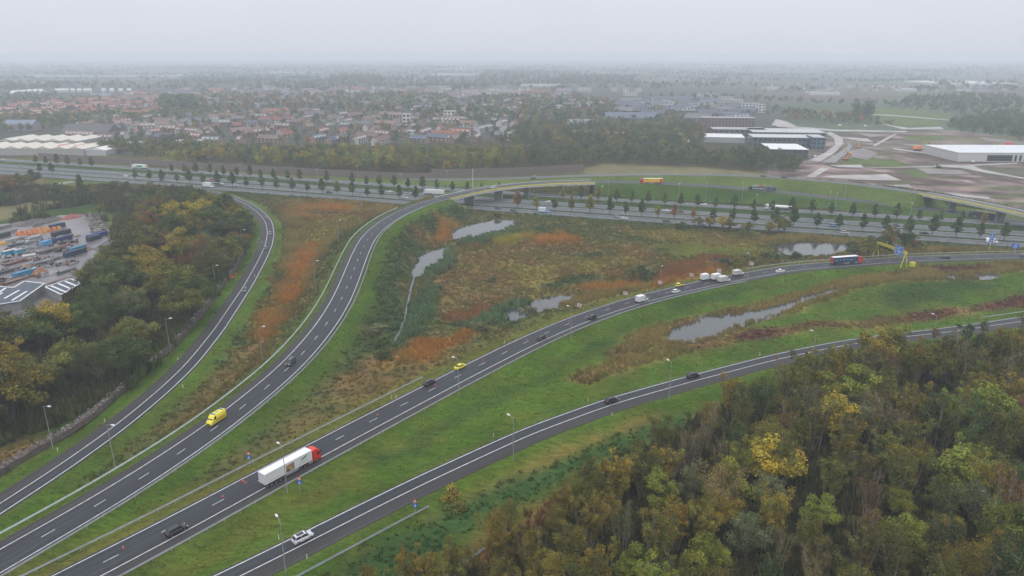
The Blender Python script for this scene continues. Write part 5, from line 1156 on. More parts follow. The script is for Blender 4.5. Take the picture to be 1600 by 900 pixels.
def van_meshes(L_=5.6, W_=2.0, H_=2.45, hood=.85, ws=.85, high=False):
    w = W_ / 2; xf = L_ / 2; xr = -L_ / 2; b = MB()
    st = [(xr, .96, .86, H_ - .06), (xr + .12, 1, .90, H_), (0, 1, .91, H_ + .02), (xf - hood - ws, 1, .88, H_ - .02), (xf - hood - ws * .45, 1, .85, H_ * .86), (xf - hood, 1, .86, H_ * .58), (xf - hood * .4, .97, .84, H_ * .50), (xf, .86, .74, H_ * .36)]
    b.loft([yring(x, w * a, w * c, .28, z, .45, .14) for x, a, c, z in st]); body = b.mesh('body', M['paint'], True)
    g = MB(); zb, zt = H_ * .60, H_ * .90; xa, xb = xf - hood + .02, xf - hood - ws * .80
    g.poly([(xa, -w * .80, zb), (xa, w * .80, zb), (xb, w * .76, zt), (xb, -w * .76, zt)]); g.poly([(xa + .02, -w * .8, zb + .03), (xb + .03, -w * .76, zt + .02), (xb + .03, w * .76, zt + .02), (xa + .02, w * .8, zb + .03)])
    wsm = g.mesh('windscreen', M['glass'])
    sw = [MB().poly([(xb - .55, s_ * w * .992, zb - .05), (xa - .35, s_ * w * 1.0, zb - .05), (xb + .0, s_ * w * .935, zt - .08), (xb - .55, s_ * w * .935, zt - .08)]).mesh('side_window', M['glass']) for s_ in (-1, 1)]
    rw = MB().box((xr - .012, 0, H_ * .68), (.03, w * 1.3, H_ * .24)).mesh('rear_window', M['glass'])
    hl = [MB().box((xf - .12, s_ * w * .66, H_ * .31), (.2, .36, .22)).mesh('headlight', M['lamp_clear']) for s_ in (-1, 1)]; tl = [MB().box((xr + .01, s_ * w * .88, H_ * .42), (.1, .14, .5)).mesh('tail_light', M['lamp_red']) for s_ in (-1, 1)]
    gr = MB().box((xf - .02, 0, .62), (.08, w * .9, .3)).mesh('grille', M['dark'])
    return dict(body=body, ws=wsm, sw=sw, rw=rw, hl=hl, tl=tl, gr=gr, wx=(xf - .95, xr + 1.1), w=w - .12, L=L_, H=H_, W=W_)
VM = {'van': van_meshes(), 'small': van_meshes(4.5, 1.8, 1.9, .95, .7), 'high': van_meshes(6.0, 2.05, 2.75, .8, 1.0)}
def van(kind, x, y, z, rz, col, label, cat='van', name='van', group=None, extra=None):
    m = VM[kind]; o = empty(name, (x, y, z), rz, label, cat, group)
    for nm, me in [('body', m['body']), ('windscreen', m['ws']), ('rear_window', m['rw']), ('grille', m['gr'])] + [('side_window', a) for a in m['sw']] + [('headlight', a) for a in m['hl']] + [('tail_light', a) for a in m['tl']]:
        c = link(nm, me, o); c.color = (*col, 1)
    add_wheels(o, m['wx'], m['w'], r=.34)
    if extra: extra(o, m)
    return o
def boxvan(x, y, z, rz, cab, box, label, L_=6.6, cat='van', name='box_van', group=None, mk_=None, h=3.0):
    o = empty(name, (x, y, z), rz, label, cat, group); w = 1.05; xf = L_ / 2
    b = MB(); b.loft([yring(a, w * .95, w * c, .4, zz, .5, .12) for a, c, zz in ((xf - 2.3, .88, 2.2), (xf - 1.5, .84, 2.2), (xf - .95, .86, 1.5), (xf - .4, .84, 1.25), (xf, .72, .95))]); c_ = b.build('cab', M['paint'], o, smooth=True); c_.color = (*cab, 1)
    MB().poly([(xf - .88, -w * .74, 1.55), (xf - .88, w * .74, 1.55), (xf - 1.42, w * .72, 2.12), (xf - 1.42, -w * .72, 2.12)]).build('windscreen', M['glass'], o)
    for s_ in (-1, 1): MB().poly([(xf - 2.2, s_ * w * .965, 1.45), (xf - 1.25, s_ * w * .965, 1.45), (xf - 1.55, s_ * w * .90, 2.05), (xf - 2.2, s_ * w * .90, 2.05)]).build('side_window', M['glass'], o)
    q = MB().box(((-L_ / 2 + xf - 2.35) / 2, 0, (h + .75) / 2), (L_ - 2.35, 2.15, h - .75)).build('cargo_box', M['paint'], o); q.color = (*box, 1)
    MB().box(((-L_ / 2 + xf - 2.35) / 2, 0, .6), (L_ - 2.0, 1.6, .3)).build('chassis', M['dark'], o)
    for s_ in (-1, 1): MB().box((-L_ / 2 - .02, s_ * .9, .8), (.06, .2, .18)).build('tail_light', M['lamp_red'], o); MB().box((xf - .08, s_ * .7, .85), (.15, .3, .18)).build('headlight', M['lamp_clear'], o)
    add_wheels(o, (xf - .9, -L_ / 2 + 1.2), .92, r=.36)
    if mk_: mk_(o)
    return o
def semi(x, y, z, rz, cab, boxc, label, name='articulated_truck', deco=None, roofc=None, kind='box', group=None, cat='truck', gable=None):
    """16.5 m tractor and trailer; x forward, origin mid-length"""
    o = empty(name, (x, y, z), rz, label, cat, group); w = 1.25; xf = 8.2
    b = MB(); b.loft([yring(a, w * .98, w * c, .45, zz, .5, .16) for a, c, zz in ((xf - 2.35, .93, 3.55), (xf - 1.5, .93, 3.72), (xf - .75, .92, 3.45), (xf - .22, .93, 2.9), (xf - .02, .93, 1.9), (xf, .90, 1.2))]); c_ = b.build('cab', M['paint'], o); c_.color = (*cab, 1)
    MB().poly([(xf + .005, -w * .86, 1.95), (xf + .005, w * .86, 1.95), (xf - .21, w * .84, 2.82), (xf - .21, -w * .84, 2.82)]).poly([(xf + .025, -w * .86, 1.92), (xf - .19, -w * .84, 2.84), (xf - .19, w * .84, 2.84), (xf + .025, w * .86, 1.92)]).build('windscreen', M['glass'], o)
    for s_ in (-1, 1):
        MB().box((xf - .85, s_ * w * .985, 2.3), (.85, .05, .7)).build('side_window', M['glass'], o); MB().bar((xf - .1, s_ * (w + .05), 2.6), (xf - .05, s_ * (w + .25), 2.55), .12, .6).build('mirror', M['dark'], o)
        MB().box((xf - .0, s_ * .85, .85), (.1, .4, .22)).build('headlight', M['lamp_clear'], o); MB().box((xf - 3.3, s_ * 1.0, .8), (1.2, .5, .55)).build('fuel_tank', M['steel'], o)
    MB().box((xf - 3.2, 0, .85), (5.4, 1.0, .35)).build('tractor_chassis', M['dark'], o)
    x0, x1 = -8.3, xf - 2.75; L_ = x1 - x0
    if kind == 'box':
        q = MB().box(((x0 + x1) / 2, 0, 2.6), (L_, 2.5, 2.75)).build('trailer', M['paint'], o); q.color = (*boxc, 1)
        if roofc: r_ = MB().box(((x0 + x1) / 2, 0, 3.99), (L_ - .05, 2.46, .04)).build('trailer_roof', M['paint'], o); r_.color = (*roofc, 1)
        for s_ in (-1, 1):
            d_ = MB().box((x0 - .03, s_ * .6, 2.55), (.05, 1.1, 2.4)).build('rear_door', M['paint'], o); d_.color = (*(gable or boxc), 1); MB().box((x0 - .07, s_ * .25, 2.5), (.03, .04, 2.3)).box((x0 - .07, s_ * .9, 2.5), (.03, .04, 2.3)).build('door_bar', M['steel'], d_)
        MB().box((x0 - .02, 0, 3.85), (.08, 2.3, .16)).box((x0 - .02, 0, 1.22), (.12, 2.4, .1)).build('door_frame', M['steel'], o)
    elif kind == 'tank':
        q = MB().tube((x0, 0, 2.35), (x1, 0, 2.35), 1.15, 1.15, 20).build('tank', M['paint'], o, smooth=False); q.color = (*boxc, 1); MB().box(((x0 + x1) / 2, 0, 3.5), (L_ * .8, .6, .12)).build('walkway', M['steel'], o)
    MB().box(((x0 + x1) / 2 - .3, 0, 1.05), (L_ - .8, 1.1, .3)).box((x0 + .2, 0, .62), (.12, 2.2, .12)).build('trailer_chassis', M['dark'], o)
    for s_ in (-1, 1): MB().box(((x0 + x1) / 2 + .8, s_ * 1.2, .85), (3.6, .05, .5)).build('side_guard', M['steel'] if kind == 'box' else M['dark'], o); MB().box((x0 - .03, s_ * .9, 1.02), (.08, .4, .16)).build('tail_light', M['lamp_red'], o)
    add_wheels(o, (xf - 1.35, xf - 5.1, x0 + 1.6, x0 + 2.9, x0 + 4.2), 1.08, 'truck', .5)
    if deco: deco(o, x0, x1)
    return o
def on(px, py, rd=None, flip=False, z=0.0, lane=None):
    """ground place under a pixel and the heading of the road there"""
    x, y = G(px, py, z)
    if rd is None: a = math.atan2(MD[1], MD[0]); zz = 0.0
    else: a, zz, _ = nearest(rd, x, y)
    if abs(zz - z) > .3: x, y = G(px, py, zz); a, zz, _ = nearest(rd, x, y)
    return x, y, zz + .01, a + (math.pi if flip else 0)
# --- on the connecting road, driving away to the upper right
white_t = (.62, .62, .62)
def deco_main(o, x0, x1):
    s_ = -1; yy = -1.262   # side that faces the camera
    MB().box((x0 + 7.15, yy, 2.42), (2.45, .012, 1.95)).build('product_picture', mat('printed_picture', (.36, .26, .15), .5, var=.5, scale=1.6), o)
    MB().box((x0 + 8.0, yy - .008, 2.7), (.55, .012, 1.35)).box((x0 + 7.3, yy - .009, 2.9), (.5, .012, .9)).build('red_print', mat('red_print', (.34, .12, .10), .5, var=.3, scale=4), o)
    MB().box((x0 + 6.55, yy - .010, 2.0), (.9, .012, .55)).build('dark_print', mat('dark_print', (.08, .055, .02), .5, var=.4, scale=5), o)
    b = MB(); cx, cz = x0 + 11.25, 3.0
    pts = [(-1.05, -.30), (-.7, .05), (-.2, .22), (.3, .30), (.75, .50), (1.15, .55), (.9, .20), (.5, -.05), (.0, -.18), (-.5, -.22)]
    b.poly([(cx + a, yy - .006, cz + c) for a, c in pts]); b.poly([(cx + a, yy - .006, cz + c) for a, c in reversed(pts)]); b.build('green_leaf_logo', mat('logo_green', (.03, .32, .03), .4, var=.1), o)
    b = MB()
    for k in range(9): b.box((cx - .95 + k * .23, yy, cz - .62 + .0 * k), (.13, .012, .2))
    b.build('logo_lettering', mat('grey_letters', (.34, .36, .36), .5, var=0), o)
    b = MB()
    for k in range(16): b.box((cx - 1.3 + k * .19, yy, cz - 1.12), (.12, .012, .06))
    for k in range(18): b.box((x0 + 1.4 + k * .17, yy, 1.75), (.1, .012, .07))
    b.build('small_lettering', mat('dark_letters', (.12, .12, .12), .5, var=0), o)
x, y, z, a = on(456, 738, 'C'); semi(x, y, z, a, (.62, .025, .012), (.66, .66, .67), 'long white articulated truck with red cab and green leaf logo', deco=deco_main)
def deco_blue(o, x0, x1):
    b = MB(); yy = -1.262; r = random.Random(4)
    for k in range(5): b.box((x0 + 1.6 + k * 2.1, yy, 2.6 + .2 * math.sin(k)), (1.0, .012, .55)); 
    b.build('pale_print', mat('pale_blue_print', (.12, .25, .42), .5, var=.4, scale=2), o)
x, y, z, a = on(1322, 412.5, 'C'); semi(x, y, z, a, (.60, .03, .04), (.028, .055, .115), 'dark blue curtain-side truck with red cab, red rear and white roof', roofc=(.68, .68, .7), gable=(.5, .03, .04), deco=deco_blue)
for px, py, kind, col, lab, nm in [(276,832,'suv',(.012,.014,.018),'black suv on the connecting road, nearest the camera','car'),(671,600,'estate',(.018,.02,.024),'black estate car at the left edge line before the yellow car','car'),
    (719,575,'saloon',(.62,.56,.02),'bright yellow saloon stopped on the left edge line','car'),(847,530,'hatch',(.02,.018,.022),'dark hatchback beside the right edge line','car'),(926,498,'suv',(.016,.02,.035),'dark blue suv behind the white van','car'),
    (1056,457,'hatch',(.60,.61,.62),'small white hatchback below the second yellow car','car'),(1061,447,'hatch',(.60,.52,.03),'yellow hatchback at the road edge behind the white one','car'),(1219,425,'saloon',(.62,.62,.63),'white saloon alone behind the red and blue truck','car'),(1478,404,'saloon',(.014,.016,.02),'black saloon beyond the gantry','car'),(1600,402,'hatch',(.06,.05,.06),'dark car cut by the right picture edge','car')]:
    x, y, z, a = on(px, py, 'C'); car(kind, x, y, z, a, col, lab)
x, y, z, a = on(1003, 471.5, 'C'); boxvan(x, y, z, a, white_t, (.64, .64, .65), 'white box van with round-cornered body behind the small white car', L_=5.8, h=3.0)
x, y, z, a = on(1103, 437.5, 'C'); boxvan(x, y, z, a, white_t, (.64, .64, .65), 'white high-roofed van, leftmost of the van group', L_=5.8, h=3.1)
x, y, z, a = on(1121, 437, 'C'); boxvan(x, y, z, a, white_t, (.66, .66, .66), 'white box van half hidden behind the flatbed van', L_=6.4, h=3.0)
def louvre(o):
    for k in range(5): MB().box((-1.0, -1.09, 1.3 + k * .3), (3.4, .02, .08)).build('side_slat', M['concrete'], o)
x, y, z, a = on(1131, 440.5, 'C'); boxvan(x, y, z, a, (.6, .6, .6), (.52, .50, .48), 'white van with pinkish slatted box, nearest of the van group', L_=6.4, h=2.9, mk_=louvre)
x, y, z, a = on(1153, 430, 'C'); boxvan(x, y, z, a, (.6, .6, .6), (.50, .46, .46), 'white van with pale pink rear, rightmost of the van group', L_=5.9, h=2.7)
# --- single-lane road, driving away
for px, py, kind, col, lab in [(473,843,'suv_pano',(.52,.53,.55),'silver suv with dark glass roof on the single-lane road'),(956,628.5,'suv',(.012,.013,.016),'black suv on the single-lane road, nearer one'),(1083,589.5,'suv',(.013,.014,.018),'black suv on the single-lane road near the trees')]:
    x, y, z, a = on(px, py, 'D'); car(kind, x, y, z, a, col, lab)
# --- slip road, coming towards the camera
def amb(o, m):
    for s_ in (-1, 1): MB().box((-.6, s_ * 1.03, 1.15), (3.6, .02, .22)).build('stripe', M['red'], o)
    MB().box((.9, 0, 2.84), (.35, 1.5, .16)).build('light_bar', M['blue'], o); MB().box((-2.2, 0, 2.84), (.3, 1.2, .14)).build('light_bar', M['blue'], o); MB().box((-.6, 0, 2.80), (.9, .7, .1)).build('roof_hatch', M['steel'], o)
x, y, z, a = on(338, 658, 'B', True); van('high', x, y, z, a, (.68, .58, .03), 'yellow high-roofed ambulance van coming down the slip road', 'ambulance', 'ambulance', extra=amb)
x, y, z, a = on(454, 567, 'B', True); car('mpv', x, y, z, a, (.035, .04, .05), 'dark people carrier coming down the slip road')
x, y, z, a = on(771, 294, 'B', True, 8.5); car('hatch', x, y, z, a, (.42, .48, .55), 'pale blue car on the flyover')
for px, py, kind, col, lab in [(416,343,'hatch',(.12,.03,.035),'dark red car, top one of three in the exit road bend'),(422,366,'hatch',(.17,.17,.18),'grey car, middle of three in the exit road bend'),(415.5,390,'suv',(.06,.06,.065),'dark grey car, lowest of three in the exit road bend'),(383,455,'hatch',(.10,.11,.13),'grey-blue hatchback farther down the exit road')]:
    x, y, z, a = on(px, py, 'A', True); x, y = G(px, py, 0); car(kind, x, y, z, a, col, lab)
# --- far slip roads
for px, py, lab in [(833,279.5,'dark car on the far slip road behind the flyover'),(1193,276.5,'left one of two dark cars on the far slip road'),(1226,278.5,'right one of two dark cars on the far slip road')]:
    x, y, z, a = on(px, py, 'F', px < 1000); car('saloon', x, y, z, a, (.02, .022, .03), lab)
def deco_y(o, x0, x1):
    for s_ in (-1, 1):
        MB().box((x0 + 1.1, s_ * 1.262, 2.6), (1.9, .012, 2.4)).build('red_panel', M['red'], o); MB().box((x1 - 2.6, s_ * 1.262, 3.3), (2.6, .012, .3)).build('lettering', mat('dark_orange_letters', (.30, .12, .02), .5, var=.2, scale=6), o); MB().box(((x0 + x1) / 2, s_ * 1.262, 1.3), (11, .014, .2)).build('red_sill', M['red'], o)
x, y, z, a = on(1017, 287, 'B', True, 7); semi(x, y, z, a, (.45, .02, .05), (.66, .43, .02), 'yellow truck with red cab and red rear panel on the bank', roofc=(.7, .68, .62), gable=(.5, .03, .03), deco=deco_y)
# car transporter
x, y, z, a = on(1191, 298.5, 'B', True, 3.6); tr = empty('car_transporter', (x, y, z), a, 'dark blue car transporter loaded with cars on the green bank', 'truck')
b = MB(); b.loft([yring(q, 1.2, 1.15, .45, zz, .5, .16) for q, zz in ((7.2, 3.1), (7.9, 3.2), (8.9, 3.0), (9.4, 2.0), (9.45, 1.2))]); c_ = b.build('cab', M['paint'], tr); c_.color = (.012, .02, .035, 1)
b = MB()
for zz, xa, xb in ((.95, -9.2, 7.0), (2.75, -9.0, 8.2)): b.box(((xa + xb) / 2, 1.1, zz), (xb - xa, .25, .25)); b.box(((xa + xb) / 2, -1.1, zz), (xb - xa, .25, .25)); b.box(((xa + xb) / 2, 0, zz - .05), (xb - xa, 1.9, .1))
for q in (-9, -6, -3, -.5, 2.5, 5): b.bar((q, -1.15, .9), (q + .5, -1.15, 2.8), .18); b.bar((q, 1.15, .9), (q + .5, 1.15, 2.8), .18)
b.build('loading_frame', mat('transporter_frame', (.02, .035, .085), .5), tr); MB().poly([(9.47, -1.0, 1.9), (9.47, 1.0, 1.9), (9.05, 1.0, 2.85), (9.05, -1.0, 2.85)]).build('windscreen', M['glass'], tr)
add_wheels(tr, (8.2, 4.2, 1.8, -3.2, -4.6, -7.2), 1.08, 'truck', .5)
for k, (dx, dz, col, kd, lab) in enumerate([(5.2, 2.88, (.30, .34, .34), 'hatch', 'grey car on the upper deck behind the cab'), (.9, 2.88, (.45, .05, .03), 'hatch', 'red car on the upper deck'), (-3.5, 2.88, (.10, .13, .13), 'estate', 'dark car on the upper deck, third'), (-7.4, 2.6, (.08, .10, .12), 'saloon', 'dark car on the upper deck, rearmost'),
        (4.6, 1.1, (.5, .5, .52), 'saloon', 'white car on the lower deck behind the cab'), (.3, 1.1, (.55, .52, .52), 'hatch', 'white car on the lower deck, middle'), (-4.2, 1.1, (.03, .05, .12), 'hatch', 'blue car on the lower deck'), (-7.8, 1.1, (.03, .04, .10), 'hatch', 'dark blue car at the rear of the lower deck')]):
    car(kd, x + math.cos(a) * dx, y + math.sin(a) * dx, z + dz, a, col, lab + ' of the transporter', group='cars on the transporter', s=.92)
# --- motorway traffic: carriageways M1, M2 drive right; M3, M4 drive left
def mw(px, off, z=0): s_ = s_of_px(px, off); x, y = mw_point(s_, off); xx, yy = mw_point(s_ + 5, off); return x, y, .01, math.atan2(yy - y, xx - x)
for px, off, kind, col, lab in [(778,6.5,'saloon',(.02,.022,.026),'black saloon under the flyover'),(802,3.6,'hatch',(.05,.07,.07),'dark green car right of the black saloon under the flyover'),(964,6.8,'hatch',(.25,.26,.28),'grey hatchback ahead of the white one on the nearest carriageway'),(975,3.6,'saloon',(.58,.58,.6),'white saloon just right of the grey hatchback'),
    (1042,3.6,'mpv',(.05,.055,.07),'dark people carrier before the roadside bushes'),(1132,6.5,'hatch',(.6,.6,.62),'white car seen between the roadside bushes'),(1319,5.0,'mpv',(.36,.36,.38),'silver people carrier above the wide pond'),(1444,18.0,'saloon',(.02,.022,.025),'black saloon above the gantry sign'),(1400,33,'saloon',(.03,.035,.04),'black saloon beyond the gantry trees'),
    (515,18.5,'estate',(.045,.05,.06),'dark estate car left of the brown tree'),(369,19,'saloon',(.58,.58,.6),'white saloon right of the breakdown truck'),(197,24,'hatch',(.6,.6,.62),'white car left of the long green and white truck'),(216,18,'hatch',(.45,.45,.47),'pale car below the green and white truck'),(1302,21.5,'mpv',(.10,.20,.36),'blue people carrier right of the tree row'),(632,19.5,'suv',(.58,.58,.6),'white suv near the start of the flyover'),
    (1097,3.6,'hatch',(.3,.3,.31),'grey car behind the dark roadside bush'),(253,18,'hatch',(.10,.11,.12),'dark car below the left wood top')]:
    car(kind, *mw(px, off), col, lab, group=None)
for px, off, kind, col, lab in [(609,36,'saloon',(.6,.6,.62),'white saloon left of the white suv'),(856,38,'hatch',(.6,.6,.62),'white hatchback beside the dark tree, right of the flyover'),(1041,35,'saloon',(.58,.58,.6),'white saloon between two trees of the nearer row'),(1063,34,'saloon',(.04,.045,.05),'black saloon following the white one'),(1100,62,'hatch',(.6,.6,.62),'white hatchback on the farthest carriageway'),
    (262,36,'hatch',(.4,.4,.42),'pale grey car in the left traffic'),(281,36,'hatch',(.5,.5,.52),'white car behind the pale grey one'),(345,62,'saloon',(.6,.6,.62),'white car on the farthest carriageway at the left'),(331,32,'hatch',(.45,.03,.04),'red car left of the breakdown truck'),(5,62,'saloon',(.55,.55,.57),'white car at the left picture edge'),(33,40,'hatch',(.3,.3,.32),'grey car near the left picture edge'),(1220,36,'mpv',(.05,.06,.06),'dark green van-like car under the white tanker'),(1196,62,'hatch',(.3,.3,.3),'grey car hidden behind the tanker cab')]:
    x, y, z, a = mw(px, off); car(kind, x, y, z, a + math.pi, col, lab, group=None)
x, y, z, a = mw(326, 6.5); boxvan(x, y, z, a, white_t, (.66, .65, .62), 'large white box truck entering the view at the exit road', L_=9.5, h=3.7, cat='truck', name='box_truck')
x, y, z, a = mw(342, 18.5); boxvan(x, y, z, a, (.55, .57, .6), (.10, .11, .13), 'breakdown truck with a low dark bed', L_=8.0, h=1.5, cat='truck', name='breakdown_truck')
x, y, z, a = mw(850, 5.6); boxvan(x, y, z, a, (.20, .38, .58), (.50, .58, .66), 'pale blue high van right of the flyover', L_=7.0, h=3.2)
x, y, z, a = mw(1549, 5.5); van('high', x, y, z, a, (.62, .62, .63), 'white van behind the tall blue road sign')
def deco_g(o, x0, x1):
    for s_ in (-1, 1): MB().box(((x0 + x1) / 2, s_ * 1.262, 2.5), (6.5, .012, 1.5)).build('green_print', mat('green_print', (.05, .30, .14), .5, var=.4, scale=.8), o)
x, y, z, a = mw(218, 62); semi(x, y, z, a + math.pi, (.6, .6, .62), (.64, .65, .64), 'white truck with green print at the far left', deco=deco_g)
x, y, z, a = mw(678, 38); semi(x, y, z, a + math.pi, (.6, .6, .62), (.62, .62, .6), 'white truck with two-part load beside the flyover end')
x, y, z, a = mw(1215, 62); semi(x, y, z, a + math.pi, (.62, .62, .63), (.66, .66, .66), 'white tank truck beyond the motorway trees', kind='tank')
x, y, z, a = on(1537, 341, 'B', True, .1); semi(x, y, z, a, (.06, .07, .09), (.05, .055, .06), 'dark truck passing under the right-hand flyover')
# ------------------------------------------------------------------ storage yard at the left
P = GP([(-200,420),(-60,366),(0,350),(60,345),(115,337),(140,334),(150,344),(163,362),(172,382),(150,398),(138,412),(118,438),(100,462),(60,500),(-200,540)], -1.0)
me = bpy.data.meshes.new('yard_paving'); me.from_pydata([(a, b, -1.06) for a, b in P], [], [tuple(range(len(P)))]); me.materials.append(M['wet_paving']); link('yard_paving', me)['kind'] = 'structure'
ZY = -1.05; ry = np.random.default_rng(12)
def at(px, py, z=ZY): x, y = G(px, py, z); return float(x), float(y)
YA = math.atan2(*(G(125, 390, ZY) - G(20, 420, ZY))[::-1])   # direction of the stacked rows
def container(px, py, L_, col, label, rz=YA, h=2.5, wd=2.4, group='containers in the storage yard', name='container', topcol=None):
    x, y = at(px, py); o = empty(name, (x, y, ZY), rz, label, 'container', group); b = MB(); n = int(L_ / .3); rings = []
    for k in range(n + 1):
        X_ = -L_ / 2 + L_ * k / n; i_ = .05 * (k % 2); rings.append([(X_, -wd / 2 + i_, .12), (X_, -wd / 2 + i_, h - .1), (X_, wd / 2 - i_, h - .1), (X_, wd / 2 - i_, .12)])
    b.loft(rings); c = b.build('shell', M['obj'], o); c.color = (*col, 1)
    b = MB()
    for sx_ in (-1, 1):
        for sy_ in (-1, 1): b.box((sx_ * L_ / 2, sy_ * (wd / 2 - .05), h / 2), (.16, .16, h))
        b.box((sx_ * L_ / 2, 0, h - .08), (.16, wd, .16)).box((sx_ * L_ / 2, 0, .08), (.16, wd, .16))
    for sy_ in (-1, 1): b.box((0, sy_ * (wd / 2 - .04), h - .07), (L_, .12, .14)).box((0, sy_ * (wd / 2 - .04), .07), (L_, .12, .14))
    c = b.build('frame', M['obj'], o); c.color = (*[v * .8 for v in col], 1)
    if topcol: c = MB().box((0, 0, h + .04), (L_ + .1, wd + .1, .06)).build('roof', M['obj'], o); c.color = (*topcol, 1)
    MB().box((L_ / 2 + .06, .3, h / 2), (.04, .05, h * .8)).box((L_ / 2 + .06, -.3, h / 2), (.04, .05, h * .8)).build('door_bar', M['steel'], o); return o
for px, py, L_, col, lab, tc_ in [(90,356,9,(.02,.045,.11),'dark blue container behind the orange barriers',None),(96,367,11,(.03,.035,.045),'charcoal container right of the orange barriers',None),(97,377,11,(.02,.04,.12),'navy container below the charcoal one',None),(72,383,6,(.10,.33,.58),'light blue container in the middle of the yard',None),
    (16,398,7,(.06,.26,.42),'blue container with pale roof at the left of the yard',(.45,.43,.40)),(30,397,4,(.07,.30,.48),'small bright blue container right of the pale-roofed one',(.35,.35,.35)),(122,392,9,(.07,.2,.32),'steel-blue container at the end of the beam row',None),(118,398,12,(.025,.045,.09),'long navy container in front of the steel-blue one',None),
    (152,371,12,(.015,.05,.20),'long blue container by the stone field',None),(4,371,8,(.05,.05,.055),'dark grey container at the left edge of the yard',None),(35,432,8,(.05,.22,.38),'bright blue skip container beside the crane lorry',None),(147,375,8,(.03,.04,.06),'dark container below the long blue one',None)]:
    container(px, py, L_, col, lab, topcol=tc_)
# orange and white barriers in their long stack
i = 0
for row in range(4):
    for k in range(9):
        t = k / 8; px = 28 + t * 62 + row * 1.2 + ry.uniform(-.8, .8); py = 366 + row * 1.6 - t * 12 + ry.uniform(-.5, .5); x, y = at(px, py)
        o = empty('road_barrier', (x, y, ZY + 0), YA + ry.uniform(-.4, .4), 'orange and white water-filled road barrier in the long bright stack of the yard', 'barrier', 'orange road barriers stacked in the yard')
        c = MB().box((0, 0, .55), (2.0, 1.0, 1.1), taper=.92, taper_y=.5).box((0, 0, 1.35), (1.7, .7, .5)).build('body', M['obj'], o); cc = (.62, .18, .03) if t < .5 or ry.random() < .3 else (.66, .30, .04); c.color = (*cc, 1)
        c = MB().box((.35, 0, 1.0), (.5, 1.02, .5)).build('white_panel', M['white'], o); i += 1
def beams(px, py, L_, n, cols, label, layers=3, name='beam_stack', rz=YA, wd=.32, jit_=.16):
    x, y = at(px, py); o = empty(name, (x, y, ZY), rz, label, 'stack')
    for l in range(layers):
        for k in range(n):
            b = MB(); dx = ry.uniform(-L_ * .15, L_ * .15); ll = L_ * ry.uniform(.6, 1.0); a_ = ry.uniform(-jit_, jit_)
            b.bar((dx - ll / 2, (k - n / 2) * wd * 1.5 + a_ * 3, .2 + l * .4), (dx + ll / 2, (k - n / 2) * wd * 1.5 - a_ * 3, .2 + l * .4), wd, .26); c = b.build('beam', M['obj'], o); cc = cols[ry.integers(len(cols))]; c.color = (*cc, 1)
    return o
gy_ = [(.22,.24,.25),(.12,.14,.15),(.30,.31,.31),(.08,.11,.14)]; bn = [(.12,.09,.08),(.18,.12,.10),(.25,.06,.04),(.2,.19,.18),(.08,.08,.08)]
for px, py, L_, n, cols, lab in [(68,410,16,7,gy_,'long stack of grey steel beams in front of the white bags'),(88,404,15,6,gy_,'grey-blue beam stack behind the long one'),(92,388,14,6,bn,'row of rusty brown scrap beams, right part'),(72,394,10,5,bn,'row of red and brown scrap beams, left part'),(24,411,12,5,bn,'brown and grey timber pile at the left of the yard'),
    (104,425,11,4,gy_,'loose white and grey beams near the wood'),(42,390,14,5,gy_,'dark grey beam pile right of the blue container'),(22,375,15,4,[(.5,.5,.5),(.35,.37,.38)],'pale pipes left of the orange barriers'),(50,379,12,4,gy_,'grey beams below the orange barriers'),(128,425,10,6,[(.06,.06,.06),(.12,.12,.12),(.2,.2,.2)],'dark scrap pile against the wood'),
    (14,424,12,6,[(.06,.06,.06),(.1,.1,.1)],'dark scrap row at the left edge'),(96,440,12,5,bn,'scrap row behind the small shed'),(22,440,14,6,[(.12,.08,.06),(.3,.12,.05),(.1,.1,.1),(.3,.3,.3)],'brown scrap row behind the big shed roof'),(24,384,8,4,[(.05,.08,.12),(.1,.1,.1)],'dark heap of parts left of the barriers')]:
    beams(px, py, L_, n, cols, lab)
def heap(px, py, rx, ryy, h, col, label, name='rubble_heap'):
    x, y = at(px, py); b = MB(); n = 20; rings = []
    for j, f in enumerate((1, .85, .6, .35, .12)):
        rings.append([(math.cos(t) * rx * f * (1 + .2 * vnoise(math.cos(t) * 3 + px, math.sin(t) * 3, 1)) , math.sin(t) * ryy * f * (1 + .2 * vnoise(math.cos(t) * 3, math.sin(t) * 3 + py, 1)), h * (1 - f) ** .8 * (1 + .35 * (vnoise(t * 3 + j * 5, px, 1) - .5)) - .05) for t in [2 * math.pi * k / n for k in range(n)]])
    b.loft(rings); o = b.build(name, M['obj'], None, (x, y, ZY), YA, smooth=False); o.color = (*col, 1); return tag(o, label, 'heap')
for a_ in [(112,340,8,4,2.5,(.20,.06,.05),'red-brown brick rubble heap at the top of the yard'),(80,345,10,5,2.6,(.06,.05,.045),'dark soil heap behind the orange barriers'),(95,341,7,4,2,(.22,.20,.19),'grey rubble heap left of the red one'),(50,349,10,5,3,(.07,.06,.055),'brown soil heap between block walls'),(172,386,8,6,4,(.08,.08,.085),'grey gravel heap at the yard corner under the trees'),(136,390,4,3,1.5,(.12,.07,.05),'small brown heap right of the blue containers'),(62,427,3.5,3,3,(.22,.09,.04),'rust-coloured scrap heap behind the crane lorry'),(28,351,8,4,2,(.12,.11,.10),'low grey-brown heap at the upper left of the yard')]:
    heap(*a_)
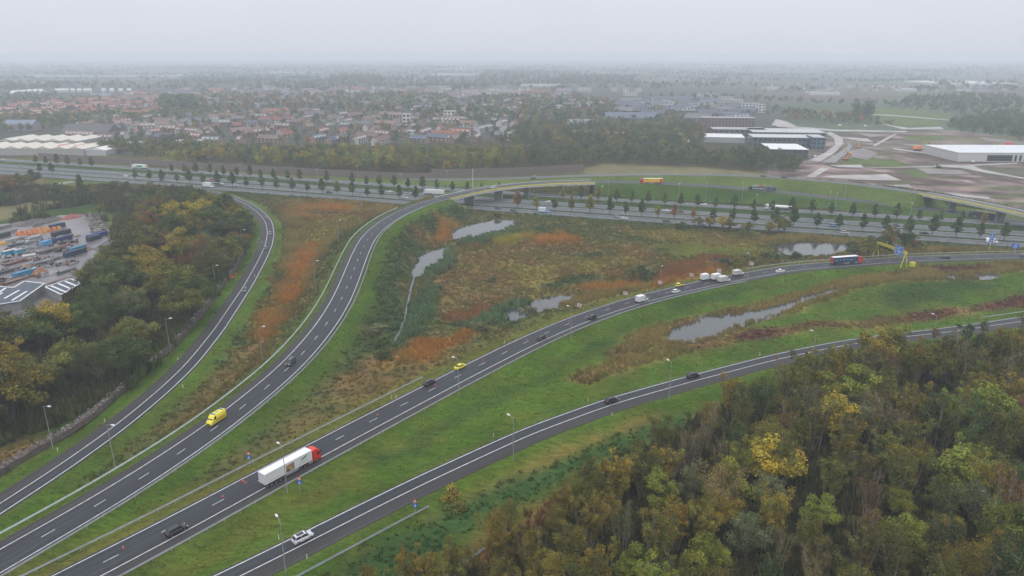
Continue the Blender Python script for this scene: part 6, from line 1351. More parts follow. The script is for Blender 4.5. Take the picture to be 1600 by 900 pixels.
# field of stacked paving stones
for r_i in range(9):
    for k in range(5):
        px = 134 + k * 6.0 + r_i * 1.4 + ry.uniform(-1, 1); py = 335 + r_i * 3.4 + ry.uniform(-.6, .6) + k * .3
        if px > 172: continue
        x, y = at(px, py); b = MB()
        for q in range(4): b.box((ry.uniform(-.8, .8), ry.uniform(-.5, .5), .35 + .25 * (q > 1)), (ry.uniform(1.0, 1.9), ry.uniform(.5, 1.0), ry.uniform(.4, .8)), ry.uniform(-.2, .2))
        o = b.build('stone_stack', M['obj'], None, (x, y, ZY), YA + ry.uniform(-.2, .2)); g_ = ry.uniform(.10, .34); o.color = (g_ * 1.08, g_ * .98, g_ * .92, 1); tag(o, 'pallet-sized stack of paving stones in the stone field of the yard', 'stone stack', 'paving stone stacks in the yard')
for k, (px, py, L_, lab) in enumerate([(6,357,12,'concrete block wall at the upper left of the yard'),(14,365,14,'low concrete block wall in front of it'),(60,352,8,'short concrete block wall by the soil heaps'),(30,346,9,'farthest concrete block wall of the yard')]):
    x, y = at(px, py); b = MB()
    for l in range(2):
        for q in range(int(L_ / 1.6)): b.box((-L_ / 2 + 1.6 * q + .8 * (l % 2), 0, .4 + l * .8), (1.54, .8, .76))
    tag(b.build('block_wall', M['concrete_d'], None, (x, y, ZY), YA + .1 * k), lab, 'wall')
for k in range(7):
    x, y = at(37 + k * 2.9, 402 - k * .5); b = MB(); b.loft([[(math.cos(t) * r_, math.sin(t) * r_, z_) for t in [2 * math.pi * q / 10 for q in range(10)]] for r_, z_ in ((.5, 0), (.62, .35), (.6, .8), (.35, 1.1))])
    tag(b.build('white_bag', M['white'], None, (x, y, ZY)), 'white bulk bag in the row in front of the scrap beams', 'bag', 'white bulk bags in the yard')
for k in range(5):
    x, y = at(1 + k * 2.0, 381 + (k % 2) * 1.5); tag(MB().tube((0, 0, 0), (0, 0, 1.1), .6, .6, 12).tube((0, 0, 1.1), (0, 0, 1.25), .45, .3, 12).build('yellow_drum', mat('drum_yellow', (.6, .33, .02), .5), None, (x, y, ZY)), 'yellow drum at the left edge of the yard', 'drum', 'yellow drums in the yard')
x, y = at(53, 377); boxvan(x, y, ZY, YA + math.pi, (.36, .4, .42), (.28, .31, .31), 'grey and white lorry parked below the orange barriers', L_=9, h=2.8, cat='lorry', name='parked_lorry')
x, y = at(46, 427); cr = boxvan(x, y, ZY, YA, (.35, .45, .5), (.05, .25, .42), 'light blue crane lorry parked in the lower yard', L_=10, h=1.8, cat='lorry', name='crane_lorry', mk_=lambda o: MB().bar((1.2, 0, 1.5), (.6, 0, 4.2), .3).bar((.6, 0, 4.2), (-3.2, 0, 3.4), .24).build('crane_arm', M['orange'], o))
x, y = at(81, 378); car('suv', x, y, ZY, YA, (.5, .22, .05), 'orange small vehicle right of the light blue container', 'vehicle', 'yard_vehicle')
x, y = at(120, 441); car('suv', x, y, ZY, YA, (.35, .03, .03), 'red vehicle behind the small shed', 'vehicle', 'yard_vehicle')
x, y = at(3, 451); car('estate', x, y, ZY, YA, (.02, .02, .02), 'black car beside the big shed', 'car')
# sheds with dark roofs, white verges and roof-light strips
def shed(p0, p1, p2, h, label, ridge=1.8, strips=3):
    """p0 near-left, p1 near-right, p2 far-right corner of the walls in photo pixels at eaves height"""
    A, B_, D_ = [np.append(G(*p, ZY + h), 0) for p in (p0, p1, p2)]; ux = B_ - A; L_ = np.linalg.norm(ux); ux /= L_; vv = D_ - B_; wd = abs(vv[0] * -ux[1] + vv[1] * ux[0]); ang = math.atan2(ux[1], ux[0])
    o = empty('shed', (A[0], A[1], ZY), ang, label, 'shed'); b = MB(); b.v += [(0, 0, 0), (L_, 0, 0), (L_, wd, 0), (0, wd, 0), (0, 0, h), (L_, 0, h), (L_, wd, h), (0, wd, h), (L_, wd / 2, h + ridge), (0, wd / 2, h + ridge)]
    b.f += [(0, 1, 5, 4), (1, 2, 6, 8, 5), (2, 3, 7, 6), (3, 0, 4, 9, 7)]; b.m += [0] * 4; b.build('wall', M['offwhite'], o)
    r = MB(); r.v += [(-.3, -.3, h - .05), (L_ + .3, -.3, h - .05), (L_ + .3, wd / 2, h + ridge + .08), (-.3, wd / 2, h + ridge + .08), (L_ + .3, wd + .3, h - .05), (-.3, wd + .3, h - .05)]; r.f += [(0, 1, 2, 3), (3, 2, 4, 5)]; r.m += [0, 0]
    r.build('roof', mat('shed_roof', (.12, .14, .165), .6, var=.12), o)
    w_ = MB()
    for xx in (-.3, L_ + .3): w_.bar((xx, -.3, h), (xx, wd / 2, h + ridge + .15), .3, .2).bar((xx, wd / 2, h + ridge + .15), (xx, wd + .3, h), .3, .2)
    w_.bar((-.3, wd / 2, h + ridge + .16), (L_ + .3, wd / 2, h + ridge + .16), .3, .15); w_.build('verge_trim', M['white'], o)
    for k in range(strips):
        xx = L_ * (k + 1) / (strips + 1)
        for y0, z0, y1, z1 in ((.5, h + .25, wd / 2 - .4, h + ridge - .1), (wd - .5, h + .25, wd / 2 + .4, h + ridge - .1)): w_ = MB(); w_.bar((xx, y0, z0), (xx, y1, z1), .9, .1); w_.build('roof_light', M['white'], o)
    return o
def roof_shed(poly, h, strips, label):
    P_ = GP(poly, ZY + h); o = empty('shed', (P_[0][0], P_[0][1], ZY), 0, label, 'shed'); L0 = P_[0]; Q_ = P_ - L0; n = len(Q_)
    b = MB(); b.loft([[(a, c, 0) for a, c in Q_], [(a, c, h) for a, c in Q_]], cap=False); b.build('wall', M['concrete_d'], o)
    ctr = Q_.mean(0); MB().loft([[(a, c, h - .2) for a, c in ctr + (Q_ - ctr) * 1.015], [(a, c, h + .12) for a, c in ctr + (Q_ - ctr) * 1.015]]).build('roof', mat('shed_roof', (.075, .092, .115), .9, var=.15), o)
    b = MB()
    for k in range(n): a, c = Q_[k], Q_[(k + 1) % n]; b.bar((a[0], a[1], h + .2), (c[0], c[1], h + .2), .55, .22)
    b.build('verge_trim', M['white'], o)
    for p, q in strips:
        p, q = G(*p, ZY + h) - L0, G(*q, ZY + h) - L0; MB().bar((p[0], p[1], h + .17), (q[0], q[1], h + .17), .9, .1).build('roof_light', M['white'], o)
roof_shed([(-60,444),(22,450),(38,440),(70,443.6),(31,471),(-60,486)], 3.6, [((7,467),(30,454)),((19,470),(42,455.6)),((-2,458),(9,450.5)),((-14,468),(4,458))], 'big dark-roofed shed with white edges at the left picture edge')
roof_shed([(71,449),(110,436),(126,443),(96,461)], 3.6, [((80,447),(104,457.5)),((91,443.4),(113,452.5)),((102,440),(120,447.5))], 'smaller dark-roofed shed right of the big one, against the wood')
# small scrap lying about between the rows
b = MB(); rs2 = np.random.default_rng(77)
for k in range(420):
    rr_ = rs2.integers(6); t = rs2.random(); px = 2 + t * 120; py = [383, 392, 402, 412, 424, 438][rr_] - t * 14 + rs2.normal() * 1.5
    if px > 150 - (py - 360) * .5: continue
    x, y = at(px, py); h_ = rs2.uniform(.3, 1.3); b.box((x, y, ZY + h_ / 2), (rs2.uniform(.4, 3.2), rs2.uniform(.3, 1.1), h_), YA + rs2.normal() * .5, int(rs2.integers(4)), taper=rs2.uniform(.5, 1))
o = b.build('scrap', [M['dark'], M['concrete_d'], mat('rusty_scrap', (.14, .07, .04), .8, var=.4), mat('pale_scrap', (.32, .33, .33), .7, var=.3)]); o['kind'] = 'stuff'; o['label'] = 'loose scrap metal and timber lying between the rows of the yard'
# railway-like track beyond the trees
tk = np.column_stack([GP([(-60,312),(0,303),(60,293),(120,283)], -1.1), np.full(4, -1.05)]); tk = smooth(tk, 4, 3); ribbon('track_bed', tk, -3.5, 3.5, M['concrete_d']); ribbon('track_path', tk, -1.2, 1.6, M['sandy'], dz=.03)
# ------------------------------------------------------------------ large buildings
def block(px, py, w_, d, h, rz, wall, roof, label, name='building', cat='building', roofs='flat', win=None, z=-1.0, stripes=None, group=None):
    x, y = G(px, py, z); o = empty(name, (x, y, z), rz, label, cat, group)
    WB = MB().box((0, d / 2, h / 2), (w_, d, h))
    if roofs == 'flat':
        c = MB().box((0, d / 2, h + .15), (w_ + .6, d + .6, .3)).build('roof', M['roofobj'], o); c.color = (*roof, 1)
    elif roofs == 'saw':
        n = max(2, int(w_ / 16)); b = MB()
        for k in range(n):
            x0 = -w_ / 2 + w_ * k / n; x1 = -w_ / 2 + w_ * (k + 1) / n; xm = (x0 + x1) / 2; b.poly([(x0, -.3, h), (xm, -.3, h + 2.6), (xm, d + .3, h + 2.6), (x0, d + .3, h)]); b.poly([(xm, -.3, h + 2.6), (x1, -.3, h), (x1, d + .3, h), (xm, d + .3, h + 2.6)]); b.poly([(x0, -.2, h), (x1, -.2, h), (xm, -.2, h + 2.6)])
        c = b.build('roof', M['roofobj'], o); c.color = (*roof, 1)
    elif roofs == 'gable':
        b = MB(); b.poly([(-w_ / 2 - .4, -.4, h - .1), (w_ / 2 + .4, -.4, h - .1), (w_ / 2 + .4, d / 2, h + d * .3), (-w_ / 2 - .4, d / 2, h + d * .3)]); b.poly([(-w_ / 2 - .4, d / 2, h + d * .3), (w_ / 2 + .4, d / 2, h + d * .3), (w_ / 2 + .4, d + .4, h - .1), (-w_ / 2 - .4, d + .4, h - .1)])
        for s_ in (-1, 1): b.poly([(s_ * w_ / 2, 0, h), (s_ * w_ / 2, d, h), (s_ * w_ / 2, d / 2, h + d * .3)])
        c = b.build('roof', M['roofobj'], o); c.color = (*roof, 1)
    if stripes:
        b = MB(); n = int(w_ / stripes[0])
        for k in range(n): b.box((-w_ / 2 + (k + .5) * w_ / n, d / 2, h + .36), (stripes[1], d * .9, .12))
        b.build('roof_light', M['white'], o)
    if win:
        fl, dx = win; n = int(w_ / dx)
        for f in range(fl):
            for k in range(n):
                xx = -w_ / 2 + (k + .5) * w_ / n; zz = h * (f + .55) / fl; WB.box((xx, -.03, zz), (dx * .6, .08, h / fl * .5), 0, 1)
        nb_ = int(d / dx)
        for f in range(fl):
            for k in range(nb_):
                for s_ in (-1, 1): WB.box((s_ * w_ / 2, (k + .5) * d / max(nb_, 1), h * (f + .55) / fl), (.08, dx * .6, h / fl * .5), 0, 1)
    c = WB.build('wall', [M['wallobj'], M['window']], o); c.color = (*wall, 1)
    return o
def mwid(px, py, dpx): d = np.linalg.norm(G(px, py, -1)); return dpx * math.hypot(d, CAM_H) / FPX * 1.0
RZ = -.33
for a_ in [
 (20,243,150,38,7,-.05,(.32,.31,.30),(.52,.49,.42),'huge cream multi-ridged hall at the left picture edge','hall','building','saw'),
 (60,232,90,45,8,-.05,(.30,.29,.29),(.50,.47,.41),'cream ridged hall behind the huge one','hall','building','saw'),
 (92,240,60,20,6,-.05,(.30,.29,.30),(.42,.14,.15),'low hall with red roof between the cream and white ones','hall','building','saw'),
 (120,243,62,26,5.5,-.05,(.40,.40,.41),(.60,.60,.60),'white-roofed hall nearest the noise barrier','hall','building','saw'),
 (133,216,60,30,7,-.05,(.25,.22,.21),(.09,.085,.09),'dark-roofed building behind the halls','hall','building','gable'),
 (30,205,40,18,9,0,(.25,.22,.22),(.16,.19,.24),'building with blue-grey roof behind the cream hall','hall','building','gable'),
 (207,232,28,22,5,0,(.45,.43,.42),(.55,.55,.55),'white flat-roofed shop behind the dark trees','shop','building','flat'),
 (290,228,30,16,5,0,(.5,.48,.46),(.45,.42,.40),'pale flat building at the edge of the strip wood','shop','building','flat')]:
    block(*a_[:11], roofs=a_[11] if len(a_) > 11 else 'flat')
block(1137,199,mwid(1137,199,76),18,13,-.10,(.17,.12,.105),(.30,.30,.31),'long brown four-storey apartment block','apartment_block','building',win=(4,4.5))
block(1155,214,mwid(1155,214,75),30,9,-.12,(.10,.105,.13),(.30,.29,.29),'long dark school wing with pale flat roof','school_wing','building',win=(2,6))
block(1130,223,mwid(1130,223,60),42,6,-.2,(.30,.30,.31),(.58,.58,.59),'white-roofed low halls with glass strips','low_hall','building',stripes=(9,1.5))
block(1232,219,mwid(1232,219,100),50,9,-.13,(.12,.12,.13),(.40,.40,.41),'large grey complex with stepped roofs','office_complex','building',win=(2,6))
block(1232,231,mwid(1232,231,100),34,11,-.13,(.07,.085,.10),(.44,.44,.46),'dark glazed front of the large complex','glazed_building','building',win=(2,5))
block(1278,234,mwid(1278,234,17),30,13,-.13,(.08,.12,.15),(.36,.38,.40),'taller glazed corner block of the complex','glazed_building','building',win=(3,4))
block(1232,248,mwid(1232,248,52),48,9,-.13,(.045,.055,.07),(.62,.62,.62),'dark pavilion with white roof beside the strip wood','pavilion','building',win=(2,5))
block(1622,253,mwid(1622,253,200),62,8.5,-.02,(.46,.46,.45),(.56,.58,.60),'white warehouse with dark glass bays at the right picture edge','warehouse','building')
wh = [o for o in bpy.data.objects if o.name.startswith('warehouse')][0]
W_ = mwid(1622,253,200)
for k in range(6): MB().box((-W_ / 2 + (40 + k * 4.6 + (k > 0) * 10.5 if k < 5 else 88), -.1, 3.6), (24 if k == 0 else 2.0 if k < 5 else 24, .3, 5.6)).build('glass_bay', M['window'], wh)
block(953,217,mwid(953,217,45),30,6,-.1,(.30,.20,.15),(.34,.16,.10),'hall with flat orange-brown roof behind the strip wood','hall','building')
block(917,214,mwid(917,214,42),24,6,-.05,(.40,.36,.34),(.40,.40,.40),'pale low building left of the orange-roofed hall','low_building','building',win=(1,5))
block(907,202,mwid(907,202,40),20,7,-.05,(.2,.2,.22),(.20,.22,.25),'grey-roofed school building above the strip wood','school','building','gable')
block(985,192,mwid(985,192,75),26,7,-.1,(.16,.17,.2),(.11,.13,.17),'long dark blue-grey roof among the trees','sports_hall','building',roofs='gable')
for px, py, dp, h, lab in [(913,143,22,12,'white apartment block on the far green edge'),(960,143,10,10,'first of three small white far blocks'),(978,144,8,10,'second of three small white far blocks'),(998,144,10,10,'third of three small white far blocks'),(985,150,20,8,'low white far block below the small ones'),(1105,152,28,8,'long pale low far building'),(1135,158,20,9,'stepped pale terrace, left part'),(1152,163,16,9,'stepped pale terrace, right part'),(1172,172,24,12,'cream apartment block above the dark terraces'),(1190,176,10,14,'cream tower-like block at the end of the terraces'),
    (702,188,18,14,'white block of flats in the middle of the town'),(635,196,13,16,'brown brick tower in the town'),(740,146,40,8,'long white terrace on the far town edge'),(755,152,30,8,'white terrace below the long one'),(695,140,20,8,'small white far terrace'),(785,140,16,10,'white block left of the pale hall'),(800,146,30,8,'pale hall roof at the far town edge'),(640,214,12,7,'white house with tall gable in the town'),(797,220,10,9,'white square house above the strip wood')]:
    block(px, py, mwid(px, py, dp), 14, h, RZ * .3, (.52, .50, .49), (.30, .30, .31), lab, 'white_building', 'building', win=(3 if h > 11 else 2, 6))
for px, py, dp, d, lab, col in [(1530,134,95,260,'huge pale warehouse roof far away at the right',(.52,.50,.49)),(710,118,70,60,'long white greenhouse in the far haze',(.6,.6,.6)),(710,109,40,60,'farther pale greenhouse close to the horizon',(.55,.55,.55)),(160,120,210,12,'long pale greenhouse line on the far left',(.6,.6,.6)),(320,118,110,12,'long pale greenhouse line right of the first',(.58,.58,.58)),(455,114,90,12,'pale far greenhouse line in the middle',(.58,.58,.58)),(180,99,30,60,'faint pale far greenhouse near the horizon',(.55,.55,.52)),
    (1120,104,40,50,'faint pale shed near the horizon',(.5,.5,.5)),(1290,149,40,20,'pale far shed beyond the green field',(.5,.5,.5)),(1420,143,20,30,'small white warehouse far right',(.55,.55,.55)),(1225,140,60,16,'far terrace with tan roofs',(.45,.33,.28)),(845,136,60,50,'pale far hall at the green field edge',(.40,.37,.36))]:
    block(px, py, mwid(px, py, dp), d, 7, -.05, (.45, .45, .45), col, lab, 'far_hall', 'building')
for k in range(5): block(22 + k * 9, 149 - k * .7, 24, 20, 5.5, -.1, (.45,.45,.45), (.55,.55,.55), 'white-roofed far hall in the left group of five', 'white_hall', 'building', roofs='gable', group='white halls at the far left')
for k, px in enumerate([90,97,104,114,124,134,140,162,175,189,202]): block(px, 144, 10, 14, 5.5, .4, (.5,.5,.5), (.5,.5,.5), 'white far house on the meadow edge left of the town', 'white_house', 'house', roofs='gable', group='white houses at the far meadow edge')

# ------------------------------------------------------------------ houses
def terrace_meshes(n, seed):
    r = random.Random(seed); L_ = n * 6.2; d = 9.0; h = 5.4; wall = MB(); wall.box((0, 0, h / 2), (L_, d, h))
    for s_ in (-1, 1): wall.poly([(s_ * L_ / 2, -d / 2 * s_, h), (s_ * L_ / 2, d / 2 * s_, h), (s_ * L_ / 2, 0, h + 4.0)])
    roof = MB(); roof.poly([(-L_ / 2 - .3, -d / 2 - .4, h - .2), (L_ / 2 + .3, -d / 2 - .4, h - .2), (L_ / 2 + .3, 0, h + 4.15), (-L_ / 2 - .3, 0, h + 4.15)]).poly([(L_ / 2 + .3, d / 2 + .4, h - .2), (-L_ / 2 - .3, d / 2 + .4, h - .2), (-L_ / 2 - .3, 0, h + 4.15), (L_ / 2 + .3, 0, h + 4.15)])
    for k in range(n):
        for zz in (1.5, 4.1):
            for sy in (-1, 1): wall.box((-L_ / 2 + 6.2 * (k + .5), sy * (d / 2 + .02), zz), (3.4, .08, 1.4), 0, 1)
    for k in range(n):
        if r.random() < .7: roof.box((-L_ / 2 + 6.2 * (k + .5), -d * .27, h + 1.75), (3.4, 2.6, 1.7), 0, 1)
        roof.box((-L_ / 2 + 6.2 * k + .6, .4, h + 4.2), (.8, .8, 1.4), 0, 2)
    return dict(wall=wall.mesh('wall', [M['wallobj'], M['window']]), roof=roof.mesh('roof', [M['roofobj'], M['white'], M['brick']]), L=L_)
TRM = {n: terrace_meshes(n, n) for n in (1, 2, 3, 4, 6, 7)}
rh = np.random.default_rng(33)
def in_town(px, py): return True
ROOFC = {'orange': (.25, .10, .07), 'red': (.20, .08, .065), 'brown': (.17, .115, .10), 'grey': (.13, .13, .14), 'slate': (.085, .10, .13), 'dark': (.05, .05, .055)}
WALLC = [(.22, .15, .12), (.28, .2, .16), (.46, .45, .44), (.36, .34, .33), (.18, .13, .11), (.44, .43, .42)]
ZONES = [   # polygon, roof colours, share of green, name
 ([(5,186),(5,170),(60,160),(150,158),(255,160),(258,182),(150,182),(60,188)], ['orange', 'orange', 'red', 'orange'], 'orange-roofed quarter at the left'),
 ([(110,205),(170,188),(300,183),(420,176),(640,184),(800,186),(815,205),(790,222),(700,224),(560,226),(420,226),(300,228),(220,222),(150,222)], ['brown', 'grey', 'brown', 'brown', 'grey', 'red', 'orange', 'slate'], 'brown-roofed town centre'),
 ([(955,172),(985,160),(1080,156),(1170,168),(1200,180),(1120,190),(1040,186),(980,184)], ['slate', 'slate', 'grey', 'slate'], 'slate-roofed estate'),
 ([(150,157),(300,150),(520,148),(560,158),(400,168),(260,164)], ['grey', 'slate', 'brown', 'red'], 'northern edge of the town'),
 ([(560,165),(700,150),(900,150),(950,158),(940,168),(860,176),(640,178)], ['grey', 'brown', 'slate', 'grey'], 'tree-filled middle of the town'),
 ([(1180,147),(1195,133),(1400,134),(1700,139),(1700,149),(1400,143)], ['slate', 'grey', 'brown', 'slate'], 'village beyond the green field'),
 ([(150,150),(300,140),(700,138),(900,142),(900,150),(700,150),(520,148),(300,150)], ['grey', 'slate', 'brown', 'red'], 'far side of the town')]
allh = []
for zi, (poly, roofs_, zn) in enumerate(ZONES):
    Pz = GP(poly); lo, hi = Pz.min(0), Pz.max(0); blocks = scatter(poly, 400, 50 if zi not in (2, 5, 6) else 66 if zi == 2 else 72, seed=50 + zi)
    for (bx, by) in blocks:
        ang = (-.33 if rh.random() < .5 else 1.24) + rh.normal() * .12 if zi != 2 else -.15 + rh.normal() * .04
        rc = roofs_[rh.integers(len(roofs_))]; wc = WALLC[rh.integers(len(WALLC))]
        for k in range(2 if zi != 2 else 3):
            n = int(rh.choice([2, 3, 4, 6, 7, 1])) if zi != 2 else 6; off = (k - .5) * 24 + rh.normal() * 2; sh = rh.normal() * 6
            x = bx - math.sin(ang) * off + math.cos(ang) * sh; y = by + math.cos(ang) * off + math.sin(ang) * sh
            allh.append((x, y, ang + (math.pi if rh.random() < .5 else 0), n, rc, wc, zn, zi))
allh.sort(key=lambda t: t[1]); cn_ = {}
BIG = 290
for i, (x, y, ang, n, rc, wc, zn, zi) in enumerate(allh[:BIG]):
    m = TRM[n]; white = wc[0] > .42
    lab = f'{"orange" if rc == "orange" else rc}-roofed {"white-walled" if white else "brick"} {"house" if n == 1 else "pair of houses" if n == 2 else "short terrace" if n < 5 else "long terrace"} in the {zn}'
    o = empty('house' if n == 1 else 'terraced_houses', (x, y, -1.1), ang, lab, 'house', f'houses of the {zn}')
    rcj = np.array(ROOFC[rc]) * rh.uniform(.8, 1.25)
    for nm in ('wall', 'roof'):
        c = link(nm, m[nm], o); c.color = (*(rcj if nm == 'roof' else wc), 1)
# the rest of the houses, far and small, as one mass
V = []; T = []; F4 = []; F3 = []; nv = 0
for (x, y, ang, n, rc, wc, zn, zi) in allh[BIG:]:
    L_ = n * 6.2 / 2; d = 4.6; h = 5.3; ca, sa = math.cos(ang), math.sin(ang); rcj = np.array(ROOFC[rc]) * rh.uniform(.8, 1.3)
    def W3(a, b_, c): return (x + a * ca - b_ * sa, y + a * sa + b_ * ca, c - 1.1)
    vs = [W3(-L_, -d, 0), W3(L_, -d, 0), W3(L_, d, 0), W3(-L_, d, 0), W3(-L_, -d, h), W3(L_, -d, h), W3(L_, d, h), W3(-L_, d, h), W3(L_, 0, h + 4), W3(-L_, 0, h + 4), W3(-L_, -d, h), W3(L_, -d, h), W3(L_, d, h), W3(-L_, d, h), W3(L_, 0, h + 4), W3(-L_, 0, h + 4)]
    V += vs; T += [wc] * 10 + [tuple(rcj)] * 6
    F4 += [(nv, nv + 1, nv + 5, nv + 4), (nv + 2, nv + 3, nv + 7, nv + 6), (nv + 1, nv + 2, nv + 6, nv + 5), (nv + 3, nv, nv + 4, nv + 7), (nv + 10, nv + 11, nv + 14, nv + 15), (nv + 12, nv + 13, nv + 15, nv + 14)]; F3 += [(nv + 5, nv + 6, nv + 8), (nv + 7, nv + 4, nv + 9)]; nv += 16
if V:
    o = link('distant_houses', mesh_np('distant_houses', V, [np.array(F4), np.array(F3)], M['attr_matte'], cols=np.array(T))); o['kind'] = 'stuff'; o['label'] = 'small far houses of the town fading into the haze'
print('houses', len(allh))
# ------------------------------------------------------------------ trees among the houses, belts and hedgerows out to the horizon
pts = []; hs = []; cs = []
def addmass(poly, n, dmin, keys, h0, h1, seed, mul=1.0, z=-1):
    s_ = scatter(poly, n, dmin, seed=seed); r = np.random.default_rng(seed); pts.extend(s_); hs.extend(list(r.uniform(h0, h1, len(s_)))); cs.extend(list(mass_cols(len(s_), keys, seed) * mul * 1.1))
mixk = ['dk', 'green', 'olive', 'dk', 'green', 'brown', 'gold', 'dk', 'rust', 'green']
addmass([(110,205),(170,188),(300,183),(420,176),(640,184),(800,186),(815,205),(790,222),(700,228),(560,228),(420,230),(300,232),(220,226),(150,226)], 380, 11, mixk, 6, 13, 61)
addmass([(5,190),(5,156),(60,156),(150,152),(258,158),(258,186)], 260, 16, mixk, 6, 12, 62)
addmass([(-100,200),(0,186),(60,184),(110,186),(160,182),(230,182),(300,176),(310,182),(200,192),(110,200),(60,205),(-100,215)], 330, 9, ['dk', 'green', 'olive', 'green', 'gold'], 9, 15, 63)
addmass([(255,182),(260,158),(330,150),(560,150),(640,148),(700,152),(700,160),(620,180),(500,176),(420,172),(330,180)], 520, 13, ['dk', 'green', 'green', 'brown', 'rust', 'dk', 'olive'], 9, 17, 64)
addmass([(640,184),(700,158),(800,152),(900,152),(960,160),(960,180),(1060,190),(1100,206),(1060,222),(900,226),(840,232),(800,225),(810,200)], 640, 11, ['dk', 'green', 'dk', 'green', 'dk', 'rust', 'olive'], 9, 16, 65)
addmass([(780,228),(800,205),(860,196),(1060,205),(1100,225),(1090,236),(1000,232),(860,232)], 300, 9, ['dk', 'green', 'dk', 'green', 'olive'], 9, 15, 66)
addmass([(1060,196),(1090,200),(1115,214),(1100,220),(1065,208)], 40, 8, ['brown', 'rust'], 7, 11, 67, .6)
addmass([(955,172),(985,160),(1080,156),(1200,168),(1250,176),(1200,182),(1100,190),(980,186)], 160, 18, ['dk', 'green', 'brown', 'dk'], 6, 11, 68)
addmass([(150,236),(200,226),(300,230),(300,240),(260,250),(200,246)], 70, 8, ['dk', 'dk', 'brown', 'green', 'olive'], 9, 15, 69)
addmass([(1475,202),(1500,190),(1560,186),(1700,186),(1900,200),(1900,232),(1600,222),(1520,210)], 420, 10, ['dk', 'green', 'dk'], 11, 16, 70)
addmass([(1230,176),(1340,184),(1400,196),(1390,200),(1300,194),(1230,190)], 70, 12, ['dk', 'green', 'rust', 'olive'], 8, 13, 71)
addmass([(1330,190),(1335,172),(1360,170),(1362,186)], 26, 8, ['dk'], 15, 20, 72)
addmass([(1410,166),(1430,156),(1500,152),(1620,158),(1700,168),(1620,172),(1500,172)], 240, 22, ['dk', 'green'], 13, 19, 73)
addmass([(1340,158),(1500,166),(1700,172),(1700,182),(1500,180),(1390,168)], 130, 18, ['dk', 'green'], 6, 11, 74)
addmass([(252,178),(254,160),(305,160),(306,178)], 90, 9, ['dk'], 17, 22, 75)
addmass([(620,132),(740,131),(860,128),(1000,130),(1000,135),(860,134),(740,137),(620,138)], 160, 26, ['dk', 'green'], 10, 16, 76)
addmass([(510,132),(520,122),(590,121),(600,131)], 130, 22, ['dk'], 17, 22, 77)
addmass([(360,128),(380,120),(500,122),(500,134),(400,132)], 140, 22, ['dk', 'green'], 10, 16, 78)
addmass([(750,128),(760,112),(850,112),(860,126)], 150, 32, ['dk'], 16, 22, 79)
addmass([(870,130),(880,118),(990,122),(990,132)], 150, 30, ['dk'], 15, 20, 80)
addmass([(240,134),(300,122),(380,122),(400,134)], 150, 24, ['dk', 'green'], 10, 16, 81)
addmass([(1010,152),(1100,150),(1340,162),(1340,166),(1100,156)], 90, 24, ['dk', 'green'], 8, 14, 82)
addmass([(-100,160),(-100,150),(60,148),(100,150),(60,160)], 120, 16, ['dk', 'green'], 8, 13, 83)
# hedges and copses in the open country
r = np.random.default_rng(91)
for k in range(430):
    yy = 10 ** r.uniform(math.log10(2100), math.log10(9000)); xx = r.uniform(-.85, .85) * yy; a = (-.12 if r.random() < .8 else 1.2) + r.normal() * .1; L_ = r.uniform(80, 650) * (yy / 3000) ** .7; n = int(r.uniform(8, 26))
    for q in range(n):
        t = r.uniform(-.5, .5) * L_; pts.append((xx + math.cos(a) * t + r.normal() * L_ * .03, yy + math.sin(a) * t + r.normal() * L_ * .03)); hs.append(r.uniform(9, 17) * (1 + .25 * (yy > 5000))); cs.append(np.array(TC['dk']) * r.uniform(.8, 1.4))
near_ = [i for i, p in enumerate(pts) if p[1] < 1150]; far_ = [i for i, p in enumerate(pts) if p[1] >= 1150]; pa = np.array(pts); ha = np.array(hs); ca2 = np.array(cs)
o = mass_trees('town_trees', pa[near_], ha[near_], ca2[near_], q=230, size=.052, wide=.45, label='autumn trees standing thick between the houses of the town', seed=5)
o = mass_trees('distant_trees', pa[far_], ha[far_], ca2[far_], q=56, size=.13, wide=.5, label='far tree belts and copses fading into the haze', seed=6)
print('mass', len(near_), len(far_))
# ------------------------------------------------------------------ building site at the right
zt = lambda poly, m, nm, z: flat(nm, poly, m, z)
zt([(1259,276),(1283,262),(1298,262),(1273,277)], M['sandy'], 'site_road', -.93)
zt([(1262,251),(1290,238),(1305,226),(1303,216),(1290,208),(1298,206),(1316,215),(1318,224),(1305,238),(1281,253)], M['sandy'], 'site_road', -.92)
zt([(1284,254),(1308,240),(1325,228),(1324,222),(1332,228),(1325,238),(1305,254)], M['concrete_d'], 'site_street', -.92)
zt([(1284,276),(1300,278),(1340,281),(1409,282),(1385,272),(1300,274)], M['sandy'], 'hardstanding', -.91)
zt([(1296,258),(1345,257),(1350,262),(1310,261)], M['sandy'], 'hardstanding', -.90)
zt([(1385,289),(1420,288),(1425,293),(1405,292)], M['sandy'], 'hardstanding', -.90)
zt([(1475,300),(1545,308),(1548,311),(1500,307)], M['sandy'], 'hardstanding', -.89)
zt([(1315,263),(1470,261),(1500,262),(1530,268),(1600,280),(1700,292),(1700,290),(1600,277.5),(1535,265),(1520,259),(1590,256),(1590,254),(1500,258),(1465,257),(1460,259),(1400,261)], M['sandy'], 'site_track', -.88)
zt([(1367,229),(1390,216),(1402,209),(1398,209),(1380,218),(1364,227)], M['sandy'], 'site_track', -.87)
zt([(1395,231),(1440,237),(1480,240),(1520,248),(1480,244),(1430,238),(1395,233)], M['sandy'], 'site_track', -.87)
zt([(1215,198),(1300,205),(1415,206.5),(1418,205),(1300,202),(1210,195)], M['sandy'], 'site_track', -.87)
zt([(1310,214),(1355,216),(1365,222),(1340,220)], M['sandy'], 'hardstanding', -.87)
zt([(1376,193),(1420,200),(1470,198),(1475,202),(1410,202)], M['sandy'], 'far_road', -.85)
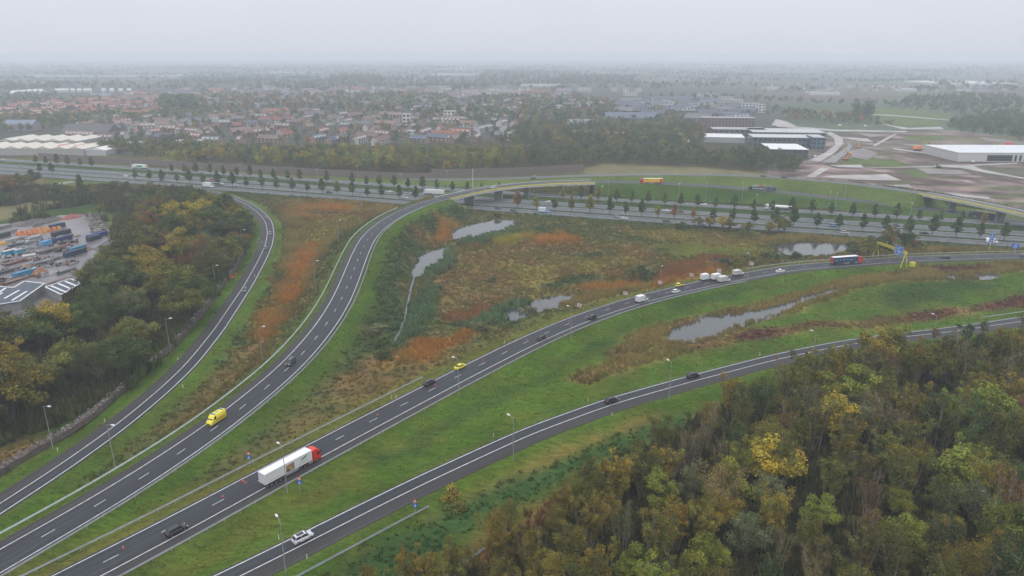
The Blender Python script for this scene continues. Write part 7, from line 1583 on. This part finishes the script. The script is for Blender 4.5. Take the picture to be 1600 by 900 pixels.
zt([(1300,174.5),(1400,180),(1520,190),(1520,191),(1400,181.5),(1300,176)], M['sandy'], 'far_road', -.85)
zt([(1045,207),(1060,207),(1085,220),(1075,222)], M['sandy'], 'car_park', -.85)
zt([(1205,196),(1212,186),(1230,190),(1245,197)], M['sandy'], 'far_road', -.85)
mu_polys = [[(1320,236),(1350,232),(1372,240),(1355,250),(1330,245)],[(1430,262),(1500,266),(1520,272),(1450,272)],[(1405,224),(1440,226),(1470,230),(1440,232)],[(1530,214),(1600,222),(1600,226),(1540,220)],[(1340,208),(1390,210),(1360,215)]]
for k, pl in enumerate(mu_polys): zt(pl, M['mud'], 'muddy_patch', -.86)
def digger(px, py, rz, label, col=(.62, .24, .03)):
    x, y = G(px, py, -.9); o = empty('excavator', (x, y, -.9), rz, label, 'excavator', 'orange machines on the building site')
    for s_ in (-1, 1): MB().box((0, s_ * 1.15, .45), (4.0, .6, .9), taper=.9).build('crawler_track', M['dark'], o)
    c = MB().box((-.6, 0, 1.65), (3.2, 2.6, 1.2)).build('body', M['obj'], o); c.color = (*col, 1); MB().box((.7, .75, 2.4), (1.4, 1.0, 1.5), taper=.85).build('cab', M['glass'], o)
    c = MB().bar((.9, -.3, 1.8), (3.8, -.3, 4.8), .5, .6).bar((3.8, -.3, 4.8), (5.8, -.3, 2.2), .4, .45).build('arm', M['obj'], o); c.color = (*col, 1); MB().box((5.8, -.3, 1.4), (1.0, 1.3, 1.2), taper=.7).build('bucket', M['steel'], o); return o
for px, py, rz, lab in [(1341,231,1.0,'orange excavator left of the muddy field'),(1321,250,.4,'orange excavator at the curb of the new street'),(1326,242,2.0,'orange excavator behind it on the new street'),(1481,241,.2,'orange excavator left of the white warehouse'),(1452,228,3.0,'small orange excavator in the middle of the site'),(1466,262,1.6,'grey-looking digger on the pale track')]:
    digger(px, py, rz, lab, (.62, .24, .03) if px != 1466 else (.15, .15, .15))
x, y = G(1433, 236, -.9); o = empty('silo_hopper', (x, y, -.9), .3, 'bright orange hopper machine in the middle of the site', 'machine'); MB().box((0, 0, 4.0), (9, 5, 3.2), taper=.75).build('hopper', M['orange'], o); MB().box((0, 0, 1.4), (7, 4, 2.0)).build('chassis', M['dark'], o)
x, y = G(1576, 229, -.9); o = empty('silo_hopper', (x, y, -.9), .3, 'red machine beyond the white warehouse', 'machine'); MB().box((0, 0, 3.0), (8, 5, 3.2), taper=.75).build('hopper', M['red'], o); MB().box((0, 0, .8), (7, 4, 1.6)).build('chassis', M['dark'], o)
for px, py, kd, col, lab in [(1520,254,'small',(.6,.6,.62),'white van parked left of the warehouse'),(1312,197,'van',(.6,.6,.62),'white van on the far road behind the site'),(1352,198,'van',(.58,.58,.6),'second white van on the far road behind the site'),(1274,246,'small',(.55,.55,.56),'white van beside the pavilion')]:
    x, y = G(px, py, -.9); van(kd, x, y, -.85, .2, col, lab)
